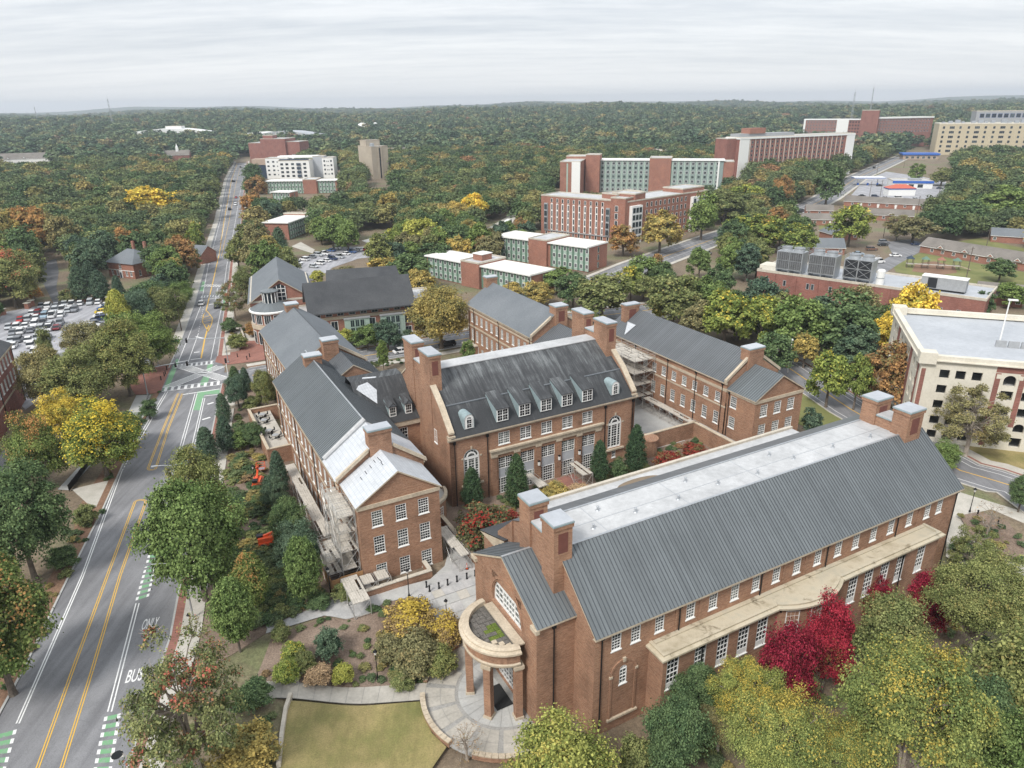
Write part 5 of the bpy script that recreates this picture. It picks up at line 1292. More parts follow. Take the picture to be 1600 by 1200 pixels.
# ============================================================= other buildings
MT['green_panel'] = plain('green_panel', (.12,.20,.15),.6); MT['green_pale'] = plain('pale_green_spandrel', (.36,.46,.40),.6)
MT['grey_green'] = plain('grey_green_panel', (.24,.30,.29),.6); MT['beige'] = mottled('beige_concrete', (.38,.32,.25),(.46,.40,.32),.1,.85,1,.06)
MT['yellow_wall'] = plain('cream_yellow_wall', (.50,.43,.30),.8); MT['blue'] = plain('blue_sign_band', (.03,.12,.45),.5); MT['red_roof'] = plain('red_metal_roof', (.50,.12,.07),.5)
MT['tan'] = plain('tan_deck', (.42,.32,.25),.85); MT['grey_wall'] = plain('grey_rendered_wall', (.34,.35,.36),.8); MT['navy'] = plain('navy_panel', (.03,.05,.08),.6)
_fw_ = {}
def winfar(parent, fr, side_fr, x, z, w, h, fm='white', split=2, gm='glass_far'):
 key = (round(w, 2), round(h, 2), fm, split, gm)
 if key not in _fw_:
  mb = MB()
  mb.hexa([(-w/2,-.06,0),(w/2,-.06,0),(w/2,.05,0),(-w/2,.05,0),(-w/2,-.06, h),(w/2,-.06, h),(w/2,.05, h),(-w/2,.05, h)], fm)
  b_ = .12
  for i in range(split):
   x0, x1 = -w/2+b_+(w-2*b_)*i/split+.03,-w/2+b_+(w-2*b_)*(i+1)/split-.03
   mb.poly([(x0,-.068, b_),(x1,-.068, b_),(x1,-.068, h-b_),(x0,-.068, h-b_)], gm)
  _fw_[key] = mb.mesh('window')
 return put('window', _fw_[key], parent, Vector(side_fr(x, 0, z))-rootloc(parent), side_fr.a)
def side(fr, w, d, which):
 if which == 'front': return fr, w
 if which == 'left': return Fr(fr(0, d)[:2], math.degrees(fr.a)-90), d
 if which == 'right': return Fr(fr(w, 0)[:2], math.degrees(fr.a)+90), d
 return Fr(fr(w, d)[:2], math.degrees(fr.a)+180), w
def body(parent, fr, s0, s1, t0, t1, z0, z1, m, roof='white_membrane', par=.5, name='wall', capm='coping'):
 mb = MB(); fr.box(mb, s0, s1, t0, t1, z0, z1, m); o = mb.build(name, parent)
 r_ = MB(); fr.box(r_, s0+.35, s1-.35, t0+.35, t1-.35, z1-.1, z1+.12, roof)
 for a, b_, c_, d_ in ((s0-.1, s1+.1, t0-.1, t0+.3),(s0-.1, s1+.1, t1-.3, t1+.1),(s0-.1, s0+.3, t0+.3, t1-.3),(s1-.3, s1+.1, t0+.3, t1-.3)): fr.box(r_, a, b_, c_, d_, z1-.05, z1+par, capm)
 r_.build('flat_roof', parent); return o
def grid(parent, sfr, xs, zs, w, h, **k):
 for x in xs:
  for z in zs: winfar(parent, None, sfr, x, z, w, h, **k)
def bld(label, o, ang, w, d, cat='building', name='building', clear=4, group=None):
 fr = Fr(o, ang); t_ = thing(name, label, cat, (*o, ter(*o)),0, group)
 if clear is not None: keep_clear(fr.rect(0, w, 0, d), clear)
 return t_, fr
def lin(a, b_, n): return [a+(b_-a)*i/(n-1) for i in range(n)]
# ---- low green-panelled dormitories
def panel_dorm(label, o, ang, w, d, h, blocks, floors, bay=2.55, tone='green_panel', endm='brick_dorm'):
 t_, fr = bld(label, o, ang, w, d, name='dormitory', clear=2)
 body(t_, fr, 0, w, 0, d, 0, h, endm)
 r_ = MB(); fr.box(r_, -.7, w+.3,-.8, d+.3, h+.02, h+.45, 'white'); r_.build('roof_slab', t_)
 fh = (h-.4)/floors
 pm = MB(); fr.box(pm, 0, bay*.42,-.12,.02,.3, h-.05, tone); pme = None
 x = .6
 while x < w-bay*.6:
  if any(a-.2 < x+bay/2 < b_+.2 for a, b_ in blocks): x += bay; continue
  mb = MB(); fr.box(mb, x, x+bay*.42,-.14,.01,.3, h-.02, tone); mb.build('green_panel', t_)
  mb = MB(); fr.box(mb, x+bay*.42, x+bay, -.09,.01,.3, h-.02, 'green_pale'); mb.build('spandrel_panel', t_)
  for k in range(floors): winfar(t_, None, Fr(fr(0,-.10)[:2], ang), x+bay*.71,.35+fh*k+fh*.32, bay*.50, fh*.56, split=2)
  x += bay
 for a, b_ in blocks: body(t_, fr, a, b_, -1.2, d+.6,0, h+1.0, endm)
 for k in range(floors):
  sf, ln = side(fr, w, d, 'right'); winfar(t_, None, sf, ln*.55,.5+fh*k, 1.0, fh*.75, split=1, fm='green_pale')
 return t_, fr
panel_dorm('low green-panelled dormitory with white roof, right in front of the orange-brick dormitory', (-6.2,296.5),-39.5,45.8,14,9.2, [(18.5,27.5)], 3)
t_, fr = panel_dorm('low dormitory with green panels, long white roof and brick stair block, nearest the shingle hall', (-31,263.5),-43,51.5,12,7.8, [(19.5,28.5)], 3)
mb = MB(); fr.box(mb, 21.5,26,3,8,8.8,11, 'brick_dorm'); mb.build('stair_head', t_); mb = MB(); fr.box(mb, 21.3,26.2,2.8,8.2,11.002,11.25, 'white'); mb.build('stair_head_roof', t_)
panel_dorm('green-panelled dormitory below the white apartment block beside the main road', (-181,546),0,53,13,9, [(28,38)], 3)
panel_dorm('small green-panelled block in front of the other dormitories beside the main road', (-160,492),-14,14,10,7, [], 2)
t_, fr = panel_dorm('low dormitory with a bright white roof above the car park behind the library', (-107.3,347.6),80,27,13,8, [(23.5,27)], 3)
# ---- brick dormitory with tall white window strips
t_, fr = bld('orange-brick dormitory with tall white window strips and two wings, beside the avenue', (15.4,353),-38.5,45,16, name='dormitory')
body(t_, fr, 0,45,0,15,0,18.8, 'brick_dorm'); 
x0 = 3.2
for i in range(12):
 x = x0+i*3.15; bay = i in (0,11)
 if not bay:
  mb = MB(); fr.box(mb, x-.62, x+.62,-.09,.01,3.0,15.6, 'white'); mb.build('window_strip', t_)
  for k in range(4): winfar(t_, None, Fr(fr(0,-.10)[:2], -38.5), x+.12,3.3+3.1*k, .95,2.7, split=1, fm='white')
  winfar(t_, None, Fr(fr(0,-.05)[:2], -38.5), x, 16.0,1.1,1.9, split=1)
 else:
  mb = MB(); fr.box(mb, x-1.0, x+1.0,-.7,.01,3.0,15.6, 'grey_wall'); mb.build('bay', t_)
  for k in range(4): winfar(t_, None, Fr(fr(0,-.71)[:2], -38.5), x, 3.2+3.1*k, 1.8,2.6, split=2, fm='grey_metal')
 winfar(t_, None, Fr(fr(0,-.05)[:2], -38.5), x, .6,1.2,1.9, split=1)
mb = MB(); fr.box(mb, 2,40,-.4,.02,2.5,2.85, 'grey_wall'); mb.build('string_course', t_)
body(t_, fr, 39.5,47,-1.0,8,0,20.2, 'brick_dorm'); body(t_, fr, 36,48,6,15.5,18,21.5, 'brick_dorm')
for k in range(5): winfar(t_, None, Fr(fr(0,-1.02)[:2], -38.5),42.6,1.2+3.3*k, 1.6,2.6, split=2)
f2 = Fr(fr(47,1.0)[:2], 41.5); keep_clear(f2.rect(0,62,-2,16),3)
body(t_, f2,0,62,0,16,0,18.6, 'brick_dorm'); body(t_, f2,2,20,8,17,18.6,21, 'brick_dorm'); body(t_, f2,44,62,2,14,18.6,20.4, 'brick_dorm')
for x in lin(14,44,10): grid(t_, f2, [x], lin(1.4,15.2,5),1.3,2.2, split=1)
for a, b_ in ((1.5,9),(48,60)):
 mb = MB(); f2.box(mb, a, b_, -1.6,.02,0,16.8, 'white'); mb.build('white_bay', t_)
 grid(t_, Fr(f2(0,-1.62)[:2], 41.5), lin(a+1.5, b_-1.5,3), lin(.9,13.6,5),1.9,2.4, split=2, fm='grey_metal')
# ---- long green slab dormitory behind
t_, fr = bld('long slab dormitory with grey-green panels and brick stair towers behind the orange-brick one', (57.5,535),-13.6,94,17, name='dormitory')
body(t_, fr, 0,94,0,16,0,21.6, 'grey_green'); mb = MB(); fr.box(mb, -1,95,-.8,16.5,21.72,22.2, 'white'); mb.build('roof_slab', t_)
body(t_, fr, 43.5,58.5,-1.4,16.5,0,23.4, 'brick_dorm'); body(t_, fr, 91.5,101,.4,15,0,21, 'brick_dorm')
for x in lin(2.2,41.5,11)+lin(61,90,8):
 mb = MB(); fr.box(mb, x-2.1, x-1.2,-.16,.01,.2,21.5, 'green_pale'); mb.build('green_panel', t_)
 for k in range(7):
  winfar(t_, None, Fr(fr(0,-.04)[:2], -13.6), x+.2,.8+3.0*k, 1.9,1.9, split=2, fm='green_pale' if k % 2 else 'white')
mb = MB(); fr.box(mb, 90.3,91.4,-.5,.02,0,21.6, 'white'); mb.build('end_fin', t_)
f2 = Fr((35.5,514),-14); keep_clear(f2.rect(0,20,0,30),2)
body(t_, f2,0,14,0,26,0,22.4, 'brick_dorm'); mb = MB(); f2.box(mb, 8.2,14.2,-.5,.02,0,22.4, 'white'); mb.build('white_fin', t_)
mb = MB(); f2.box(mb, 4.6,5.6,-.08,.01,.5,21.5, 'green_pale'); mb.build('stair_window_strip', t_)
body(t_, f2,15,25,20,32,0,25.8, 'brick_dorm'); body(t_, f2,0,15,25.8,40,0,24.4, 'brick_dorm')
# ---- tall brick and white tower block
t_, fr = bld('tall red-brick block with a white end panel and white cornice, right of the slab dormitory', (181,585),25,125,18, name='tower_block')
body(t_, fr, 0,125,0,16,0,33.4, 'brick_red'); mb = MB(); fr.box(mb, -.5,125.6,-.7,16.5,32.2,33.4, 'white'); fr.box(mb, 2,60,4,14,33.5,36, 'grey_wall'); fr.box(mb, 12,28,3,13,36,40, 'brick_dorm'); mb.build('roof_works', t_)
mb = MB(); fr.box(mb, -.2,9.5,-.5,.02,0,33.0, 'white'); mb.build('white_panel', t_); mb = MB(); fr.box(mb, 116,125.4,-.5,.02,0,33.2, 'white'); mb.build('white_panel', t_)
for x in lin(13,112,20):
 mb = MB(); fr.box(mb, x-2.6, x-2.2,-.35,.02,1,32.1, 'stone_white'); mb.build('pier', t_)
 for k in range(9): winfar(t_, None, fr, x, 3.0+3.2*k, 1.7,1.9, split=1, fm='grey_wall')
f2 = Fr(fr(-9,4)[:2], 25); body(t_, f2,0,9,0,14,0,32.6, 'brick_red')
# ---- brick hospital-like group beyond
t_, fr = bld('red-brick wing group with a white slab end far behind the tall brick block', (392,1000),-28,70,18, name='tower_block')
z_ = 0
body(t_, fr, 0,70,0,16,0,36, 'brick_red'); mb = MB(); fr.box(mb, 40,54,-1,.02,0,36.4, 'white'); mb.build('white_panel', t_); mb = MB(); fr.box(mb, -.4,2,-1,.02,0,36.4, 'white'); mb.build('white_panel', t_); mb = MB(); fr.box(mb, -.5,70.5,-.8,16.5,35.6,36.9, 'white'); mb.build('roof_band', t_)
body(t_, fr, 68,88,-4,20,0,47, 'brick_red')
grid(t_, fr, lin(5,38,10), lin(12,32,6),1.9,2.1, split=1); grid(t_, fr, lin(56,66,4), lin(12,32,6),1.9,2.1, split=1, fm='brick_far')
f2 = Fr(fr(86,8)[:2], 12); body(t_, f2,0,84,0,16,0,38, 'brick_red'); grid(t_, f2, lin(6,78,17), lin(20,34,5),2.4,1.8, split=1); mb = MB(); f2.box(mb, 1,84.5,-.8,16,36.8,38.4, 'white'); mb.build('roof_band', t_)
# ---- cream office block
t_, fr = bld('cream-yellow office block with dark window bands and rooftop plant, far right', (486,849),-19,92,30, name='office_block')
body(t_, fr, 0,92,0,28,0,33, 'yellow_wall', 'grey_membrane', 1.2, capm='stone_white')
for k in range(6):
 for x in range(11):
  wd = 5.2 if x % 3 == 1 else 2.6
  winfar(t_, None, fr, 5+x*8.2,3+5.0*k, wd, 2.9, split=3 if wd > 3 else 1, fm='stone_white')
mb = MB()
for i in range(12): fr.box(mb, 4+i*7.3,7+i*7.3+(i % 3),8+(i % 4)*4,12+(i % 4)*4,33.2,35.2+(i % 3), 'grey_metal')
mb.build('rooftop_plant', t_)
f2 = Fr((560,905),-19); tt, _ = bld('white and blue rooftop laboratory block behind the cream office block', (570,900),-19,60,24, name='office_block', clear=2); body(tt, f2,0,62,0,24,0,45, 'grey_wall'); grid(tt, f2, lin(6,56,9), [38], 4.6,4.5, split=2, fm='blue')
# ---- beige tower
t_, fr = bld('windowless beige tower with a dark vertical slot, standing alone above the trees', (-119,647),38,16,25, name='tower_block', clear=5)
body(t_, fr, 0,16,0,25,0,27.2, 'beige', 'white_membrane', .5, capm='beige'); body(t_, fr, 2,15.5,13,24.5,27.3,32, 'beige', capm='beige')
mb = MB(); fr.box(mb, 7.2,8.6,-.05,.02,1.0,26.4, 'dark_slot'); mb.build('dark_slot', t_); mb = MB(); fr.box(mb, 5.6,7.1,-.35,.02,0,26.9, 'beige'); fr.box(mb, 8.7,10.2,-.35,.02,0,26.9, 'beige'); mb.build('fin', t_)
mb = MB(); mb.lathe(fr(5,8,27.4), [(2,0),(2,2.4),(0,2.8)], 'grey_metal', 10); mb.build('rooftop_tank', t_)
# ---- white apartment block
t_, fr = bld('white apartment block with small square windows and dark balconies beside the far road', (-219,668),2,60,18, name='apartment_block')
for a, b_, t0, t1, h_ in ((0,20,0,16,17.6),(15,42,-14,4,16.2),(42,52,2,14,18.6),(51,61,-2,14,17.4)): body(t_, fr, a, b_, t0, t1,0, h_, 'white' if a != 42 else 'grey_membrane')
mb = MB(); fr.box(mb, 10,46,4,16,17.6,19.2, 'white'); mb.build('penthouse', t_); mb = MB(); fr.box(mb, 16,41,-14.0,-9,16.4,17.6, 'navy'); mb.build('roof_balcony', t_)
grid(t_, fr, [2.4,7], lin(3,14,4),2.0,1.5, split=1, fm='grey_metal'); grid(t_, fr, [10.5,12.8], lin(3,14,4),1.0,1.1, split=1, fm='grey_metal')
f2 = Fr(fr(0,-14)[:2], 2); grid(t_, f2, [18,22.5,27.5,38], lin(2.5,12.5,4),2.6,1.9, split=1, fm='grey_metal')
for k in range(4): mb = MB(); fr.box(mb, 31,34.5,-14.9,-13.9,2.4+3.3*k, 4.4+3.3*k, 'navy'); mb.build('balcony', t_)
f2 = Fr(fr(0,-2)[:2], 2); grid(t_, f2, [53,59], lin(3,14,4),1.6,1.7, split=1, fm='grey_metal'); grid(t_, f2, [55.3,56.6], lin(3,14,4),.8,1.1, split=1, fm='grey_metal')
f2 = Fr(fr(-19,3)[:2], 2); body(t_, f2,0,19,0,14,0,12, 'navy'); mb = MB(); f2.box(mb, 6,19,-.3,12,12.1,17, 'tan'); mb.build('terrace_room', t_)
# ---- brick windowless block by the far road
t_, fr = bld('plain windowless red-brick block at the bend of the far road', (-303,872),-8,64,30, name='brick_block')
body(t_, fr, 0,16,0,28,0,22, 'brick_red', 'grey_membrane'); body(t_, fr, 16,46,-2,28,0,26.5, 'brick_red', 'grey_membrane'); body(t_, fr, 46,62,1,28,0,23, 'brick_red', 'grey_membrane'); body(t_, fr, 15,27,8,20,26,30, 'brick_red', 'grey_membrane')
# ---- arenas, dome, church and houses far left
def vault(parent, fr, s0, s1, t0, t1, z0, rise, m, n=14, name='curved_roof'):
 mb = MB(); q = []
 for i in range(n+1):
  u = i/n; q.append((s0+(s1-s0)*u, z0+rise*math.sin(math.pi*u)))
 for (sa, za),(sb, zb) in zip(q[:-1], q[1:]): mb.hexa([fr(sa, t0, z0-.8), fr(sb, t0, z0-.8), fr(sb, t1, z0-.8), fr(sa, t1, z0-.8), fr(sa, t0, za), fr(sb, t0, zb), fr(sb, t1, zb), fr(sa, t1, za)], m)
 return mb.build(name, parent)
def rz(v, d, x):  # level of the hillside a building of the distance stands on
 return ter(*v)
o = (-640,1235); t_, fr = bld('sports hall with a long low white curved roof above brick walls, far left', o, 6,150,60, clear=8); zb = ter(*o)
body(t_, fr, -12,125,-12,0, zb-4, zb+9, 'brick_red'); body(t_, fr, 100,150,-6,10, zb-4, zb+14, 'brick_red'); vault(t_, fr, 0,154,0,55, zb+13,9, 'white'); body(t_, fr, -34,-10,-20,0, zb-4, zb+12, 'brick_red'); body(t_, fr, 70,95,20,40, zb+20, zb+25, 'white')
mb = MB(); fr.box(mb, 6,50,-.3,.01, zb+9.2, zb+14, 'dark_slot'); mb.build('window_band', t_); grid(t_, Fr(fr(0,-12.1)[:2], 6), lin(0,120,20), [zb+3.5], 2.6,2.2, split=1)
o = (-405,1195); t_, fr = bld('sports arena with white ribbed roof and dark arched openings left of the centre far off', o, -12,106,40, clear=6); zb = ter(*o)
vault(t_, fr, -32,40,5,40, zb+14,5, 'white'); vault(t_, fr, 0,106,-3,40, zb+14,6.5, 'grey_membrane'); body(t_, fr, 0,104,0,36, zb-4, zb+13.3, 'grey_membrane')
for a, b_ in ((20,33),(52,70),(82,98)): mb = MB(); fr.box(mb, a, b_, -.5,.02, zb+1, zb+10, 'dark_slot'); mb.build('dark_opening', t_)
mb = MB()
for i in range(17): fr.box(mb, 3+i*6.2,3.6+i*6.2,-3.5,-3.1, zb+13.4, zb+14.6+6.3*math.sin(math.pi*(3+i*6.2)/106), 'stone_white')
tag(mb.build('roof_rib', t_), kind='stuff')
o = (-322,1462); t_, fr = bld('dark low building with a white dome far off above the wood', o, -10,74,34, clear=8); zb = ter(*o)
body(t_, fr, 0,72,0,32, zb-4, zb+12, 'navy', 'navy', capm='navy'); mb = MB(); mb.lathe(fr(36,16, zb+12), [(12*math.cos(R(a)),9*math.sin(R(a))) for a in range(0,91,10)], 'white', 20); mb.build('dome', t_)
o = (-264,1500); t_, fr = bld('small white round water tank on a stem beyond the dome', o, 0,8,8, 'water tower', 'water_tower', 10); zb = ter(*o)
mb = MB(); mb.lathe((*o, zb), [(1,0),(1,16),(4,18.5),(4.5,20),(0,22)], 'white', 14); mb.build('tank', t_)
def gabled(label, o, ang, w, d, eave, ridge, wallm, roofm, wins=0, name='house', along='s', doors=0, gables=(), group=None, chim=None, clear=3):
 t_, fr = bld(label, o, ang, w, d, 'house', name, clear, group); zb = ter(*o)
 mb = MB(); fr.box(mb, 0, w, 0, d, zb-1, zb+eave, wallm); mb.build('wall', t_)
 gable_roof(t_, fr, 0, w, 0, d, zb+eave, zb+ridge, roofm, along, .5,.4,.18, fascia='white')
 if along == 's':
  for x, fl in ((0,1),(w, 0)):
   A, B = ((x, d),(x, 0)) if fl else ((x, 0),(x, d)); gable_wall(t_, fr, A, B, zb+eave, zb+eave, zb+ridge-.05, wallm)
 else:
  gable_wall(t_, fr, (0,0),(w, 0), zb+eave, zb+eave, zb+ridge-.05, wallm)
 for x in (lin(w*.1, w*.9, wins) if wins > 1 else []): winfar(t_, None, fr, x, zb+.9,1.3, min(1.4, eave-1.2), split=2)
 for x in (lin(w*.2, w*.8, doors) if doors > 1 else []):
  mb = MB(); fr.box(mb, x-.5, x+.5,-.08,.01, zb, zb+2.1, 'white'); mb.build('door', t_)
 for x in gables:
  g_ = MB(); y0 = -.9; z0 = zb+eave+.05
  g_.poly([fr(x-1.5, y0, z0), fr(x+1.5, y0, z0), fr(x, y0, z0+1.3)], 'white'); g_.poly([fr(x-1.0, y0-.03, z0+.12), fr(x+1.0, y0-.03, z0+.12), fr(x, y0-.03, z0+.95)], wallm)
  for sg in (-1,1): g_.poly([fr(x, y0-.1, z0+1.36), fr(x, d/2-.6, z0+1.36), fr(x+sg*1.7, d*.15, z0), fr(x+sg*1.7, y0-.1, z0)][::sg], roofm)
  g_.build('porch_gable', t_)
 if chim: mb = MB(); fr.box(mb, chim[0]-.7, chim[0]+.7, chim[1]-.5, chim[1]+.5, zb+eave, zb+ridge+1.8, 'brick_dorm'); mb.build('chimney', t_)
 return t_, fr
gabled('row of white gabled houses with a brown roof and red chimney, far left edge', (-597,848),16,74,14,9,14.5, 'white', 'shingle_brown', 9, chim=(70,7), gables=(8,24,40,64))
gabled('pale house with a grey-blue roof among the trees on the left', (-512,930),10,24,12,7,11, 'white', 'shingle', 4)
t_, fr = gabled('brick church with a white steeple and white-trimmed gable beside the main road', (-420,880),14,40,14,9,14, 'brick_red', 'shingle_brown', 5, 'church'); zb = 0
mb = MB(); fr.box(mb, 25,28,5,8,10,16, 'white'); p4 = fr.rect(25.2,27.8,5.2,7.8); mb.prism(p4,16,17.5, 'white'); ap = fr(26.5,6.5,22)
for i in range(4): mb.poly([(*p4[i], 17.5),(*p4[(i+1) % 4], 17.5), ap], 'white')
mb.build('steeple', t_)
t_, fr = bld('two-storey brick house with a grey hipped roof and two chimneys behind the car park', (-155.5,272.5),-24,14,12, 'house', 'house', 4)
facade(t_, fr, (0,0),(14,0),-.3,5.6, [(1.6,.8,1.1,2.2,2,4),(4.2,.8,1.1,2.2,2,4),(9.2,.8,1.1,2.2,2,4),(11.6,.8,1.1,2.2,2,4),(6.2,3.4,1.2,1.6,2,4)], 'brick_dorm')
facade(t_, fr, (14,0),(14,12),-.3,5.6, [(2,.8,1.1,2.2,2,4),(8,.8,1.1,2.2,2,4)], 'brick_dorm'); facade(t_, fr, (0,12),(0,0),-.3,5.6, [(3,.8,1.1,2.2,2,4)], 'brick_dorm'); facade(t_, fr, (14,12),(0,12),-.3,5.6, [], 'brick_dorm')
mb = MB(); c0, c1 = fr(5,6,10), fr(9,6,10); e_ = [fr(-.6,-.6,5.6), fr(14.6,-.6,5.6), fr(14.6,12.6,5.6), fr(-.6,12.6,5.6)]
for q in ([e_[0], e_[1], c1, c0], [e_[1], e_[2], c1], [e_[2], e_[3], c0, c1], [e_[3], e_[0], c0], e_[::-1]): mb.poly(q, 'shingle')
mb.build('hip_roof', t_)
for s, t0 in ((3,10.5),(8.5,11.2)): mb = MB(); fr.box(mb, s-.5, s+.5, t0-.4, t0+.4,5,12, 'brick_dorm'); mb.build('chimney', t_)
mb = MB(); fr.box(mb, 6.0,7.6,-.25,.02,-.2,2.9, 'white'); fr.box(mb, 6.4,7.2,-.3,-.24,-.2,2.1, 'navy'); mb.build('door', t_)
mb = MB(); fr.box(mb, -.05,14.05,-.06,.02,2.75,3.0, 'white'); mb.build('belt_course', t_)
gabled('low house roof showing behind the brick house', (-150,300),-20,24,9,4,7, 'brick_dorm', 'shingle', 3)
# ---- brick hall at the left edge
lh = thing('brick_hall', 'red-brick hall with white sash windows cut off by the left edge', 'building', (-104,135,0))
lf = Fr((-92,105),111.8); keep_clear(lf.rect(0,45,-2,20),1)
facade(lh, lf, (0,0),(45,0),-.5,13.2, [(x, z, 1.25, h, 3,6) for x in [1.2+2.55*i for i in range(17)] for z, h in ((9.9,2.2),(6.1,2.4))]+[(x, 2.2,1.25,2.2,3,4) for x in ()], 'brick_red')
facade(lh, lf, (45,0),(45,20),-.5,13.2, [], 'brick_red')
gable_roof(lh, lf, 0,45,0,20,13.2,18.5, 'shingle_dark', 's', .5,.2); band(lh, lf, [((0,0),(45.1,0))], 12.5,13.1,.3, 'stone', 'cornice'); band(lh, lf, [((0,0),(45.1,0))], 4.4,4.75,.1, 'stone', 'belt_course'); 
for s in (44.7,30,15): downpipe(lh, lf, s, 0,0,12.9)
for s in (42,37.5,33): 
 mb = MB(); n = 8
 for i in range(n):
  a0, a1 = math.pi*i/n, math.pi*(i+1)/n
  mb.hexa([lf(s+r*math.cos(a), dy, 1.6+r*math.sin(a)) for dy in (-.08,.0) for r, a in ((1.1, a0),(1.3, a0),(1.3, a1),(1.1, a1))], 'brick_red')
 mb.build('blind_arch', lh)
ph = thing('entrance_porch', 'white-edged brick porch roof at the left edge below the brick hall', 'porch', (-86,106,0)); pf_ = Fr((-87,108),111.8)
mb = MB(); pf_.box(mb, -9,2,-2.6,-.1,5.4,5.8, 'shingle_dark'); mb.build('porch_roof', ph); mb = MB(); pf_.box(mb, -9,2.1,-2.75,-2.6,4.8,5.8, 'stone_white'); mb.build('porch_fascia', ph)
for s in (1.2,-3,-7): mb = MB(); pf_.box(mb, s, s+.8,-2.4,-1.6,-.2,5.4, 'brick_red'); mb.build('porch_pier', ph)
# ---- library with glass drum
lb = thing('library', 'brick and glass library with round glazed drum and big dark roofs across the street', 'building', CF(45,195,0))
keep_clear(CF.rect(24,70,180,235),2)
f1 = Fr(CF(25.7,200)[:2], 28-10); 
body(lb, f1,0,16.5,0,33,-.5,10.4, 'brick_dorm', 'shingle'); gable_roof(lb, f1,0,16.5,0,33,10.5,16.2, 'shingle', 't', .7,.6); gable_wall(lb, f1,(0,0),(16.5,0),10.4,10.4,16.1, 'brick_dorm')
mb = MB(); mb.poly([f1(5.2,-.15,10.6), f1(9.6,-.15,10.6), f1(9.6,-.15,14.4), f1(8.25,-.15,15.2), f1(5.2,-.15,13.6)], 'glass_far'); mb.build('gable_glazing', lb)
mb = MB()
for s in (5.2,6.3,7.4,8.5,9.6): f1.box(mb, s-.09, s+.09,-.22,-.12,10.5,13.6+min(1.4, max(0,1.4-abs(s-8.2)*.4)), 'white')
for z in (11.6,12.7,13.8): f1.box(mb, 5.2,9.6,-.22,-.12, z-.08, z+.08, 'white')
mb.build('glazing_bar', lb)
dc_ = CF(30.6,196.5)
mb = MB(); mb.lathe(dc_, [(5.3,-.5),(5.3,4.6)], 'brick_dorm', 28); mb.lathe(dc_, [(5.7,4.6),(5.7,5.8),(5.3,5.8)], 'stone', 28); mb.lathe(dc_, [(5.2,5.8),(5.2,8.8)], 'brick_dorm', 28); mb.build('drum_wall', lb)
mb = MB(); mb.lathe(dc_, [(5.2,8.8),(5.9,9.0),(5.9,9.35),(5.6,9.5)], 'white', 32); mb.lathe(dc_, [(5.6,9.5),(2.6,11.0),(2.2,11.0)], 'metal_roof', 32); mb.build('drum_roof', lb)
mb = MB(); mb.lathe(dc_, [(1.9,10.9),(1.9,13.8)], 'glass_far', 16); mb.lathe(dc_, [(2.3,13.8),(2.4,14.1),(1.6,14.3),(0,14.7)], 'metal_roof', 16); 
for i in range(12): mb.tube((dc_[0]+1.95*math.cos(i*math.pi/6), dc_[1]+1.95*math.sin(i*math.pi/6),10.9),(dc_[0]+1.95*math.cos(i*math.pi/6), dc_[1]+1.95*math.sin(i*math.pi/6),13.8),.14,.14, 'white', 4)
mb.build('lantern', lb)
for i in range(9):
 a = R(28-195+i*27); p_ = (dc_[0]+5.24*math.cos(a), dc_[1]+5.24*math.sin(a),6.0); winfar(lb, None, Fr(p_[:2], math.degrees(a)+90),0,6.0,1.9,2.6, split=3)
 p_ = (dc_[0]+5.34*math.cos(a), dc_[1]+5.34*math.sin(a)); winfar(lb, None, Fr(p_, math.degrees(a)+90),0,.3,1.7,3.6, split=2)
f2 = Fr(CF(38.2,183)[:2], 28-8); body(lb, f2,0,27,0,13,-.5,9.7, 'brick_dorm', 'shingle_dark')
mb = MB(); mb.hexa([f2(-1,-1.5,9.5), f2(27.6,-1.5,9.5), f2(27.6,6.4,16.2), f2(-1,6.4,16.2), f2(-1,-1.5,9.85), f2(27.6,-1.5,9.85), f2(27.6,6.4,16.6), f2(-1,6.4,16.6)], 'shingle_dark')
mb.hexa([f2(-1,6.42,16.2), f2(27.6,6.42,16.2), f2(27.6,14,9.5), f2(-1,14,9.5), f2(-1,6.42,16.6), f2(27.6,6.42,16.6), f2(27.6,14,9.85), f2(-1,14,9.85)], 'shingle_dark'); mb.build('slate_roof', lb)
for sx in (0,27): gable_wall(lb, f2,(sx, 13) if sx == 0 else (sx, 0),(sx, 0) if sx == 0 else (sx, 13),9.7,9.7,16.1, 'brick_dorm')
band(lb, f2, [((-.2,0),(27.2,0))], 7.5,8.3,.15, 'stone', 'frieze')
for s in (8.2,17.8):
 mb = MB(); f2.box(mb, s, s+6.6,-.9,.02,.2,7.4, 'green_pale'); f2.box(mb, s-.2, s+6.8,-1.1,.02,7.4,7.8, 'grey_wall'); mb.build('bay_window', lb); grid(lb, Fr(f2(0,-.93)[:2], 20), [s+2.0, s+3.3, s+4.6], [1.0,3.1,5.2], 1.25,2.0, split=2, fm='green_pale')
for s in (2.2,5.6,15.6,25.4): grid(lb, f2, [s], [4.5], 1.9,2.6, split=2); grid(lb, f2, [s], [.8], 1.9,2.8, split=2)
grid(lb, f2, lin(1.4,25.6,9), [8.45], 1.8,.9, split=2, fm='grey_metal')
f3 = Fr(CF(42,197)[:2], 28-4); body(lb, f3,-1,24,0,16,-.5,10.5, 'brick_dorm', 'white_membrane'); mb = MB(); mb.hexa([f3(4,2,10.8), f3(26,-1,10.8), f3(26,6,15.6), f3(6,9,15.6), f3(4,2,11.1), f3(26,-1,11.1), f3(26,6,15.9), f3(6,9,15.9)], 'shingle_dark'); mb.build('slate_roof', lb)
f4 = Fr(CF(33.5,187)[:2], 28); body(lb, f4,0,7,0,10,-.5,8.3, 'brick_dorm', 'white_membrane')
f4 = Fr(f2(27.3,1)[:2], 20); body(lb, f4,0,7,2,14,-.5,9.8, 'brick_dorm', 'white_membrane')
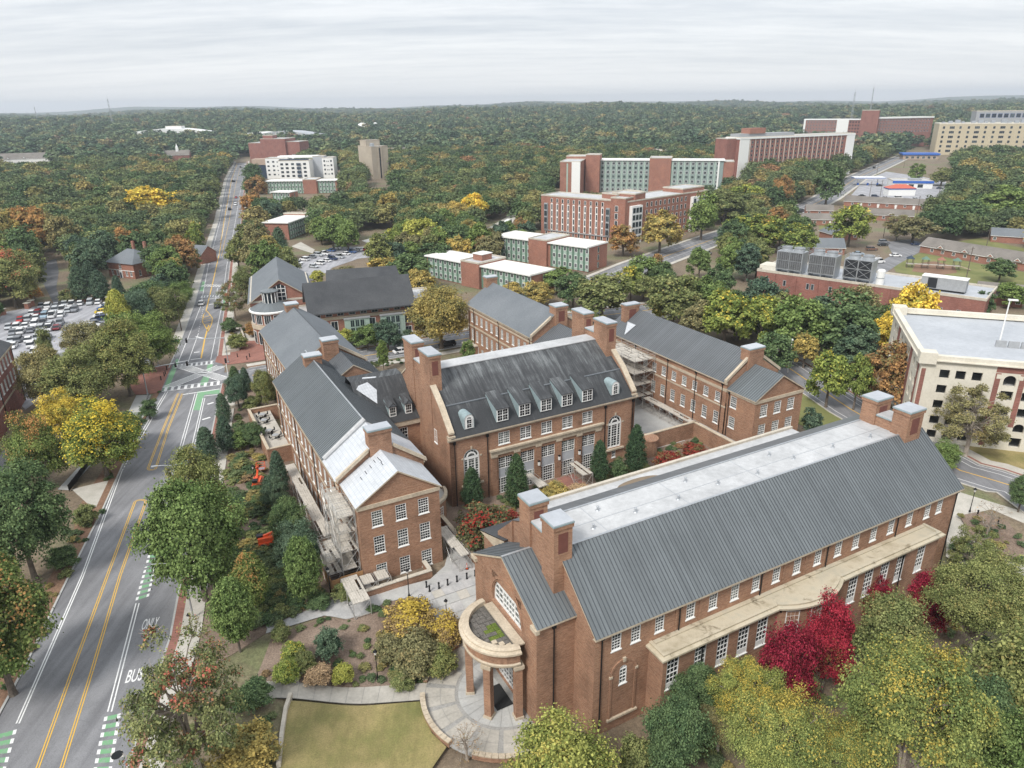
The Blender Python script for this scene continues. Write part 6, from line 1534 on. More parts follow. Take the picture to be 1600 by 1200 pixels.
# ---- parking deck on the right
pd_ = thing('parking_deck', 'cream precast parking deck with brick strips and dark openings at the right edge', 'parking deck', (85,125,0))
kf = Fr((74.6,121.2),-19); keep_clear(kf.rect(0,60,0,36),3)
kops = []
lev = [.75,3.6,6.75,9.75,12.7]
for z in lev:
 for x in (3.2,5.75,8.35): kops.append((x, z, 1.6,1.65,1,1, {'nowin': True}))
for b0 in (13.3,16.6,19.9,26.5,29.8,33.1,39.7,43):
 kops.append((b0,12.3,1.95,2.0,1,1, {'nowin': True, 'arch': True}))
 for z in (9.6,6.5): kops.append((b0, z, 1.95,1.75,1,1, {'nowin': True}))
 kops.append((b0,3.6,1.75,1.7,1,1, {'nowin': True, 'arch': True})); kops.append((b0,.75,1.75,1.8,1,1, {'nowin': True}))
facade(pd_, kf, (0,0),(60,0),-.5,16.2, kops, 'stone_white', .5, wins=False)
facade(pd_, kf, (0,33),(0,0),-.5,16.2, [(x, z, 1.7,1.65,1,1, {'nowin': True}) for z in lev for x in (3,6,12,16,20,26,29)], 'stone_white', .5, wins=False); facade(pd_, kf, (60,33),(0,33),-.5,16.2, [], 'stone_white')
mb = MB()
for z in lev: kf.box(mb, .55,59.5,.55,32.5, z-.95, z-.6, 'concrete_grey')
mb.build('deck_floor', pd_)
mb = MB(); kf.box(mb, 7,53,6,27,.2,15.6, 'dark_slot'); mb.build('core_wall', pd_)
mb = MB(); kf.box(mb, .5,59.5,.5,32.5,15.5,15.75, 'grey_membrane'); rf = mb.build('flat_roof', pd_)
for nm, (a, b_, c_, d_) in zip('abcd', ((-.4,60,-.4,.6),(-.4,60,32.4,33.4),(-.4,.6,.6,32.4),(34,34.8,8,32.4))):
 mb = MB(); kf.box(mb, a, b_, c_, d_, 16.2,17.0, 'stone_white'); kf.box(mb, a-.25, b_+.25, c_-.25, d_+.25,16.0,16.2, 'stone_white'); mb.build('parapet', pd_)
for (a, b_) in ((-.6,2.2), ):
 mb = MB(); kf.box(mb, a, b_, -.7,1.6,15.4,17.5, 'stone_white'); kf.box(mb, a, b_, 31.5,34.0,15.4,17.5, 'stone_white'); mb.build('corner_block', pd_)
for x in (11.9,15.7,18.95,22.9,25.2,38.4):
 mb = MB(); kf.box(mb, x, x+.85,-.06,.02,4.6 if x > 12 else .5,14.6, 'brick_red'); mb.build('brick_strip', pd_)
mb = MB(); kf.box(mb, 11.9,36,-.05,.02,14.75,15.9, 'brick_red'); mb.build('brick_strip', pd_)
for t0, t1, z1 in ((1.2,2.3,14.6),(8.5,10.5,15.6),(22.6,24.8,15.6)): mb = MB(); kf.box(mb, -.06,.02, t0, t1,.5, z1, 'brick_red'); mb.build('brick_strip', pd_)
mb = MB(); kf.box(mb, .2,.9,-.06,.02,.5,14.3, 'brick_red'); mb.build('brick_strip', pd_)
for x in (13.85,17.15): mb = MB(); kf.box(mb, x-1.75, x-.95,-.09,.0,13.6,14.4, 'stone_white'); mb.build('square_emblem', pd_)
mb = MB()
for i in range(3): kf.box(mb, 14.5+i*2.1,16.3+i*2.1,12.4,12.8,15.76,17.0, 'grey_wall')
tag(mb.build('planter_box', rf), kind='stuff')
lp = thing('lamp_post', 'tall white lamp post on the roof of the parking deck', 'lamp post', kf(15.5,14,15.75))
mb = MB(); mb.tube(kf(15.5,14,15.75), kf(15.5,14,24.5),.16,.1, 'white', 8); mb.build('pole', lp); mb = MB(); kf.box(mb, 15.2,16.8,13.75,14.25,24.5,24.75, 'white'); mb.build('lamp_head', lp)
# ---- chilled-water plant
pl_ = thing('brick_plant', 'long brick utility plant with a flat roof behind the yellow trees on the right', 'building', (105,215,0))
mf = Fr((82.8,235),-40.5); keep_clear(mf.rect(0,68,0,22),2)
body(pl_, mf, 0,47,0,20,-.5,7, 'brick_red', 'grey_membrane', .7); body(pl_, mf, 46,66,-2,16,-.5,7.6, 'brick_red', 'grey_membrane', .7)
for x in (6,13,20,27,34,41): mb = MB(); mf.box(mb, x-.3, x+.3,-.25,.02,-.4,6.6, 'brick_red'); mb.build('pier', pl_)
grid(pl_, mf, [2.3,3.9,9.5,17,18.5,24], [3.2], 1.0,1.9, split=1, fm='grey_wall'); grid(pl_, Fr(mf(0,-2)[:2], -40.5), [47.6,53,55.4,60], [2.2], 1.1,1.9, split=1, fm='grey_wall')
mb = MB(); mf.box(mb, -.5,5,3,9,7.1,8.6, 'stone_white'); mb.build('stair_head', pl_)
def cooling_tower(s, label, hatch):
 t_ = thing('cooling_tower', label, 'cooling tower', mf(s+4,3,7.2),0, 'cooling towers on the brick plant'); H0 = 8.3
 mb = MB(); mf.box(mb, s, s+8.4,1.2,6.6, H0,14.2, 'grey_metal'); mb.build('casing', t_)
 for i in range(2):
  for j in range(2):
   mb = MB(); a, z = s+.35+i*4.0, H0+.4+j*2.8; mf.box(mb, a, a+3.65,1.12,1.22, z, z+2.5, 'dark_slot'); lo = mb.build('louvre_panel', t_)
   mb = MB()
   if hatch:
    mb.tube(mf(a, 1.08, z), mf(a+3.65,1.08, z+2.5),.06,.06, 'grey_metal', 4); mb.tube(mf(a, 1.08, z+2.5), mf(a+3.65,1.08, z),.06,.06, 'grey_metal', 4)
   else:
    for k in range(7): mf.box(mb, a+.1, a+3.55,1.06,1.13, z+.15+k*.34, z+.22+k*.34, 'grey_wall')
    for k in range(5): mf.box(mb, a+.4+k*.72, a+.46+k*.72,1.05,1.12, z, z+2.5, 'grey_wall')
   tag(mb.build('brace' if hatch else 'louvre', lo), kind='stuff')
 for i in range(2): mb = MB(); mb.lathe(mf(s+2.2+i*4,3.9,14.2), [(1.75,0),(1.6,.7),(1.7,1.2),(1.5,1.2),(1.4,.3),(0,.3)], 'grey_metal', 18); mb.build('fan_stack', t_)
 mb = MB()
 for a in (s, s+8.4):
  for t0 in (1.2,6.6): mb.tube(mf(a, t0,14.2), mf(a, t0,15.3),.05,.05, 'grey_metal', 4)
 for z in (14.8,15.3):
  for p_, q_ in (((s, 1.2),(s+8.4,1.2)),((s, 6.6),(s+8.4,6.6)),((s, 1.2),(s, 6.6)),((s+8.4,1.2),(s+8.4,6.6))): mb.tube(mf(*p_, z), mf(*q_, z),.05,.05, 'grey_metal', 4)
 for a in (s+.3, s+4.2, s+8.1): mf.box(mb, a-.12, a+.12,1.4,6.4,7.15, H0, 'grey_metal')
 mb.build('railing', t_)
cooling_tower(5.5, 'left one of the cooling towers on the brick plant roof, grey louvred', False); cooling_tower(15.8, 'middle cooling tower on the brick plant roof, grey louvred', False); cooling_tower(26.6, 'right cooling tower on the brick plant roof, with crossed braces on dark panels', True)
tk = thing('water_tank', 'white upright tank beside the braced cooling tower', 'tank', mf(37.2,3,7.2)); mb = MB(); mb.lathe(mf(37.2,3,7.2), [(1.15,0),(1.15,4.2),(.9,4.6),(0,4.8)], 'white', 16); mb.build('tank_shell', tk); mb = MB(); mb.lathe(mf(37.2,3,7.2), [(1.2,2.0),(1.2,2.2)], 'grey_metal', 16); mb.build('tank_band', tk)
gn = thing('generator_unit', 'grey boxed generator on the right end of the brick plant roof', 'generator', mf(55,4,7.7)); mb = MB(); mf.box(mb, 48.5,60,2,5.5,8.3,11.6, 'grey_wall'); mb.build('housing', gn); mb = MB(); mf.box(mb, 48.4,60.1,1.9,5.6,11.6,11.85, 'white'); mb.build('housing_roof', gn); mb = MB(); mf.box(mb, 50.2,52.6,1.94,2.0,8.5,11.4, 'dark_slot'); mb.build('louvre', gn); mb = MB(); mf.box(mb, 48.8,59.8,2.3,5.2,7.72,8.3, 'black'); mb.build('skid', gn)
# ---- estate of low brick rows, shops and gas station on the right
gabled('long brick apartment row with a brown-grey roof below the white-roofed shop', (203,440),-32,47,9,3,5.6, 'brick_dorm', 'shingle_brown', 9, 'apartment_row', doors=4)
gabled('short brick apartment row behind the round green tree', (191,385),-24,22,8,3,5.4, 'brick_dorm', 'shingle_brown', 4, 'apartment_row', gables=(11,))
gabled('brick apartment row left of the round green tree', (151,371),-10,17,8,3,5.4, 'brick_dorm', 'shingle_brown', 4, 'apartment_row', doors=2)
gabled('small brick apartment row between the avenue and the round tree', (166,404),-15,14,8,3,5.4, 'brick_dorm', 'shingle_brown', 3, 'apartment_row')
gabled('brick bungalow with a front gable beside the estate drive', (147,326),8,13,10,3,6, 'brick_dorm', 'shingle', 2, along='t')
gabled('brick bungalow with a side gable just behind the cooling towers', (122,296),-8,17,9,3,6, 'brick_dorm', 'shingle', 3)
gabled('long brick apartment row with white porch gables above the playground', (172,297),-63,52,9,3,5.8, 'brick_dorm', 'shingle_brown', 10, 'apartment_row', gables=(9,19,29,39,47))
gabled('brick bungalow under the trees at the right edge', (215,318),-30,14,9,3,5.6, 'brick_dorm', 'shingle', 2)
gabled('brick cottage near the right edge behind the plant', (146,216),-30,12,9,3,6, 'brick_dorm', 'shingle_brown', 2)
t_, fr = bld('white shop with a blue eave band and flat white roof on the forecourt', (277,528),-14,26,18, 'shop', 'shop')
body(t_, fr, 0,26,0,18,0,5, 'white'); mb = MB(); fr.box(mb, -.4,26.4,-.5,.02,3.7,5.3, 'blue'); mb.build('sign_band', t_); grid(t_, fr, [6,12,18], [.6], 3.6,2.4, split=2, fm='grey_metal'); mb = MB(); fr.box(mb, 12,20,6,12,5.2,6.2, 'grey_metal'); mb.build('rooftop_plant', t_)
t_, fr = bld('small white booth with a red hipped roof in front of the blue-banded shop', (253,486),-6,17,9, 'shop', 'shop', 2)
mb = MB(); fr.box(mb, 0,17,0,9,0,4, 'white'); mb.build('wall', t_); mb = MB(); fr.box(mb, -.2,17.2,-.2,9.2,4,4.7, 'blue'); mb.build('sign_band', t_)
mb = MB(); e_ = [fr(-.5,-.5,4.7), fr(17.5,-.5,4.7), fr(17.5,9.5,4.7), fr(-.5,9.5,4.7)]; c0, c1 = fr(5,4.5,7), fr(12,4.5,7)
for q in ([e_[0], e_[1], c1, c0], [e_[1], e_[2], c1], [e_[2], e_[3], c0, c1], [e_[3], e_[0], c0]): mb.poly(q, 'red_roof')
mb.build('hip_roof', t_)
t_, fr = bld('white and blue fuel canopy on posts beside the avenue', (258,548),-8,22,9, 'canopy', 'fuel_canopy', 2)
mb = MB(); fr.box(mb, 0,22,0,9,5,6, 'white'); mb.build('canopy_roof', t_); mb = MB(); fr.box(mb, -.1,22.1,-.1,9.1,5.3,5.7, 'blue'); mb.build('canopy_band', t_)
for a in (4,18): mb = MB(); fr.box(mb, a-.3, a+.3,4.2,4.8,0,5, 'white'); mb.build('post', t_)
for a in (4,11,18): mb = MB(); fr.box(mb, a-.6, a+.6,3.4,4.1,0,1.7, 'blue'); mb.build('fuel_pump', t_)
t_, fr = bld('blue-fronted low restaurant below the cream office block', (420,790),-16,34,16, 'restaurant', 'restaurant', 2)
mb = MB(); fr.box(mb, 0,34,0,16,0,4.5, 'tan'); mb.build('wall', t_); mb = MB(); fr.box(mb, -1,35,-1,17,4.5,6.2, 'blue'); mb.build('roof_band', t_); grid(t_, fr, lin(4,30,6), [.8], 3,2.6, split=2)
t_, fr = bld('multi-level car park with a tan deck behind the slab dormitory', (121,855),-69,92,60, 'parking deck', 'parking_deck')
body(t_, fr, 0,92,0,60,0,8, 'white', 'tan', 1.0, capm='white'); mb = MB()
for k in range(2): fr.box(mb, 1,91,-.08,.02,1.2+3.2*k, 2.8+3.2*k, 'dark_slot')
mb.build('deck_opening', t_)
body(t_, fr, 60,72,8,18,8,13, 'white')
for i, (u, lab) in enumerate((((-120,1420), 'pale house with brown roof far off right of the beige tower'),((60,1500), 'pale house showing in the wood at the far centre'),((300,1480), 'grey-roofed house in the wood behind the tan car park'),((-230,800), 'white gabled house half hidden left of the beige tower'),((-150,900), 'white low house behind the beige tower'))):
 gabled(lab, u, (10,-20,15,30,0)[i], 24,14,8,13, 'white', 'shingle_brown', 4, clear=10)
def mast(label, p_, h, w=1.6, m='grey_metal'):
 t_ = thing('radio_mast', label, 'mast', (*p_, ter(*p_))); z0 = ter(*p_); n = int(h/8)
 mb = MB()
 for k in range(3):
  a = 2*math.pi*k/3; mb.tube((p_[0]+w*math.cos(a), p_[1]+w*math.sin(a), z0),(p_[0]+w*.4*math.cos(a), p_[1]+w*.4*math.sin(a), z0+h),.22,.18, m, 4)
 mb.build('mast_leg', t_); mb = MB()
 for i in range(n):
  for k in range(3):
   u0, u1 = i/n, (i+1)/n; a, b_ = 2*math.pi*k/3,2*math.pi*(k+1)/3; r0, r1 = w*(1-.6*u0), w*(1-.6*u1)
   mb.tube((p_[0]+r0*math.cos(a), p_[1]+r0*math.sin(a), z0+h*u0),(p_[0]+r1*math.cos(b_), p_[1]+r1*math.sin(b_), z0+h*u1),.14,.14, m, 4)
 tag(mb.build('mast_lattice', t_), kind='stuff')
 mb = MB(); mb.tube((*p_, z0+h),(*p_, z0+h*1.1),.15,.1, m, 4); mb.build('aerial', t_)
mast('taller lattice mast above the far brick group', (640,1410),62,2.6); mast('thin lattice mast right of the taller mast on the horizon', (735,1540),66,1.6); mast('lattice mast above the white sports hall roof, far left', (-815,1560),62,2.2); mast('small lattice mast on the horizon at the far left', (-1110,1790),44,1.6)
# ============================================================= trees and plants
def leafmat(name, c1, c2, accent=None, acc=.0, top=0.0, var=.40, hue=None):
 """two leaf colours mixed in clumps, single leaves vary, accent colour in patches (turned leaves)"""
 G_ = 1.95; c1, c2 = tuple(x*G_ for x in c1), tuple(x*G_ for x in c2); accent = tuple(x*1.5 for x in accent) if accent else None
 m = bpy.data.materials.new(name); m.use_nodes = True; t = m.node_tree
 t.nodes.clear(); o_ = t.nodes.new('ShaderNodeOutputMaterial')
 oc = t.nodes.new('ShaderNodeTexCoord').outputs['Object']
 oi = t.nodes.new('ShaderNodeObjectInfo'); ge = t.nodes.new('ShaderNodeNewGeometry')
 ad = t.nodes.new('ShaderNodeVectorMath'); ad.operation = 'ADD'; t.links.new(oc, ad.inputs[0])
 cb = t.nodes.new('ShaderNodeCombineXYZ'); rm = math_(t, 'MULTIPLY', oi.outputs['Random'], 37.0)
 for k in range(3): t.links.new(rm, cb.inputs[k])
 t.links.new(cb.outputs[0], ad.inputs[1])
 n1 = noise(t, ad.outputs[0], 2.1,3,.6)
 isl = ge.outputs['Random Per Island']
 f = math_(t, 'ADD', n1, math_(t, 'MULTIPLY', math_(t, 'SUBTRACT', isl, .5),.35))
 c = ramp(t, f, [(.36, c1),(.62, c2)])
 if accent:
  n2 = noise(t, ad.outputs[0], 1.5,3,.6)
  sp_ = t.nodes.new('ShaderNodeSeparateXYZ'); t.links.new(oc, sp_.inputs[0])
  g = math_(t, 'ADD', n2, math_(t, 'MULTIPLY', math_(t, 'SUBTRACT', sp_.outputs[2], 1.5), top))
  g = math_(t, 'ADD', g, math_(t, 'MULTIPLY', math_(t, 'SUBTRACT', isl, .5),.30))
  th = .76-acc*.42
  c = mixc(t, ramp(t, g, [(th-.05,(0,)*3),(th+.07,(1,)*3)]), c, accent)
 v = ramp(t, isl, [(0,(1-var,)*3),(1,(1+var,)*3)])
 c = mixc(t, 1.0, c, v, 'MULTIPLY')
 v2 = ramp(t, oi.outputs['Random'], [(0,(.86,.88,.9)),(.5,(1,1,1)),(1,(1.14,1.1,1.0))])
 c = mixc(t, 1.0, c, v2, 'MULTIPLY')
 d = t.nodes.new('ShaderNodeBsdfDiffuse'); tr = t.nodes.new('ShaderNodeBsdfTranslucent'); mx_ = t.nodes.new('ShaderNodeMixShader')
 t.links.new(c, d.inputs[0]); t.links.new(c, tr.inputs[0]); mx_.inputs[0].default_value = .16
 t.links.new(d.outputs[0], mx_.inputs[1]); t.links.new(tr.outputs[0], mx_.inputs[2]); t.links.new(mx_.outputs[0], o_.inputs[0])
 return m
LF = {
 'green': leafmat('green_leaves', (.060,.092,.030),(.105,.140,.048)),
 'dark': leafmat('dark_green_leaves', (.040,.066,.032),(.072,.102,.046)),
 'blue': leafmat('blue_green_leaves', (.036,.062,.042),(.068,.096,.062)),
 'olive': leafmat('olive_leaves', (.100,.098,.048),(.150,.138,.068),(.20,.16,.075),.25),
 'olivegreen': leafmat('olive_green_leaves', (.075,.092,.036),(.125,.135,.055),(.17,.15,.06),.2),
 'lime': leafmat('yellow_green_leaves', (.15,.165,.04),(.23,.225,.055)),
 'greenyellow': leafmat('green_leaves_turning_yellow', (.075,.105,.030),(.14,.165,.045),(.32,.26,.05),.16,.10),
 'greenorange': leafmat('green_leaves_with_orange_tips', (.065,.095,.030),(.115,.140,.045),(.28,.15,.06),.22,.14),
 'greenred': leafmat('green_leaves_with_red_tips', (.085,.105,.045),(.15,.155,.065),(.30,.08,.06),.20,.08),
 'yellow': leafmat('yellow_leaves', (.30,.225,.045),(.45,.34,.06),(.15,.165,.04),.35),
 'yellowpatch': leafmat('green_leaves_with_yellow_patches', (.075,.105,.030),(.14,.165,.045),(.38,.29,.04),.46,.14),
 'gold': leafmat('golden_leaves', (.19,.155,.055),(.29,.22,.07),(.12,.12,.05),.4),
 'orange': leafmat('orange_leaves', (.22,.125,.05),(.31,.165,.06),(.15,.12,.045),.45),
 'rust': leafmat('rust_leaves', (.17,.095,.045),(.25,.145,.06),(.12,.11,.05),.45),
 'crimson': leafmat('crimson_leaves', (.095,.010,.018),(.185,.020,.034),(.10,.075,.03),.22,-.10),
 'red': leafmat('red_leaves', (.12,.022,.018),(.20,.036,.028),(.10,.09,.04),.5),
 'holly': leafmat('holly_leaves', (.022,.042,.022),(.045,.072,.036)),
 'pine': leafmat('pine_needles', (.105,.125,.035),(.19,.195,.055),(.29,.25,.07),.35),
 'pinegreen': leafmat('dull_pine_needles', (.065,.085,.045),(.11,.125,.06)),
 'yellowgreen': leafmat('locust_leaves', (.088,.115,.040),(.155,.168,.052),(.30,.235,.055),.30,.06),
 'berry': leafmat('dark_leaves_with_red_berries', (.05,.06,.028),(.085,.085,.04),(.17,.022,.018),.36,.05),
 'purple': leafmat('purple_and_ochre_leaves', (.15,.105,.06),(.25,.185,.06),(.35,.26,.05),.5,.4),
 'brown': leafmat('brown_grasses', (.19,.135,.085),(.28,.20,.12)),
}
def woodmat(haze_tint=(1,1,1), turn=1.0):
 m = leafmat('woodland_leaves', (.06,.085,.03),(.1,.13,.045)); t = m.node_tree
 oi = [n for n in t.nodes if n.type == 'OBJECT_INFO'][0]
 rp = [n for n in t.nodes if n.type == 'VALTORGB'][0]
 pal = [(p_ if p_ < .87 else 1-(1-p_)*turn, tuple(x*1.9*q_ for x, q_ in zip(c_, haze_tint))) for p_, c_ in [(0.0,(.048,.074,.036)),(.16,(.062,.084,.044)),(.30,(.080,.098,.046)),(.44,(.056,.084,.038)),(.56,(.098,.112,.048)),(.68,(.122,.118,.052)),(.76,(.070,.092,.048)),(.87,(.13,.115,.055)),(.935,(.145,.125,.055)),(.962,(.115,.085,.052)),(.980,(.17,.14,.055)),(.992,(.14,.085,.05)),(.998,(.13,.055,.045))]]
 pr = t.nodes.new('ShaderNodeValToRGB'); el = pr.color_ramp.elements; pr.color_ramp.interpolation = 'CONSTANT'
 while len(el) < len(pal): el.new(.5)
 for i, (p_, c_) in enumerate(pal): el[i].position = p_; el[i].color = (*c_, 1)
 t.links.new(oi.outputs['Random'], pr.inputs[0])
 clump_tone = ramp(t, [l.from_socket for l in t.links if l.to_node == rp][0], [(.34,(.72,.74,.76)),(.64,(1.30,1.26,1.18))])  # clump noise darkens and lightens each tree's leaf colour
 c = mixc(t, 1.0, pr.outputs[0], clump_tone, 'MULTIPLY')
 for l in list(t.links):
  if l.from_node == rp: t.links.new(c, l.to_socket)
 return m
LF['wood'] = woodmat(); LF['far'] = woodmat((.88,.95,1.16),.5)  # far crowns: bluish distance haze put into the leaf colour
def qmesh(name, C, Nn, S, mat, rs):
 """one small quad per leaf clump: centres, normals, sizes"""
 n = len(C); Nn = Nn/np.maximum(1e-6, np.linalg.norm(Nn, axis=1))[:, None]
 a = np.cross(Nn, rs.normal(size=(n, 3))); a /= np.maximum(1e-6, np.linalg.norm(a, axis=1))[:, None]; b_ = np.cross(Nn, a)
 s = S[:, None]; asp = rs.uniform(.55,1.0,(n, 1))
 V = np.stack([C-a*s-b_*s*asp*.6, C+a*s*.55-b_*s*asp, C+a*s+b_*s*asp*.6, C-a*s*.55+b_*s*asp], 1).reshape(-1,3)
 me = bpy.data.meshes.new(name); me.vertices.add(4*n); me.vertices.foreach_set('co', V.astype(np.float32).ravel())
 me.loops.add(4*n); me.loops.foreach_set('vertex_index', np.arange(4*n, dtype=np.int32))
 me.polygons.add(n); me.polygons.foreach_set('loop_start', np.arange(0,4*n, 4, dtype=np.int32)); me.polygons.foreach_set('loop_total', np.full(n, 4, np.int32))
 me.update(); me.materials.append(mat); return me
BASEH = 2.4                                          # unit trees: radius 1, height 2.4
def crown(shape, seed, nl, nt_, nleaf, ls):
 rs = np.random.RandomState(seed)
 C = []; D = []; lob = []
 for i in range(nl):
  u = (i+.5)/nl
  if shape in ('round', 'blob', 'sparse', 'spread'):
   zc, rz_ = (1.24,.98) if shape != 'spread' else (1.62,.62)
   th = i*2.39996+rs.uniform(-.4,.4); ph = math.acos(np.clip(1-1.72*u+rs.uniform(-.08,.08),-1,1))
   k = rs.uniform(.46,.90); lr = rs.uniform(.20,.38)
   if shape == 'blob': k, lr = rs.uniform(.32,.62), rs.uniform(.36,.52)
   c = np.array([math.sin(ph)*math.cos(th)*k, math.sin(ph)*math.sin(th)*k, zc+math.cos(ph)*k*rz_/.80])
   if shape == 'sparse': lr *= .72; c[:2] *= 1.12
   if shape == 'spread': lr *= .80; c[:2] *= 1.08
  elif shape == 'oval':
   th = i*2.39996; z = .55+1.75*u; w = math.sin(math.pi*min(1,(u*.86+.12)))**.75
   k = .60*w*rs.uniform(.7,1.05); lr = rs.uniform(.22,.36)*(.6+.4*w); c = np.array([math.cos(th)*k, math.sin(th)*k, z])
  elif shape == 'cone':
   th = i*2.39996; z = .18+2.1*u; w = (1-u)**.55*min(1,.55+u*2.2)
   k = .72*w*rs.uniform(.8,1.05); lr = .30*(.35+.65*w); c = np.array([math.cos(th)*k, math.sin(th)*k, z])
  else:   # shrub dome
   th = i*2.39996+rs.uniform(-.3,.3); ph = math.acos(np.clip(1-.98*u, -1,1))
   k = rs.uniform(.45,.78); lr = rs.uniform(.24,.38); c = np.array([math.sin(ph)*math.cos(th)*k, math.sin(ph)*math.sin(th)*k, .45+math.cos(ph)*k*2.0])
  lob.append((c, lr))
  tw = rs.normal(size=(nt_, 3)); tw /= np.linalg.norm(tw, axis=1)[:, None]
  tw[:, 2] = np.where(tw[:, 2] < -.35,-tw[:, 2]*.6, tw[:, 2])
  tp = c+tw*lr*rs.uniform(.55,1.08,(nt_, 1))
  sp_ = lr*(.20 if shape != 'sparse' else .16)
  lp_ = np.repeat(tp, nleaf, 0)+rs.normal(size=(nt_*nleaf, 3))*sp_*np.array([1,1,.7])
  out_ = lp_-np.array([0,0, c[2]*.35+.75*.65]); out_ /= np.maximum(1e-6, np.linalg.norm(out_, axis=1))[:, None]
  C.append(lp_); D.append(out_*.55+np.repeat(tw, nleaf, 0)*.45+np.array([0,0,.45])+rs.normal(size=lp_.shape)*.55)
 C = np.concatenate(C); D = np.concatenate(D)
 C[:, 2] = np.clip(C[:, 2], .02,2.5)
 S = ls*rs.uniform(.6,1.25, len(C))*(1 if shape != 'cone' else .9)
 return C, D, S, lob, rs
def limb(mb, a, b_, r0, r1, m, rs, n=3, sides=5):
 a, b_ = np.array(a, float), np.array(b_, float); p = a; L_ = np.linalg.norm(b_-a)
 for i in range(n):
  u = (i+1)/n; q = a+(b_-a)*u+np.array([0,0,.10*L_*math.sin(math.pi*u)])+(rs.normal(size=3)*.04*L_ if i < n-1 else 0)
  mb.tube(p, q, r0+(r1-r0)*i/n, r0+(r1-r0)*u, m, sides, False); p = q
def trunkmesh(shape, lob, seed, mat, near):
 rs = np.random.RandomState(seed+99); mb = MB()
 if shape in ('cone', 'oval'):
  mb.tube((0,0,-.05),(0,0,2.0),.055,.015, mat, 6, False)
  for c, lr in lob[::2 if near else 5]: limb(mb, (0,0, max(.1, c[2]-.15)), c, .014,.005, mat, rs, 2,4)
 elif shape == 'shrub':
  for c, lr in lob[::3 if near else 7]: limb(mb, (rs.uniform(-.08,.08), rs.uniform(-.08,.08),0), c, .02,.007, mat, rs, 2,4)
 else:
  fk = .62 if shape != 'spread' else .8
  mb.tube((0,0,-.05),(0,0,.08),.10,.068, mat, 7, False); mb.tube((0,0,.08),(0,0, fk),.068,.052, mat, 7, False)
  main = lob[::5] if near else lob[::6]
  forks = [np.array([0,0, fk])+np.array([c[0]*.42, c[1]*.42,(c[2]-fk)*.5]) for c, _ in main]
  for f in forks: limb(mb, (0,0, fk-.04), f, .042,.022, mat, rs, 3,5)
  if near:
   for c, lr in lob:
    f = min(forks, key=lambda q: np.linalg.norm(q-c)); limb(mb, f, c+np.array([0,0, lr*.3]),.020,.006, mat, rs, 3,4)
    if shape == 'sparse':
     for k in range(5):
      d = rs.normal(size=3); d /= np.linalg.norm(d); d[2] = abs(d[2]); limb(mb, c, c+d*lr*1.25,.008,.002, mat, rs, 2,3)
 return mb.mesh('trunk')
TREES = {}
def variants(key, shape, n, nl, nt_, nleaf, ls, bark='bark', near=True, seed=0, mat='green', thin=1.0):
 TREES[key] = []
 for i in range(n):
  C_, D_, S_, lob, rs = crown(shape, seed+i*7, nl, nt_, nleaf, ls)
  if thin < 1: k = rs.rand(len(C_)) < thin; C_, D_, S_ = C_[k], D_[k], S_[k]
  TREES[key].append((qmesh('crown', C_, D_, S_, LF[mat], rs), trunkmesh(shape, lob, seed+i, MT[bark], near)))
variants('near', 'round', 5,44,56,15,.0235, seed=1)
variants('near_oval', 'oval', 3,54,34,14,.029, seed=40)
variants('near_spread', 'spread', 2,44,70,20,.0135, 'bark_pale', seed=60)
variants('near_sparse', 'sparse', 2,48,40,12,.0185, 'bark_pale', seed=80)
variants('cone', 'cone', 3,70,26,12,.030, seed=100)
variants('shrub', 'shrub', 4,30,26,13,.040, seed=130)
variants('near_shrub', 'shrub', 1,44,50,18,.019, seed=150)
variants('twig', 'sparse', 2,30,5,3,.022, 'bark_pale', seed=160)
variants('mid', 'round', 7,26,34,9,.050, near=False, seed=200)
variants('mid_oval', 'oval', 3,28,30,9,.048, near=False, seed=240)
variants('wood', 'blob', 6,18,26,8,.066, near=False, seed=300, mat='wood')
variants('far', 'blob', 4,10,14,6,.115, near=False, seed=400, mat='far')
PLACED = []
_tr = random.Random(11)
def tree(x, y, h, r, key, mat, label, group=None, name='broadleaf_tree', cat='tree', z=None, own=True):
 v = _tr.choice(TREES[key]); zz_ = (gz(x, y)+ter(x, y)) if z is None else z
 t_ = thing(name, label, cat, (x, y, zz_), _tr.uniform(0,6.283), group)
 r_ = r*(.84 if key in ('near', 'mid') else 1.0 if key == 'near_spread' else .92); t_.scale = (r_, r_, h/BASEH)
 c = put('crown', v[0], t_); put('trunk', v[1], t_)
 if mat:
  c.material_slots[0].link = 'OBJECT'; c.material_slots[0].material = LF[mat]
 PLACED.append((x, y, r)); return t_
KIND = {  # type: (mesh family, leaf material, object name, category)
 'R': ('near', 'broadleaf_tree', 'tree'), 'O': ('near_oval', 'broadleaf_tree', 'tree'), 'S': ('near_spread', 'locust_tree', 'tree'), 'B': ('near_sparse', 'crape_myrtle', 'tree'), 'X': ('near_sparse', 'thin_tree', 'tree'),
 'C': ('cone', 'conical_evergreen', 'tree'), 'H': ('shrub', 'shrub', 'shrub'), 'P': ('near_shrub', 'pine_bush', 'shrub'), 'T': ('twig', 'bare_sapling', 'sapling'), 'M': ('mid', 'broadleaf_tree', 'tree'), 'V': ('mid_oval', 'broadleaf_tree', 'tree')}
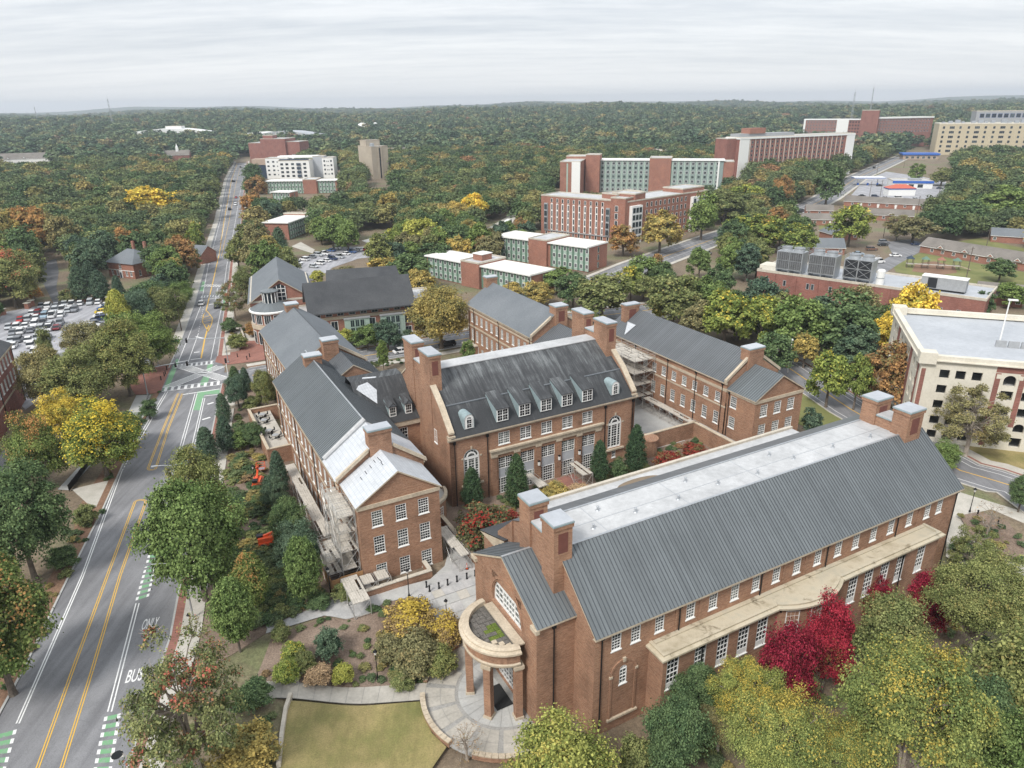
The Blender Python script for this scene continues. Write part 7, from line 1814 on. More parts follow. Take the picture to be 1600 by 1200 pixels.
HAND = [
(-66.1,81.5,17.6,6.7, 'R', 'dark', 'big dense dark green tree at the left edge beside the road'),
(-55.6,60.7,17.9,6.8, 'R', 'greenorange', 'green tree with orange top leaves at the lower left edge'),
(-71.3,110.5,14.3,7.7, 'R', 'yellowpatch', 'green tree with bright yellow patches beside the main road'),
(-87.1,125.0,10.2,4.7, 'R', 'yellow', 'smaller yellow tree just behind the yellow-patched tree'),
(-79.3,106.3,14.1,4.9, 'R', 'greenorange', 'green tree with rusty flecks left of the yellow-patched tree'),
(-40.5,76.4,18.4,6.9, 'R', 'green', 'largest round green tree between the main road and the west hall'),
(-45.4,89.4,15.6,4.7, 'R', 'olivegreen', 'olive-topped tree just behind the largest round green tree'),
(-33.0,73.5,9.2,2.9, 'O', 'greenorange', 'young green tree with reddish top beside the orange lift'),
(-32.7,66.9,10.2,3.3, 'O', 'green', 'young bright green tree at the left end of the curved path'),
(-26.8,74.9,10.4,3.1, 'O', 'green', 'young green tree right beside the scaffold tower'),
(-30.0,49.0,17.9,5.9, 'B', 'greenred', 'half bare crape myrtle with red leaves over the pavement'),
(-91.1,140.7,14.1,8.3, 'R', 'olivegreen', 'olive tree nearest the left brick hall'),
(-99.3,141.0,14.8,5.8, 'R', 'olive', 'yellowish olive tree at the corner of the left brick hall'),
(-86.0,148.5,17.2,7.5, 'R', 'olivegreen', 'broad green tree between the car park and the brick plaza'),
(-101.5,162.6,13.7,6.9, 'R', 'olive', 'olive tree at the near edge of the car park'),
(-88.2,164.3,15.0,7.3, 'R', 'green', 'green tree above the brick plaza by the signal mast'),
(-107.2,187.9,14.6,4.3, 'O', 'lime', 'narrow lime green tree at the car park corner'),
(-104.6,193.6,14.4,5.8, 'R', 'blue', 'dark bluish tree right of the lime green one'),
(-99.7,198.9,13.6,6.7, 'R', 'olivegreen', 'green tree on the verge across from the hatched island'),
(-112.2,215.8,11.5,6.8, 'R', 'dark', 'dark tree between the brick house and the main road'),
(-106.9,224.6,8.2,5.4, 'R', 'green', 'small green tree at the verge of the main road'),
(-144.8,234.7,12.3,5.2, 'C', 'blue', 'dark conical evergreen in front of the brick house, left one'),
(-139.1,236.1,10.3,4.8, 'C', 'blue', 'dark conical evergreen in front of the brick house, middle one'),
(-131.9,234.0,8.9,3.0, 'C', 'blue', 'small conical evergreen at the door of the brick house'),
(-151.6,253.1,10.2,4.6, 'C', 'blue', 'dark conical evergreen behind the other evergreens by the brick house'),
(-147.8,231.6,5.9,3.6, 'H', 'greenred', 'red-leaved bush at the driveway entrance'),
(-161.6,235.6,6.9,3.0, 'H', 'orange', 'small orange shrub beside the driveway'),
(-162.9,227.5,20.4,10.5, 'R', 'greenred', 'rusty red and green oak at the left edge above the car park'),
(-120.8,175.1,10.1,2.3, 'H', 'olivegreen', 'shrub at the corner of the left hall'),
(-87.0,113.3,9.8,2.5, 'H', 'dark', 'dark shrub at the foot of the left brick hall'),
(-90.0,121.0,7.1,2.9, 'H', 'dark', 'dark evergreen shrub behind the rusty-flecked tree'),
(-59.0,133.0,6.6,2.2, 'C', 'blue', 'small dark evergreen by the stop line of the junction'),
(-53.7,119.9,7.3,2.6, 'C', 'blue', 'dark evergreen beside the bus lane'),
(-55.7,116.1,6.9,3.0, 'C', 'blue', 'dark evergreen leaning over the bus lane markings'),
(-60.3,149.8,6.0,1.9, 'C', 'blue', 'tiny evergreen by the brick plaza kerb'),
(-58.4,139.6,8.2,3.0, 'R', 'blue', 'bluish young tree by the low white wall near the west hall'),
(-62.6,149.9,6.3,2.3, 'C', 'dark', 'young dark evergreen at the plaza corner'),
(-52.3,139.4,9.6,2.7, 'R', 'olivegreen', 'grey-green young tree against the far block of the west hall'),
(-83.9,208.7,12.1,5.1, 'X', 'greenred', 'thin tree with red twigs beside the library approach'),
(-88.5,231.7,11.5,5.1, 'R', 'olivegreen', 'green tree behind the library drum'),
(-72.6,192.1,4.6,2.9, 'H', 'orange', 'orange bush beside the glass drum'),
(-38.5,103.0,8.6,2.3, 'C', 'blue', 'dark evergreen against the west hall below the patio'),
(-37.8,98.0,6.5,2.5, 'R', 'blue', 'bluish evergreen below the raised patio'),
(-48.7,121.1,5.2,2.4, 'R', 'dark', 'dark bush tree outside the patio parapet'),
(-32.9,89.1,7.9,3.2, 'R', 'dark', 'broad-leaved dark shrub tree below the scaffold walkway'),
(-29.4,81.3,8.5,3.5, 'R', 'blue', 'large-leaved dark green tree beside the scaffold walkway'),
(-39.2,100.0,4.0,2.7, 'H', 'olivegreen', 'mixed shrub in the bed beside the west hall'),
(-51.8,121.1,4.5,2.7, 'H', 'green', 'green shrub in the bed by the bus lane'),
(-55.5,139.5,3.6,2.5, 'H', 'olivegreen', 'low shrub beside the low white wall'),
(-6.6,98.8,7.2,2.5, 'C', 'holly', 'columnar dark holly left of the arched window of the centre hall'),
(0.5,99.0,9.4,2.8, 'C', 'holly', 'columnar dark holly in front of the first tall bay of the centre hall'),
(14.6,106.5,7.9,2.3, 'C', 'holly', 'columnar dark holly in front of the last tall bay of the centre hall'),
(21.2,109.5,9.3,2.7, 'C', 'holly', 'columnar dark holly at the right corner of the centre hall'),
(-4.5,87.6,8.3,4.9, 'H', 'berry', 'wide red-berried bush in the courtyard corner'),
(-1.3,90.0,5.3,3.4, 'H', 'red', 'red part of the bushes in the courtyard corner'),
(6.8,100.4,3.4,3.1, 'H', 'gold', 'low golden shrub beside the brick court path'),
(10.8,101.7,2.7,2.3, 'H', 'brown', 'low brown shrub in the courtyard bed'),
(27.3,110.0,4.2,3.6, 'H', 'red', 'red azalea bush behind the court wall'),
(32.9,114.7,3.1,3.0, 'H', 'red', 'red shrub at the right end of the court'),
(18.0,108.0,4.0,2.0, 'H', 'dark', 'dark low shrub between the two right hollies'),
(-13.2,71.2,4.7,3.8, 'H', 'purple', 'largest ochre shrub, at the bend of the curved path'),
(-8.3,69.8,4.7,2.7, 'H', 'purple', 'ochre shrub beside the lamp post near the bicycle hoops'),
(-11.4,65.6,5.5,3.5, 'H', 'olive', 'olive shrub mass in the middle of the planting bed'),
(-8.7,65.1,3.7,2.3, 'H', 'olivegreen', 'low green shrub at the terrace end of the planting bed'),
(-15.0,67.1,4.2,2.5, 'H', 'olive', 'straw-coloured shrub in the planting bed'),
(-22.1,66.5,4.8,2.0, 'H', 'blue', 'spiky dark shrub alone in the planting bed'),
(-25.8,65.2,3.4,1.8, 'H', 'greenyellow', 'clipped yellow-green shrub beside the short wall, upper one'),
(-25.9,62.3,2.9,1.7, 'H', 'greenyellow', 'clipped yellow-green shrub beside the short wall, lower one'),
(-22.4,63.0,2.8,1.9, 'H', 'brown', 'brown ornamental grass clump along the front path'),
(-19.8,63.6,3.1,1.6, 'H', 'lime', 'bright yellow-green shrub along the front path'),
(-24.1,64.1,3.6,1.5, 'H', 'olivegreen', 'green shrub behind the clipped pair'),
(-13.0,63.2,2.0,1.9, 'H', 'olivegreen', 'low ground shrub at the front path by the lamp post'),
(-28.2,58.9,3.5,2.4, 'H', 'dark', 'dark shrub at the left end of the front path'),
(-26.6,51.3,4.5,3.8, 'H', 'gold', 'orange-yellow bush at the bottom left of the lawn'),
(-28.3,68.8,2.8,1.4, 'H', 'olivegreen', 'small shrub at the left end of the curved path'),
(-22.2,76.4,2.9,2.0, 'H', 'olivegreen', 'low shrub row by the scaffold stairs'),
(-25.1,74.6,2.4,1.8, 'H', 'dark', 'dark low shrub behind the curved path'),
(4.1,45.8,13.8,6.2, 'P', 'pine', 'wide yellow-green pine bush in front of the near hall corner'),
(15.2,50.7,10.3,3.8, 'R', 'dark', 'dark green tree at the foot of the near hall'),
(19.0,57.2,7.6,3.1, 'R', 'dark', 'dark evergreen against the low bay of the near hall'),
(11.7,50.7,6.1,2.3, 'H', 'olivegreen', 'shrub between the pine bush and the dark tree'),
(27.7,56.6,13.8,3.5, 'R', 'crimson', 'larger crimson maple in front of the low bay'),
(34.3,61.4,12.6,3.2, 'R', 'crimson', 'smaller crimson maple right behind the larger one'),
(45.0,73.8,6.6,2.8, 'R', 'crimson', 'small crimson tree under the low bay roof'),
(50.3,70.2,9.4,3.3, 'R', 'crimson', 'crimson tree behind the green canopy at the right end of the hall'),
(23.4,53.9,10.5,3.8, 'S', 'yellowgreen', 'yellow-green locust with open crown left of the crimson maple'),
(22.8,46.2,14.2,4.4, 'S', 'yellowgreen', 'yellow-green locust at the bottom edge below the crimson maple'),
(33.7,45.4,20.3,5.9, 'S', 'yellowgreen', 'large yellow locust with pale limbs at the bottom right'),
(40.5,61.3,13.9,4.7, 'R', 'olivegreen', 'olive green tree between the crimson trees'),
(51.2,63.0,16.4,5.7, 'S', 'olivegreen', 'broad olive green tree in front of the right end of the near hall'),
(47.7,51.2,17.2,6.0, 'R', 'olivegreen', 'large green tree with dark limbs at the right edge'),
(41.0,48.5,15.1,4.3, 'R', 'dark', 'dark green tree behind the large yellow locust'),
(42.3,42.9,14.5,4.5, 'R', 'green', 'green tree in the bottom right corner'),
(28.7,45.5,12.7,3.5, 'S', 'yellowgreen', 'yellow-green tree at the bottom edge right of centre'),
(62.8,81.7,8.0,3.2, 'X', 'olivegreen', 'thin olive tree on the path right of the near hall'),
(65.8,80.9,5.6,2.5, 'T', 'rust', 'bare pinkish sapling on the path at the right'),
(69.9,89.2,6.3,2.5, 'T', 'rust', 'bare sapling in the bed right of the near hall'),
(65.8,86.0,2.6,3.1, 'H', 'dark', 'dark low hedge in the bed right of the near hall'),
(78.4,95.0,6.6,2.4, 'R', 'dark', 'dark tree at the right edge beside the street'),
(-5.1,53.2,4.6,2.0, 'T', 'rust', 'bare twiggy sapling on the round terrace edge'),
(30.5,59.6,6.1,2.8, 'R', 'olivegreen', 'olive tree under the larger crimson maple'),
(20.3,53.2,5.8,2.6, 'S', 'olive', 'ochre open-crowned tree below the low bay'),
(60.9,64.8,12.2,4.5, 'R', 'olivegreen', 'green tree cut by the right edge'),
(81.5,113.9,13.5,6.5, 'X', 'olive', 'thin olive tree in front of the parking deck'),
(74.1,108.6,5.4,3.3, 'R', 'green', 'small green tree beside the end of the near hall'),
(65.8,136.6,13.2,5.1, 'M', 'greenyellow', 'round green street tree left one of the pair by the white lamp post'),
(70.9,135.1,12.9,3.6, 'M', 'greenyellow', 'slimmer green street tree right one of the pair by the white lamp post'),
(77.0,134.9,14.9,5.6, 'M', 'rust', 'bronze oval tree beside the parking deck'),
(97.4,166.0,19.3,6.7, 'M', 'yellow', 'bright yellow tree behind the corner of the parking deck'),
(93.2,166.1,12.7,5.1, 'M', 'yellow', 'second yellow tree left of the parking deck corner'),
(57.2,123.2,5.5,2.5, 'M', 'blue', 'small bluish tree at the end of the east hall'),
(46.2,195.8,15.4,8.8, 'M', 'olivegreen', 'olive green tree in the row behind the east hall, left end'),
(43.2,199.1,9.3,4.1, 'V', 'lime', 'narrow lime tree behind the ridge of the east hall'),
(43.1,224.5,9.2,7.1, 'M', 'olivegreen', 'grey-green tree behind the chimneys of the centre hall'),
(55.2,175.3,16.5,8.3, 'M', 'greenyellow', 'yellow-topped green tree behind the middle of the east hall'),
(64.2,174.9,14.9,7.3, 'M', 'greenyellow', 'green and gold tree below the brick plant wall'),
(70.5,167.1,15.6,7.7, 'M', 'green', 'green tree below the cooling towers'),
(81.5,166.6,16.6,9.3, 'M', 'dark', 'dark green rounded tree below the braced cooling tower'),
(70.2,160.2,9.4,4.3, 'M', 'gold', 'small orange-gold tree beside the white lamp post'),
(80.6,157.5,10.8,6.1, 'M', 'blue', 'bluish tree behind the street tree pair'),
(50.6,183.6,10.4,6.3, 'M', 'olive', 'brownish tree behind the east hall ridge'),
(67.2,201.2,9.3,5.7, 'M', 'dark', 'dark tree under the brick plant, left'),
(60.4,154.1,10.6,5.4, 'M', 'dark', 'dark tree behind the chimney of the east hall'),
(54.9,208.7,11.5,7.8, 'M', 'olivegreen', 'olive tree in front of the avenue crossing'),
(26.9,203.2,14.0,10.7, 'M', 'olivegreen', 'large olive green tree behind the paired chimneys'),
(19.6,217.9,11.9,6.9, 'M', 'dark', 'dark tree at the back of the rear hall'),
(15.6,234.4,9.5,6.5, 'M', 'green', 'green tree by the end of the low dormitories'),
(8.5,220.1,7.7,6.1, 'M', 'gold', 'golden tree just behind the rear hall roof'),
(0.4,226.9,6.6,4.6, 'M', 'gold', 'small golden tree left of the golden one'),
(38.9,224.8,11.2,5.8, 'M', 'greenyellow', 'yellow-green tree left of the pink tree'),
(52.3,250.9,10.1,3.7, 'V', 'rust', 'pinkish narrow tree beside the avenue crossing'),
(-18.5,178.5,17.6,9.8, 'R', 'gold', 'spreading golden oak between the library and the rear hall'),
(-24.3,192.9,9.1,5.5, 'M', 'gold', 'golden tree against the library end'),
(-10.5,163.4,7.2,2.5, 'M', 'green', 'small green tree at the corner of the rear hall'),
(-31.1,162.0,7.9,2.0, 'V', 'green', 'young street tree behind the west hall'),
(-38.2,179.3,6.4,4.4, 'M', 'green', 'green tree in front of the library bay window'),
(-32.4,177.5,8.7,4.4, 'M', 'blue', 'dark evergreen in front of the second library bay'),
(-44.2,179.6,6.0,3.1, 'M', 'lime', 'lime bush in front of the library'),
(-26.8,177.3,5.6,3.0, 'M', 'blue', 'dark tree at the library corner'),
(-35.8,246.4,13.2,9.5, 'M', 'dark', 'dark green tree behind the library roof'),
(-29.1,271.8,10.8,9.4, 'M', 'dark', 'dark tree left of the path to the low dormitory'),
(-46.5,256.8,8.5,8.0, 'M', 'gold', 'golden tree beside the library car park'),
(-60.8,257.7,5.8,5.2, 'M', 'olive', 'yellowish tree at the near corner of the library car park'),
(-69.1,250.3,6.3,3.0, 'M', 'lime', 'small lime tree between the library roofs'),
(-38.5,310.7,16.0,10.7, 'M', 'lime', 'bright lime tree above the paved court'),
(-49.8,311.5,10.8,7.0, 'M', 'greenyellow', 'lime and green tree beside the paved court'),
(-21.1,302.4,13.1,10.9, 'M', 'dark', 'dark broad tree left of the curved path'),
(-19.6,389.5,17.3,9.0, 'M', 'yellow', 'bright yellow tree in the wood left of the curved path'),
(-27.6,379.5,14.4,8.8, 'M', 'gold', 'golden tree beside the bright yellow one'),
(-67.1,405.3,15.3,8.6, 'M', 'gold', 'golden tree in the wood right of the beige tower'),
(-71.2,313.0,13.5,6.8, 'M', 'green', 'green tree at the far edge of the library car park'),
(-78.8,318.0,15.6,8.0, 'M', 'green', 'green tree right of the white-roofed low dormitory'),
(-96.1,296.8,14.4,5.9, 'C', 'blue', 'dark conical evergreen beside the library car park'),
(-104.8,294.8,16.6,6.9, 'M', 'olive', 'brown-olive tree beside the far pavement'),
(-106.5,276.7,14.5,5.5, 'M', 'olivegreen', 'green tree overhanging the main road'),
(-151.2,425.3,14.2,7.5, 'M', 'orange', 'orange tree beside the main road'),
(-172.3,501.5,18.5,9.7, 'M', 'rust', 'rusty tree beside the main road below the brick block'),
(-125.1,377.5,15.9,7.4, 'M', 'blue', 'dark tree beside the panelled dormitory'),
(-137.2,310.6,14.0,5.6, 'M', 'greenyellow', 'yellow-green tree left of the main road'),
(-206.1,418.0,19.8,16.3, 'M', 'yellow', 'wide yellow tree in the wood on the left'),
(-214.6,323.3,20.7,10.5, 'M', 'orange', 'orange-topped tree in the left wood'),
(-223.3,316.6,20.3,9.1, 'M', 'gold', 'golden tree at the left edge of the wood'),
(-196.5,314.7,18.9,8.5, 'M', 'olive', 'olive tree in the left wood'),
(47.4,297.6,12.9,8.6, 'M', 'orange', 'orange tree at the foot of the brick dormitory'),
(63.9,303.3,18.2,11.0, 'M', 'gold', 'orange-gold tree before the white bays of the brick dormitory'),
(89.0,332.2,21.1,9.6, 'M', 'green', 'green tree on the avenue right of the brick dormitory'),
(112.3,377.8,19.0,13.5, 'M', 'olivegreen', 'green tree between the brick dormitory and the tall brick block'),
(138.3,423.3,15.8,13.5, 'M', 'greenyellow', 'yellowish tree at the foot of the tall brick block'),
(100.4,315.3,13.6,9.1, 'M', 'greenyellow', 'yellow-green tree on the near side of the avenue'),
(106.7,300.3,15.5,10.9, 'M', 'greenyellow', 'broad yellow-green tree on the near side of the avenue'),
(116.4,286.2,13.7,8.8, 'M', 'greenyellow', 'yellow-green tree left of the bungalows'),
(162.2,434.7,20.4,7.7, 'M', 'rust', 'red-brown tree beside the avenue'),
(148.5,311.7,17.9,10.1, 'M', 'greenyellow', 'round green tree among the bungalows'),
(194.5,445.9,25.6,11.8, 'M', 'dark', 'dark tree between the avenue and the tall brick block'),
(179.5,317.1,12.3,10.9, 'M', 'olive', 'grey-olive tree beside the estate drive'),
(176.6,325.4,12.5,7.6, 'X', 'olive', 'thin grey tree beside the estate drive'),
(219.5,348.3,14.7,14.4, 'M', 'dark', 'large dark green tree at the wood edge above the estate lawn'),
(249.3,365.6,18.4,17.0, 'M', 'green', 'large green tree on the right-hand wooded slope'),
(319.2,540.6,12.3,11.4, 'M', 'olivegreen', 'tree between the fuel forecourt and the restaurant'),
(313.0,564.6,13.8,7.9, 'M', 'green', 'tree behind the white shop'),
(171.0,243.7,8.7,5.8, 'M', 'dark', 'dark tree at the right end of the plant'),
(152.8,210.9,7.8,5.9, 'M', 'green', 'green tree at the right edge behind the deck'),
(135.9,197.8,8.3,4.1, 'M', 'dark', 'dark tree at the end of the brick plant'),
(-63.8,84.3,3.6,2.5, 'H', 'dark', 'low dark shrub at the verge below the pale driveway'),
(-66.5,95.1,3.9,2.2, 'H', 'olivegreen', 'low shrub on the verge beside the pale driveway'),
(-75.4,135.2,5.2,2.1, 'H', 'dark', 'shrub at the foot of the signal mast'),
(-72.8,121.8,7.7,3.7, 'R', 'dark', 'dark green tree right behind the yellow-patched tree'),
(-72.3,202.8,3.8,2.7, 'H', 'dark', 'dark shrub in the curved bed by the brick plaza'),
(-73.3,180.9,5.2,3.4, 'H', 'olivegreen', 'shrub bed inside the curved kerb at the junction'),
(-80.7,195.5,5.5,2.9, 'H', 'dark', 'shrub at the head of the curved bed'),
(-52.3,144.7,3.7,2.0, 'H', 'dark', 'dark shrub at the wall of the west hall'),
(-25.7,146.3,2.7,4.3, 'H', 'gold', 'low golden hedge behind the link roof'),
(-4.2,142.9,3.6,3.4, 'H', 'olivegreen', 'low hedge behind the ridge of the centre hall')]
for (x, y, h, r, k, mt_, lab) in HAND:
 key, nm, ct = KIND[k]
 tree(x, y, h, r, key, mt_, lab, None, nm, ct)
# ------------------------------------------------------------- woods: nearest trees singly, the rest as one mass
for pl in ([(10.8,362.1),(112.7,425.9),(80.0,302.2),(34.0,252.0),(9.3,263.9)], [(31.9,551.1),(177.5,609.1),(129.3,438.1),(23.8,408.8)], [(177.9,620.0),(211.8,650.4),(169.9,517.5),(142.2,483.8)], [(598.1,1576.8),(747.4,1594.7),(586.6,1247.0),(455.6,1195.9)],
           [(497.8,918.2),(550.0,906.3),(384.4,636.1),(351.2,641.3)], [(550.0,906.3),(662.3,933.2),(530.1,742.5),(451.5,740.0)], [(106.7,300.3),(195.0,252.3),(153.4,193.8),(139.7,201.0),(85.8,244.0)], [(218.4,492.7),(323.5,671.6),(401.0,766.7),(410.1,685.2),(309.6,500.5),(223.9,378.6),(177.1,372.0),(178.1,406.5)], [(160.7,408.2),(192.4,431.6),(246.6,426.0),(171.1,288.9),(122.9,246.6),(116.5,279.9)], [(185.0,324.7),(232.5,313.0),(174.8,229.8),(141.1,255.6)],
           [(86.2,248.8),(146.2,211.3),(125.0,177.5),(69.9,197.8)], [(-262.0,766.4),(-165.9,750.8),(-98.2,433.2),(-153.7,438.6)], [(-347.5,974.4),(-267.8,958.4),(-195.6,692.9),(-252.7,701.4)], [(-138.8,704.0),(-108.8,699.4),(-76.2,481.0),(-97.0,483.3)], [(-136.6,400.0),(-115.0,427.0),(-86.8,324.7),(-88.0,287.4),(-105.1,301.4)],
           [(-99.3,307.9),(-53.6,341.7),(-41.5,280.7),(-66.8,243.6),(-87.4,267.7)], [(-7.4,298.7),(40.8,285.0),(32.9,226.7),(-6.0,232.2)], [(-33.8,280.2),(12.7,255.3),(10.5,209.6),(-27.0,217.3)], [(-167.1,286.5),(-145.4,285.1),(-112.0,213.6),(-130.6,214.5)], [(-636.5,918.7),(-546.3,902.5),(-440.4,722.7),(-511.4,733.1)],
           [(-425.9,921.7),(-379.6,913.0),(-311.5,744.5),(-348.9,750.3)], [(-546.0,1014.3),(-526.6,1010.4),(-443.3,846.5),(-459.3,849.3)],
           [(46.6,272.6),(93.4,315.9),(82.8,264.7),(43.8,234.6)], [(149.5,392.3),(211.2,476.0),(188.9,413.0),(130.6,334.0)], [(255.0,558.2),(446.6,814.8),(386.7,689.1),(243.8,500.8)], [(-78.1,369.5),(-57.1,379.9),(-44.5,297.3),(-64.1,298.6)], [(-19.0,276.9),(-17.4,340.6),(-4.1,411.5),(7.2,436.4),(5.6,344.0),(-7.4,301.4)],
           [(-62.8,154.7),(-25.1,164.0),(-6.2,163.3),(18.2,190.9),(21.3,225.7),(-32.4,220.7),(-99.4,260.0)], [(-123.1,283.6),(-107.3,282.6),(-205.7,563.2),(-320.2,923.2),(-342.4,927.4),(-219.1,564.8)], [(-206.8,308.4),(-190.2,307.3),(-134.5,211.2),(-145.9,211.8)]):
 EXC.append(pl)
GRID = {}
for i, e_ in enumerate(EXC):
 xs_ = [p_[0] for p_ in e_]; ys_ = [p_[1] for p_ in e_]; GRID[i] = (min(xs_), max(xs_), min(ys_), max(ys_))
def blocked(x, y):
 for i, e_ in enumerate(EXC):
  b_ = GRID[i]
  if b_[0] <= x <= b_[1] and b_[2] <= y <= b_[3] and inside((x, y), e_): return True
 return False
wr = random.Random(5)
cand = []
def hexgrid(x0, x1, y0, y1, d, test):
 row = 0; y = y0
 while y < y1:
  x = x0+(d/2 if row % 2 else 0)
  while x < x1:
   px, py = x+wr.uniform(-.38,.38)*d, y+wr.uniform(-.38,.38)*d
   if test(px, py): cand.append((px, py, d))
   x += d
  y += d*.87; row += 1
def sector(r0, r1):
 def f(x, y):
  r = math.hypot(x, y)
  if not (r0 <= r < r1) or y < 10: return False
  if abs(math.degrees(math.atan2(x, y))) > 39.5: return False
  return not blocked(x, y)
 return f
NEARW = [[(-177.2,228.3),(-185.4,276.0),(-148.5,263.0),(-139.5,310.7),(-122.5,283.6),(-107.1,232.7),(-97.6,196.3),(-90.2,173.8),(-100.3,174.3),(-133.7,234.1),(-149.5,231.7),(-158.4,232.1),(-164.1,224.5),(-157.1,202.3)], [(22.3,225.7),(44.2,237.2),(78.9,222.6),(107.9,186.7),(86.9,149.0),(65.5,149.8),(61.0,167.5),(46.7,189.6),(30.7,203.0)], [(-37.0,256.3),(-8.8,254.6),(-7.4,204.9),(-17.0,181.1),(-28.9,193.1)]]
hexgrid(-400,400,60,270,9.0, lambda x, y: math.hypot(x, y) < 262 and any(inside((x, y), p_) for p_ in NEARW) and not blocked(x, y))
hexgrid(-300,300,160,520,9.2, sector(262,520)); hexgrid(-620,620,250,900,11.8, sector(520,900))
ok = []
cell = {}
for (x, y, r) in PLACED: cell.setdefault((int(x//20), int(y//20)), []).append((x, y, r))
for (x, y, d) in cand:
 rr_ = d*wr.uniform(.55,.78); good = True
 for i in (-1,0,1):
  for j in (-1,0,1):
   for (a, b_, c_) in cell.get((int(x//20)+i, int(y//20)+j),()):
    if math.hypot(a-x, b_-y) < .62*(rr_+c_): good = False
 if good: ok.append((x, y, rr_*1.04, rr_*wr.uniform(1.75,2.35)))
ok.sort(key=lambda q: math.hypot(q[0], q[1]))
WCOL = [('wood', None)]
PAL = [('green', .26),('dark', .24),('olivegreen', .22),('olive', .09),('blue', .10),('gold', .06),('rust', .05),('orange', .012),('greenyellow', .03)]
WORD = {'green': 'mid-green', 'dark': 'dark green', 'olivegreen': 'dull olive-green', 'olive': 'ochre-olive', 'blue': 'bluish green', 'gold': 'golden', 'rust': 'rust-brown', 'orange': 'orange', 'greenyellow': 'green and yellow'}
LMK = [('brick house', -150,275),('left car park', -165,225),('library car park', -85,310),('low white-roofed dormitory', -110,362),('panelled dormitory', -155,545),('white apartment block', -168,665),('beige tower', -112,660),('paved court', -52,345),('curved path', -18,330),('low dormitories', -10,265),('orange-brick dormitory', 50,350),('slab dormitory', 100,525),('tall brick block', 235,615),('avenue crossing', 62,295),('brick plant', 105,220),('estate drive', 160,310),('fuel forecourt', 265,520),('porch-gabled row', 190,272),('parking deck', 85,135),('restaurant', 435,790),('long apartment row', 222,430),('far road bend', -300,850),('church', -320,735),('white gabled houses', -445,620),('cream office block', 525,835),('mid avenue', 170,415),('driveway', -205,285),('main road crest', -200,560)]
def zone(x, y):
 n_, lx, ly = min(LMK, key=lambda q: math.hypot(q[1]-x, q[2]-y)); r = math.hypot(lx, ly)
 u, w = (x*lx+y*ly)/r-r, (x*ly-y*lx)/r
 d = ('behind' if u > 0 else 'in front of') if abs(u) > abs(w) else ('right of' if w > 0 else 'left of')
 return ('just ' if math.hypot(u, w) < 28 else 'well ' if math.hypot(u, w) > 75 else '')+d+' the '+n_
nw = 160
for (x, y, r, h) in ok[:nw]:
 u = wr.random(); acc_ = 0
 for nm, w in PAL:
  acc_ += w
  if u <= acc_: break
 tree(x, y, h, r, 'mid' if wr.random() < .8 else 'mid_oval', nm, (lambda k_: '%s %s tree in the wood %s' % ('spreading' if r > 7.2 else 'smaller' if r < 5.6 else 'rounded' if h < 12.5 else 'tall', WORD[nm], k_))(zone(x, y)), 'trees of the wood '+zone(x, y))
srcs = []
rest = ok[nw:]
for i in range(6):
 x, y, r, h = rest.pop(0)
 t_ = tree(x, y, h, r, 'wood', None, 'plain woodland tree '+zone(x, y)+', %s of six like it' % ('first', 'second', 'third', 'fourth', 'fifth', 'sixth')[i], 'trees at the front of the deep wood')
 c = [q for q in t_.children if q.name.startswith('crown')][0]; c.data = TREES['wood'][i][0]; srcs.append(c)
fsrc = []
for i in range(4):
 x, y, r, h = rest.pop(len(rest)//2)
 t_ = tree(x, y, h, r, 'far', None, 'coarse woodland tree '+zone(x, y)+', %s of four like it' % ('first', 'second', 'third', 'fourth')[i], 'trees in the middle of the deep wood')
 c = [q for q in t_.children if q.name.startswith('crown')][0]; c.data = TREES['far'][i][0]; fsrc.append(c)
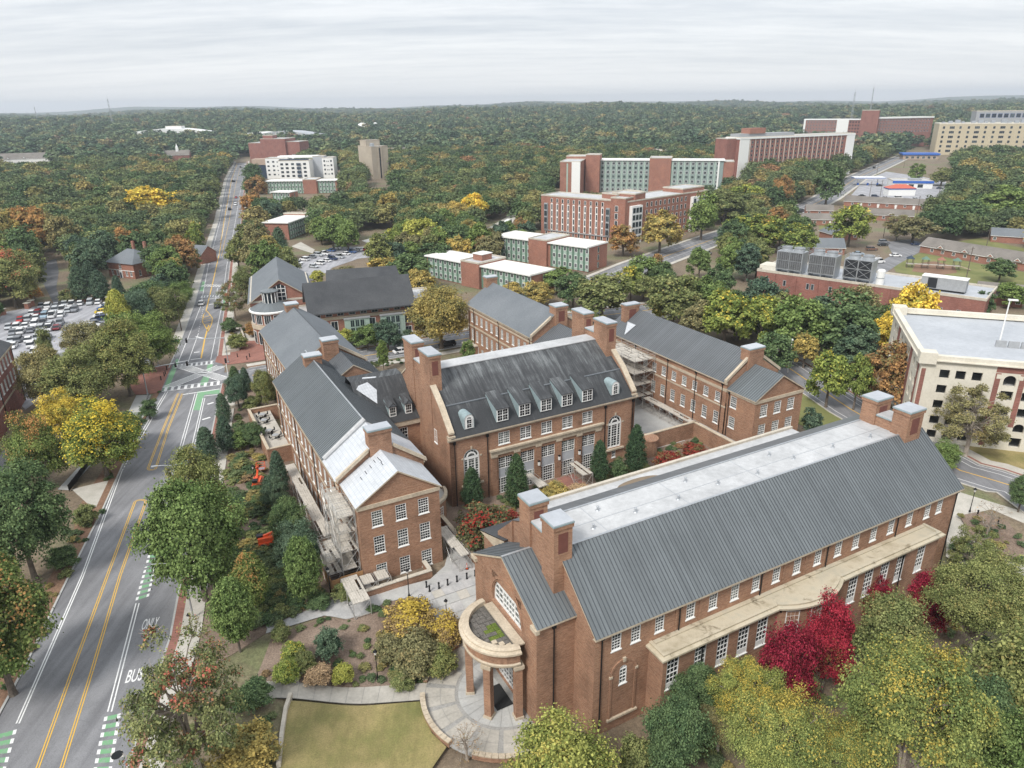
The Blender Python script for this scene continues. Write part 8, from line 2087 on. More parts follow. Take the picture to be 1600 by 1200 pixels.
def mass(name, pts, sources, label=None):
 """points with size -> instances of the given crowns"""
 me = bpy.data.meshes.new(name); n = len(pts)
 me.vertices.add(n); me.vertices.foreach_set('co', np.array([(p_[0], p_[1], p_[4]) for p_ in pts], np.float32).ravel())
 a = me.attributes.new('size', 'FLOAT_VECTOR', 'POINT'); a.data.foreach_set('vector', np.array([(p_[2], p_[2], p_[3]/BASEH) for p_ in pts], np.float32).ravel())
 a = me.attributes.new('turn', 'FLOAT_VECTOR', 'POINT'); a.data.foreach_set('vector', np.array([(0,0, wr.uniform(0,6.28)) for p_ in pts], np.float32).ravel())
 a = me.attributes.new('pick', 'INT', 'POINT'); a.data.foreach_set('value', np.array([wr.randrange(len(sources)) for p_ in pts], np.int32))
 o = put(name, me); tag(o, kind='stuff')
 g = bpy.data.node_groups.new(name, 'GeometryNodeTree')
 g.interface.new_socket('Geometry', in_out='INPUT', socket_type='NodeSocketGeometry'); g.interface.new_socket('Geometry', in_out='OUTPUT', socket_type='NodeSocketGeometry')
 gi, go = g.nodes.new('NodeGroupInput'), g.nodes.new('NodeGroupOutput')
 jn = g.nodes.new('GeometryNodeJoinGeometry')
 for s in sources[::-1]:
  ob = g.nodes.new('GeometryNodeObjectInfo'); ob.inputs['Object'].default_value = s; ob.inputs['As Instance'].default_value = True; ob.transform_space = 'ORIGINAL'
  g.links.new(ob.outputs['Geometry'], jn.inputs[0])
 ip = g.nodes.new('GeometryNodeInstanceOnPoints'); ip.inputs['Pick Instance'].default_value = True
 def attr(nm, ty):
  q = g.nodes.new('GeometryNodeInputNamedAttribute'); q.data_type = ty; q.inputs['Name'].default_value = nm; return [x for x in q.outputs if x.enabled and x.name == 'Attribute'][0]
 g.links.new(gi.outputs[0], ip.inputs['Points']); g.links.new(jn.outputs[0], ip.inputs['Instance'])
 g.links.new(attr('pick', 'INT'), ip.inputs['Instance Index']); g.links.new(attr('size', 'FLOAT_VECTOR'), ip.inputs['Scale'])
 er = g.nodes.new('FunctionNodeEulerToRotation'); g.links.new(attr('turn', 'FLOAT_VECTOR'), er.inputs[0]); g.links.new(er.outputs[0], ip.inputs['Rotation'])
 g.links.new(ip.outputs[0], go.inputs[0])
 md = o.modifiers.new('wood', 'NODES'); md.node_group = g
 return o
mass('deep_wood', [(x, y, r, h, gz(x, y)+ter(x, y)-.4) for x, y, r, h in rest], srcs)
cand.clear(); hexgrid(-1500,1500,600,2300,17, sector(900,2200))
far_ = [(x, y, d*wr.uniform(.5,.95), d*wr.uniform(.8,1.5), ter(x, y)-.5) for x, y, d in cand if not blocked(x, y)]
cand.clear(); hexgrid(-3400,3400,1700,5200,23, sector(2200,5000))
far_ += [(x, y, d*wr.uniform(.55,.9), d*wr.uniform(.5,.95)*(1.35 if wr.random() < .05 else 1), ter(x, y)-1) for x, y, d in cand]
mass('far_wood', far_, fsrc)
variants('cover', 'shrub', 3,16,14,9,.075, near=False, seed=500, mat='wood')
gsrc = []
for i, (x, y, lab) in enumerate(((*[(-30.0,77.9)][0], 'low woodland shrub behind the end of the curved path'),(*[(-34.8,84.4)][0], 'low woodland shrub beside the nearer orange lift'),(*[(-45.3,98.2)][0], 'low woodland shrub behind the largest round tree'))):
 t_ = tree(x, y, 1.3,1.2, 'cover', None, lab, 'low woodland shrubs', 'shrub', 'shrub'); c = [q for q in t_.children if q.name.startswith('crown')][0]; c.data = TREES['cover'][i][0]; gsrc.append(c)
gpts = []
def cover(poly, d, r0, r1, fill=.8, avoid=()):
 xs_ = [p_[0] for p_ in poly]; ys_ = [p_[1] for p_ in poly]; n = int((max(xs_)-min(xs_))*(max(ys_)-min(ys_))/(d*d)*fill)
 for i in range(n):
  x, y = wr.uniform(min(xs_), max(xs_)), wr.uniform(min(ys_), max(ys_))
  if inside((x, y), poly) and not any(inside((x, y), q) for q in avoid):
   r = wr.uniform(r0, r1); gpts.append((x, y, r, r*wr.uniform(.7,1.25), gz(x, y)))
WALKS = [offs(RR, -.5)+offs(RR, 4.2)[::-1], UP, CF.rect(14,42,78,166), CF.rect(14,22,71,80)]
cover([(-57.8,124.1),(-63.7,150.8),(-55.8,150.5),(-51.3,139.4),(-39.7,110.8),(-28.7,89.0),(-23.7,81.2),(-24.7,74.6),(-30.0,71.7),(-32.8,70.6),(-41.9,81.6),(-48.2,92.8)], 1.35,.5,1.5,1.0, WALKS)
cover([(-42.7,86.1),(-38.7,90.9),(-29.8,82.8),(-24.1,77.1),(-30.8,71.7),(-35.0,70.0)], 1.35,.5,1.4,.9, WALKS)
cover(BED, 1.5,.22,.7,.6); cover([(-19.9,73.2),(-13.8,76.2),(-7.1,69.8),(-10.5,63.4),(-18.2,63.7)], 1.3,.3,.85,.6)
cover([(-61.6,82.1),(-66.0,98.8),(-71.2,102.5),(-69.0,93.3)], 1.6,.4,.9,.8); cover([(-72.3,107.2),(-69.3,110.0),(-75.6,131.4),(-76.0,124.7)], 1.6,.3,.8,.6); cover([(-55.2,57.9),(-56.7,64.4),(-61.6,82.1),(-64.7,83.6),(-62.1,69.4)], 1.6,.4,1.0,.8); cover([(-75.6,132.0),(-80.4,150.6),(-81.2,149.1),(-78.0,133.7)], 1.2,.4,.8,.8)
cover([(-37.8,48.0),(-39.2,57.4),(-28.9,58.9),(-25.8,58.9),(-22.7,47.8)], 1.6,.4,1.0,.6, [WALKS[0]])
cover([CF(*p_)[:2] for p_ in ((34,71),(56,71),(56,91),(46,91),(38,90))], 1.7,.4,.9,.8); cover([CF(*p_)[:2] for p_ in ((62,71),(87,71),(87,83),(62,83))], 1.8,.4,.9,.7); cover([CF(*p_)[:2] for p_ in ((76.5,77),(88,77),(88,92),(76.5,92))], 1.3,.4,.9,.9)
cover(CF.rect(36,100,30,43),2.0,.5,1.2,.6); cover([(69.1,94.6),(72.5,95.2),(75.1,92.4),(73.8,86.7),(71.5,83.0),(69.3,85.2),(68.3,89.9)], 1.2,.35,.8,.7); cover([(-76.4,181.0),(-84.3,208.7),(-76.0,195.3),(-73.3,180.9)], 1.2,.4,.9,.9); cover(CF.rect(40,66,160.5,164.5),1.3,.4,.8,.7); cover([(-64.0,183.2),(-28.5,190.1),(-27.8,184.9),(-62.1,176.7)], 1.6,.5,1.2,.8)
mass('ground_cover', gpts, gsrc)
_byl = {}
for o in list(COL.objects):
 if o.parent is None and 'label' in o and 'group' in o and o.name.startswith(('broadleaf', 'oval')): _byl.setdefault(o['label'], []).append(o)
for lab, os_ in _byl.items():
 if len(os_) > 1:
  os_.sort(key=lambda o: math.atan2(o.location.x, o.location.y)); w_ = ['leftmost', 'rightmost'] if len(os_) == 2 else ['leftmost']+['%s from the left' % q for q in ('second', 'third', 'fourth', 'fifth', 'sixth', 'seventh', 'eighth')][:len(os_)-2]+['rightmost']
  for o, q in zip(os_, w_): o['label'] = lab.replace(' tree in the wood', ' tree, '+q+',')
print('woods', len(ok), len(far_))
MT['hill'] = mottled('far_wooded_hills', (.052,.070,.045),(.085,.098,.06),.012,.95,.05,.35)
# ============================================================= vehicles
CARC = {'white': (.78,.78,.78), 'silver': (.48,.50,.52), 'grey': (.22,.23,.25), 'black': (.018,.018,.02), 'blue': (.06,.12,.28), 'dark red': (.20,.025,.03), 'red': (.45,.03,.03), 'yellow': (.70,.50,.03), 'brown': (.16,.09,.06), 'dark blue': (.03,.045,.10), 'pale blue': (.30,.40,.48)}
CM = {k: plain('car_paint_'+k.replace(' ', '_'), v, .3,0,.6,.03) for k, v in CARC.items()}
MT['car_glass'] = plain('car_glass', (.015,.02,.025),.08,0,.6,.02)
def carmesh(kind):
 L_, Wd, H_ = {'car': (4.6,1.82,1.45), 'suv': (4.8,1.95,1.75), 'pickup': (5.6,2.0,1.85), 'van': (5.2,2.0,2.05)}[kind]
 b_ = MB(); P_ = CM['white']; w = Wd/2; zb, zm = .28, H_*.58
 def loft(secs):
  for (x0, a0, l0, c0, h0),(x1, a1, l1, c1, h1) in zip(secs[:-1], secs[1:]):
   b_.poly([(x0,-a0, l0),(x1,-a1, l1),(x1,-c1, h1),(x0,-c0, h0)], P_); b_.poly([(x1, a1, l1),(x0, a0, l0),(x0, c0, h0),(x1, c1, h1)], P_)
   b_.poly([(x0,-c0, h0),(x1,-c1, h1),(x1, c1, h1),(x0, c0, h0)], P_); b_.poly([(x0, a0, l0),(x1, a1, l1),(x1,-a1, l1),(x0,-a0, l0)], P_)
  for s_, fl in ((secs[0], 1),(secs[-1], 0)):
   q = [(s_[0], -s_[1], s_[2]),(s_[0], s_[1], s_[2]),(s_[0], s_[3], s_[4]),(s_[0], -s_[3], s_[4])]; b_.poly(q[::-1] if fl else q, P_)
 h = L_/2
 loft([(-h, w*.80, zb+.12, w*.78, zm*.84),(-h+.25, w*.97, zb, w*.9, zm*.97),(-h+1.2, w, zb, w*.93, zm),(h-1.3, w, zb, w*.93, zm),(h-.45, w*.97, zb, w*.86, zm*.88),(h, w*.78, zb+.1, w*.70, zm*.74)])
 x0, x1, x2, x3 = {'car': (-1.75,-1.0,.35,1.15), 'suv': (-2.25,-1.9,.45,1.15), 'pickup': (-.75,-.5,.75,1.35), 'van': (-2.45,-2.2,.9,1.6)}[kind]
 g = MB(); wt, wb = w*.74, w*.90
 def cab(mb, z0, z1, m, ins=0):
  u0, u1 = (z0-zm)/(H_-zm),(z1-zm)/(H_-zm)
  f = lambda u: (x0+(x1-x0)*u, x3+(x2-x3)*u, wb+(wt-wb)*u-ins)
  a0, c0, w0 = f(u0); a1, c1, w1 = f(u1); mb.hexa([(a0,-w0, z0),(c0,-w0, z0),(c0, w0, z0),(a0, w0, z0),(a1,-w1, z1),(c1,-w1, z1),(c1, w1, z1),(a1, w1, z1)], m)
 cab(g, zm-.02, H_-.1, 'car_glass'); cab(b_, H_-.1, H_, P_)
 for xa in ((x0+x3)/2,):
  for sg in (-1,1): b_.hexa([(xa-.06, sg*wb-.02, zm),(xa+.06, sg*wb-.02, zm),(xa+.06, sg*wb+.02, zm),(xa-.06, sg*wb+.02, zm),(xa-.06, sg*wt-.02, H_-.08),(xa+.06, sg*wt-.02, H_-.08),(xa+.06, sg*wt+.02, H_-.08),(xa-.06, sg*wt+.02, H_-.08)], P_)
 if kind == 'pickup':
  g2 = MB(); b_.hexa([(-h+.15,-w*.8, zm+.002),(-.8,-w*.8, zm+.002),(-.8, w*.8, zm+.002),(-h+.15, w*.8, zm+.002),(-h+.15,-w*.8, zm+.01),(-.8,-w*.8, zm+.01),(-.8, w*.8, zm+.01),(-h+.15, w*.8, zm+.01)], 'rubber')
 wh = MB(); wh.tube((0,-.12,0),(0,.12,0),.34,.34, 'rubber', 12); wh.tube((0,-.13,0),(0,.13,0),.20,.20, 'grey_metal', 8)
 lt = MB(); lt.box((0,0,0),(.10,.34,.14), 'white')
 return b_.mesh('body'), g.mesh('window_glass'), wh.mesh('wheel'), lt.mesh('headlight'), L_, w, zm
CARS = {k: carmesh(k) for k in ('car', 'suv', 'pickup', 'van')}
def car(x, y, ang, kind, colr, label, group=None, z=.03):
 bm_, gm_, wm_, lm_, L_, w, zm = CARS[kind]
 t_ = thing('parked_car' if group else 'car', label, 'pickup truck' if kind == 'pickup' else kind, (x, y, z+ter(x, y)+gz(x, y)), ang, group)
 b_ = put('body', bm_, t_); b_.material_slots[0].link = 'OBJECT'; b_.material_slots[0].material = CM[colr]
 put('window_glass', gm_, t_)
 for sx in (-1,1):
  for sy in (-1,1): put('wheel', wm_, t_, (sx*L_*.305, sy*(w-.12),.34))
 for sy in (-1,1): put('headlight', lm_, t_, (L_/2-.08, sy*w*.55, zm*.68))
 return t_
KW = {'car': 'saloon car', 'suv': 'sport-utility car', 'pickup': 'pickup truck', 'van': 'van'}
ORD = ['first', 'second', 'third', 'fourth', 'fifth', 'sixth', 'seventh', 'eighth', 'ninth', 'tenth', 'eleventh', 'twelfth', 'thirteenth', 'fourteenth']
def row(pts, cols_, kinds, ang, where, group):
 for i, (x, y) in enumerate(pts):
  c, k = cols_[i % len(cols_)], kinds[i % len(kinds)]
  car(x, y, ang+_tr.uniform(-.03,.03)+(math.pi if (i*7) % 3 == 0 else 0), k, c, '%s %s, %s from left in %s' % (c, KW[k], ORD[i], where), group)
G1 = 'cars in the car park on the left'
KK = ['car', 'suv', 'car', 'suv', 'pickup']
row([(-154.2,227.1),(-151.8,226.9),(-149.5,227.6),(-147.2,228.3),(-144.8,228.2),(-142.9,229.7),(-140.0,230.3),(-137.6,231.0)], ['grey', 'white', 'grey', 'silver', 'white', 'white', 'silver', 'white'], KK, R(112), 'the back row of the left car park', G1)
row([(-151.6,217.8),(-149.8,218.4),(-148.0,219.8),(-146.3,221.2),(-144.3,221.9),(-141.9,221.0),(-140.2,221.7)], ['white', 'dark red', 'white', 'silver', 'white', 'silver', 'grey'], KK, R(112), 'the second row of the left car park', G1)
row([(-150.6,210.6),(-148.9,211.9),(-147.2,213.2),(-145.6,214.6),(-143.6,215.2),(-141.1,215.8)], ['red', 'silver', 'white', 'pale blue', 'white', 'white'], KK, R(112), 'the third row of the left car park', G1)
row([(-149.3,203.2),(-147.0,203.7),(-144.9,204.3),(-143.0,205.5),(-141.2,206.8),(-138.4,205.9),(-136.0,206.5)], ['silver', 'white', 'white', 'white', 'grey', 'silver', 'grey'], KK, R(112), 'the fourth row of the left car park', G1)
row([(-144.3,197.3),(-142.5,198.4),(-140.4,199.6),(-138.3,200.7),(-136.2,201.3),(-134.1,201.8)], ['grey', 'white', 'grey', 'silver', 'white', 'dark red'], KK, R(112), 'the fifth row of the left car park', G1)
row([(-139.9,189.9),(-138.1,190.4),(-135.3,190.3),(-133.5,191.4),(-131.1,191.8)], ['silver', 'grey', 'white', 'silver', 'grey'], KK, R(112), 'the sixth row of the left car park', G1)
row([(-136.0,184.7),(-131.5,185.6),(-129.5,186.6),(-126.5,178.9),(-122.7,175.2)], ['white', 'white', 'white', 'white', 'grey'], KK, R(112), 'the nearest row of the left car park', G1)
row([(-121.1,190.8),(-121.8,193.8),(-123.0,196.9),(-123.5,199.4),(-124.7,203.3),(-125.1,206.0),(-126.2,210.1),(-127.7,214.4),(-129.7,218.9),(-130.9,222.7),(-132.4,226.7)], ['white', 'silver', 'red', 'pale blue', 'white', 'grey', 'dark blue', 'white', 'yellow', 'blue', 'white'], ['suv', 'car', 'car'], R(18), 'the slanting row of the left car park', G1)
G2 = 'cars in the car park behind the library'
row([(-87.5,291.1),(-86.6,297.5),(-84.9,302.8),(-82.9,306.8),(-81.1,309.4),(-79.9,316.6),(-78.4,322.5)], ['white', 'white', 'grey', 'silver', 'white', 'blue', 'white'], KK, R(150), 'the far row of the library car park', G2)
row([(-79.1,283.2),(-78.1,289.2),(-76.6,294.2),(-74.8,298.0),(-73.0,301.9),(-71.7,308.8),(-69.8,312.9),(-67.8,317.2),(-64.3,317.0)], ['silver', 'white', 'white', 'dark blue', 'silver', 'white', 'blue', 'white', 'red'], KK, R(150), 'the near row of the library car park', G2)
row([(-61.0,308.0),(-59.5,310.8),(-57.5,312.1),(-55.4,313.4)], ['white', 'silver', 'dark blue', 'white'], KK, R(150), 'the library lot corner', G2)
for (pt, a, k, c, lab) in (([(-101.8,227.5)], 106, 'car', 'white', 'white car driving on the main road beyond the hatched island'),([(-95.2,224.0)], 286, 'suv', 'black', 'dark sport-utility car on the main road beside the hatched island'),
 ([(-327.1,882.7)], 106, 'car', 'silver', 'pale car at the far end of the main road, left lane'),([(-290.8,803.2)], 286, 'suv', 'black', 'dark car at the far end of the main road, right lane'),([(-241.1,643.0)], 130, 'suv', 'black', 'dark car turning at the far crossing of the main road'),
 ([(-196.1,524.0)], 286, 'car', 'red', 'red car far up the main road'),([(-181.8,482.6)], 286, 'suv', 'white', 'white car behind the red one far up the main road'),([(-177.6,460.7)], 106, 'suv', 'black', 'dark car at the far crosswalk of the main road'),
 ([(-28.7,175.8)], 28, 'car', 'white', 'white car on the side street below the library'),([(-17.2,180.6)], 208, 'suv', 'black', 'black sport-utility car on the side street by the rear hall'),
 ([(83.0,297.8)], 40, 'suv', 'silver', 'silver car on the avenue near the crossing'),([(163.0,410.5)], 45, 'car', 'white', 'white parked car first beside the avenue'),([(168.7,417.7)], 45, 'suv', 'black', 'black parked car second beside the avenue'),([(175.3,427.8)], 45, 'car', 'silver', 'silver parked car third beside the avenue'),
 ([(154.5,302.5)], -10, 'suv', 'brown', 'brown car parked on the estate drive'),([(144.6,293.4)], -15, 'car', 'pale blue', 'pale blue car on the grass of the estate'),([(163.9,312.1)], 0, 'car', 'black', 'black car at the top of the estate drive, nearer one'),([(167.4,318.0)], 0, 'suv', 'grey', 'grey car at the top of the estate drive, farther one'),([(178.8,312.5)], 0, 'car', 'dark blue', 'dark blue car parked alone right of the estate drive'),([(157.6,288.5)], -12, 'car', 'white', 'white car in the middle of the estate drive'),([(144.8,276.8)], 10, 'van', 'white', 'white van behind the braced cooling tower'),
 ([(234.5,483.7)], 0, 'car', 'black', 'black car parked above the long apartment row'),([(241.0,479.4)], 0, 'suv', 'dark blue', 'dark blue car parked above the long apartment row'),([(244.2,472.2)], 0, 'car', 'white', 'white car parked above the long apartment row'),([(250.8,468.1)], 0, 'van', 'white', 'white van parked above the long apartment row'),([(259.3,463.9)], 0, 'car', 'silver', 'silver car parked above the long apartment row'),
 ([(274.4,542.0)], 5, 'car', 'black', 'black car at the fuel pumps'),([(286.2,549.4)], 5, 'suv', 'dark blue', 'dark car beside the white shop'),([(307.0,520.7)], 0, 'car', 'dark blue', 'dark blue car at the right side of the forecourt'),([(341.4,689.5)], 50, 'suv', 'black', 'black car on the avenue above the fuel canopy'),
 ([(-25.3,188.8)], 28, 'van', 'white', 'white van under the golden oak by the library')):
 car(pt[0][0], pt[0][1], R(a), k, c, lab)
bx, by = [(-1.5,379.3)][0]
bus = thing('bus', 'silver bus on the path road behind the low dormitories', 'bus', (bx, by, .02), R(75))
mb = MB(); mb.box((0,0,1.75),(11,2.5,2.7), CM['silver']); mb.box((0,0,3.18),(9.5,2.1,.15), 'white'); o = put('body', mb.mesh('body'), bus)
mb = MB(); mb.box((0,0,2.2),(10.4,2.54,.9), 'car_glass'); mb.box((5.49,0,2.1),(.06,2.2,1.3), 'car_glass'); put('window_glass', mb.mesh('window_glass'), bus)
for sx in (-3.4,3.4):
 for sy in (-1.15,1.15): o = put('wheel', CARS['suv'][2], bus, (sx, sy, .45)); o.scale = (1.35,)*3
# ============================================================= street furniture
def lamp(x, y, label, h=4.2, rz_=0):
 z = gz(x, y)+.04; t_ = thing('lamp_post', label, 'lamp post', (x, y, z),0, 'black lantern lamp posts')
 mb = MB(); mb.lathe((0,0,0), [(.16,0),(.16,.25),(.09,.35),(.06,.9),(.05, h-.7),(.08, h-.65)], 'black', 8); put('pole', mb.mesh('pole'), t_)
 mb = MB(); mb.lathe((0,0, h-.65), [(.10,0),(.20,.42),(.0,.42)], 'white', 8); ln = put('lantern', mb.mesh('lantern'), t_)
 mb = MB(); mb.lathe((0,0, h-.22), [(.27,0),(.12,.22),(.03,.34),(0,.36)], 'black', 8); put('lantern_cap', mb.mesh('lantern_cap'), t_)
for (x, y), lab, h in zip([(-24.3,77.1),(-13.9,76.6),(-8.6,72.1),(-16.0,64.0),(-39.4,69.6),(71.0,95.2),(-43.9,106.4),(-46.7,119.7),(-61.4,136.3)], ('beside the plywood fence of the west hall', 'in front of the low planter wall', 'beside the bicycle hoops', 'in the planting bed next to the front path', 'on the pavement by the crape myrtle', 'in the bed right of the near hall', 'in the bed by the orange lift', 'at the patio wall', 'beside the bus lane evergreens'),(4.3,4.3,4.3,4.3,3.4,4.2,4,4,4)):
 lamp(x, y, 'black lamp post with a lantern head '+lab, h)
bm_ = MB(); bm_.lathe((0,0,0), [(.16,0),(.16,.1),(.11,.14),(.11,.75),(.15,.8),(.12,.95),(0,1.0)], 'black', 10); bme = bm_.mesh('bollard')
BN = ('left-hand bollard at the foot of the ramp', 'bollard standing in front of the others near the bicycle hoops', 'third bollard across the plaza', 'fourth bollard across the plaza', 'fifth bollard across the plaza', 'sixth bollard across the plaza', 'seventh bollard against the near hall')
for (x, y), lab in zip([(-11.8,78.4),(-11.3,77.5),(-10.1,78.1),(-9.0,78.8),(-7.8,79.5),(-6.5,80.1),(-5.4,80.7)], BN): tag(put('bollard', bme, None, (x, y, gz(x, y)+.09)), 'black '+lab, 'bollard', 'bollards across the plaza')
for (x, y), lab in zip([(71.5,94.1),(73.3,91.9)], ('black bollard on the pavement right of the near hall, left one', 'black bollard on the pavement right of the near hall, right one')): tag(put('bollard', bme, None, (x, y, .05)), lab, 'bollard', 'bollards beside the right-hand street')
for (x, y), lab in zip([(-83.5,158.0),(-83.9,160.6),(-84.2,161.9),(-85.3,165.1),(-90.5,161.7),(-67.8,171.9),(-67.8,173.9),(-71.0,174.0)], ('nearest', 'second', 'third', 'farthest', 'leftmost', 'right', 'rear', 'left')): tag(put('bollard', bme, None, (x, y, .06)), 'black bollard on the brick plaza %s, %s of its set' % ('left of the junction' if x < -75 else 'right of the junction', lab), 'bollard', 'bollards on the brick plazas')
hm = MB(); n = 8; q = [(-.3,0,0),(-.3,0,.6)]+[(-.3*math.cos(math.pi*i/n),0,.6+.3*math.sin(math.pi*i/n)) for i in range(1, n)]+[(.3,0,.6),(.3,0,0)]
for a, b_ in zip(q[:-1], q[1:]): hm.tube(a, b_, .03,.03, 'black', 5)
hme = hm.mesh('bicycle_hoop')
for i, (x, y) in enumerate([(-12.3,75.8),(-11.9,75.3),(-11.6,74.9),(-11.3,74.5),(-11.0,74.1),(-10.7,73.7),(-10.4,73.3)]): tag(put('bicycle_hoop', hme, None, (x, y, gz(x, y)+.085), R(28)), 'black bicycle hoop, %s from the top of the row beside the ochre shrub' % ORD[i], 'bike rack', 'row of bicycle hoops')
cm_ = MB(); cm_.box((0,0,.03),(.42,.42,.06), 'black'); cm_.lathe((0,0,.06), [(.17,0),(.13,.25)], 'orange', 10); cm_.lathe((0,0,.31), [(.13,0),(.10,.15)], 'cone_white', 10); cm_.lathe((0,0,.46), [(.10,0),(.085,.12)], 'orange', 10); cm_.lathe((0,0,.58), [(.085,0),(.06,.15)], 'cone_white', 10); cm_.lathe((0,0,.73), [(.06,0),(.03,.27),(0,.28)], 'orange', 10); cme = cm_.mesh('traffic_cone')
for (x, y), lab in zip([(-6.6,82.3),(-5.3,83.0),(17.1,105.3)], ('orange and white traffic cone on the plaza, left one', 'orange and white traffic cone at the wall of the near hall', 'orange traffic cone on the courtyard path')): tag(put('traffic_cone', cme, None, (x, y, .08)), lab, 'traffic cone', 'traffic cones')
x, y = [(-94.0,121.1)][0]; t_ = thing('stone_table', 'round stone table with a bench beside the left brick hall', 'table', (x, y, 0))
mb = MB(); mb.lathe((0,0,0), [(.35,0),(.3,.7)], 'coping', 12); put('pedestal', mb.mesh('pedestal'), t_); mb = MB(); mb.lathe((0,0,.7), [(1.1,0),(1.1,.12),(0,.12)], 'coping', 20); put('table_top', mb.mesh('table_top'), t_)
def signal_head(parent, p, m=None):
 mb = MB(); mb.box(p, (.35,.35,1.0), 'black'); mb.box((p[0], p[1], p[2]+.62),(.5,.06,.12), 'black'); return mb.build('signal_head', parent)
def mast_arm(base, tip, h, label, heads=(), sign=None):
 t_ = thing('traffic_signal', label, 'traffic signal', (*base, .05))
 mb = MB(); mb.lathe((*base, .05), [(.25,0),(.25,.3),(.14,.4),(.11, h)], 'grey_metal', 8); mb.build('pole', t_)
 mb = MB(); mb.tube((*base, h-.2),(*tip, h+.5),.11,.07, 'grey_metal', 6); mb.build('mast_arm', t_)
 for u in heads: signal_head(t_, (base[0]+(tip[0]-base[0])*u, base[1]+(tip[1]-base[1])*u, h-.2))
 if sign: u = sign; mb = MB(); mb.box((base[0]+(tip[0]-base[0])*u, base[1]+(tip[1]-base[1])*u, h-.05),(1.9,.06,.5), plain('green_street_sign', (.02,.30,.22),.5)); mb.build('street_sign', t_)
 return t_
bs = [(-82.3,148.7),(-88.7,168.0),(-71.8,169.7),(-67.9,159.1),(-78.2,140.3)]
mast_arm(bs[0], (bs[0][0]+9, bs[0][1]+3.5),6.4, 'grey mast-arm traffic signal on the left brick plaza', (.7,.95))
mast_arm(bs[2], (bs[2][0]-14, bs[2][1]-3),6.8, 'grey mast-arm traffic signal with a green street sign at the right brick plaza', (.62,.98),.8)
t_ = mast_arm(bs[1], (bs[1][0]-2, bs[1][1]-5),6.5, 'grey lamp pole with a short arm behind the left brick plaza')
t_ = thing('traffic_signal', 'white signal pole at the kerb by the small evergreens', 'traffic signal', (*bs[3], .05)); mb = MB(); mb.tube((*bs[3], 0),(*bs[3], 4.6),.09,.08, 'white', 6); mb.build('pole', t_); signal_head(t_, (*bs[3], 4.2))
def cobra(base, d, h, label, arm=2.6):
 t_ = thing('street_lamp', label, 'street lamp', (*base, .1),0, None); mb = MB(); mb.tube((*base, 0),(*base, h),.12,.07, 'grey_metal', 7); mb.build('pole', t_)
 mb = MB(); p0 = (*base, h); pts = [(base[0]+d[0]*arm*u, base[1]+d[1]*arm*u, h+.7*math.sin(u*1.5)) for u in (0,.35,.7,1)]
 for a, b_ in zip(pts[:-1], pts[1:]): mb.tube(a, b_, .06,.05, 'grey_metal', 6)
 mb.build('arm', t_); mb = MB(); mb.box((pts[-1][0]+d[0]*.35, pts[-1][1]+d[1]*.35, pts[-1][2]-.02),(.8,.32,.14), 'grey_metal', math.atan2(d[1], d[0])); mb.build('lamp_head', t_)
lb_ = [(-40.7,72.9),(-51.5,98.4),(-95.8,198.1),(-69.3,140.0),(65.4,157.3),(-83.9,195.7)]
cobra(lb_[0], (-.96,-.28),8.2, 'tall curved-arm street lamp over the bus lane beside the largest green tree', 3.4)
cobra(lb_[1], (-.96,-.28),8.2, 'curved-arm street lamp half hidden behind the olive-topped tree', 3.6)
t_ = thing('lamp_post', 'tall white lamp post by the street behind the east hall', 'lamp post', (*lb_[4], 0)); mb = MB(); mb.tube((*lb_[4], 0),(*lb_[4], 8.0),.14,.10, 'white', 7); mb.build('pole', t_); mb = MB(); mb.lathe((*lb_[4], 8.0), [(.35,0),(.35,.3),(0,.35)], 'white', 10); mb.build('lamp_head', t_)
def upole(x, y, h, label):
 t_ = thing('utility_pole', label, 'utility pole', (x, y, ter(x, y)),0, None); mb = MB(); mb.tube((x, y, 0),(x, y, h),.17,.11, 'bark', 7); mb.build('pole', t_); mb = MB(); mb.box((x, y, h-.8),(2.4,.12,.14), 'bark', .5); mb.build('crossarm', t_)
for (x, y), h, lab in zip([(-95.8,198.1),(223.1,394.8),(244.2,479.1),(234.3,473.3),(317.1,634.2),(267.7,453.3),(173.3,330.6),(202.0,300.4),(370.2,691.9),(164.2,251.1),(-0.7,219.0)], (11,11,11,11,12,11,10,9,12,11,9),('dark utility pole on the verge across from the hatched island', 'utility pole behind the estate lawn', 'utility pole in front of the fuel forecourt, right one', 'utility pole in front of the fuel forecourt, left one', 'utility pole beside the avenue above the fuel canopy', 'utility pole at the right side of the forecourt', 'utility pole at the bungalow by the estate drive', 'utility pole at the far right of the estate', 'utility pole on the avenue below the restaurant', 'utility pole at the right end of the brick plant', 'utility pole behind the rear hall')): upole(x, y, h, lab)
fp_ = [(-75.2,105.5),(-77.3,116.2),(-77.0,117.7)]; t_ = thing('mesh_fence', 'black mesh fence beside the path above the pale driveway', 'fence', (*fp_[0], 0))
for (p_, d) in along(fp_, 1.8):
 mb = MB(); mb.tube((p_.x, p_.y, 0),(p_.x, p_.y, 1.3),.04,.04, 'black', 5); mb.build('fence_post', t_)
for i in range(len(fp_)-1):
 mb = MB(); a, b_ = fp_[i], fp_[i+1]; d = (Vector(b_)-Vector(a)).normalized()*.02; mb.hexa([(a[0]+d.y, a[1]-d.x, .05),(b_[0]+d.y, b_[1]-d.x, .05),(b_[0]-d.y, b_[1]+d.x, .05),(a[0]-d.y, a[1]+d.x, .05),(a[0]+d.y, a[1]-d.x, 1.2),(b_[0]+d.y, b_[1]-d.x, 1.2),(b_[0]-d.y, b_[1]+d.x, 1.2),(a[0]-d.y, a[1]+d.x, 1.2)], 'black'); mb.build('mesh_panel', t_)
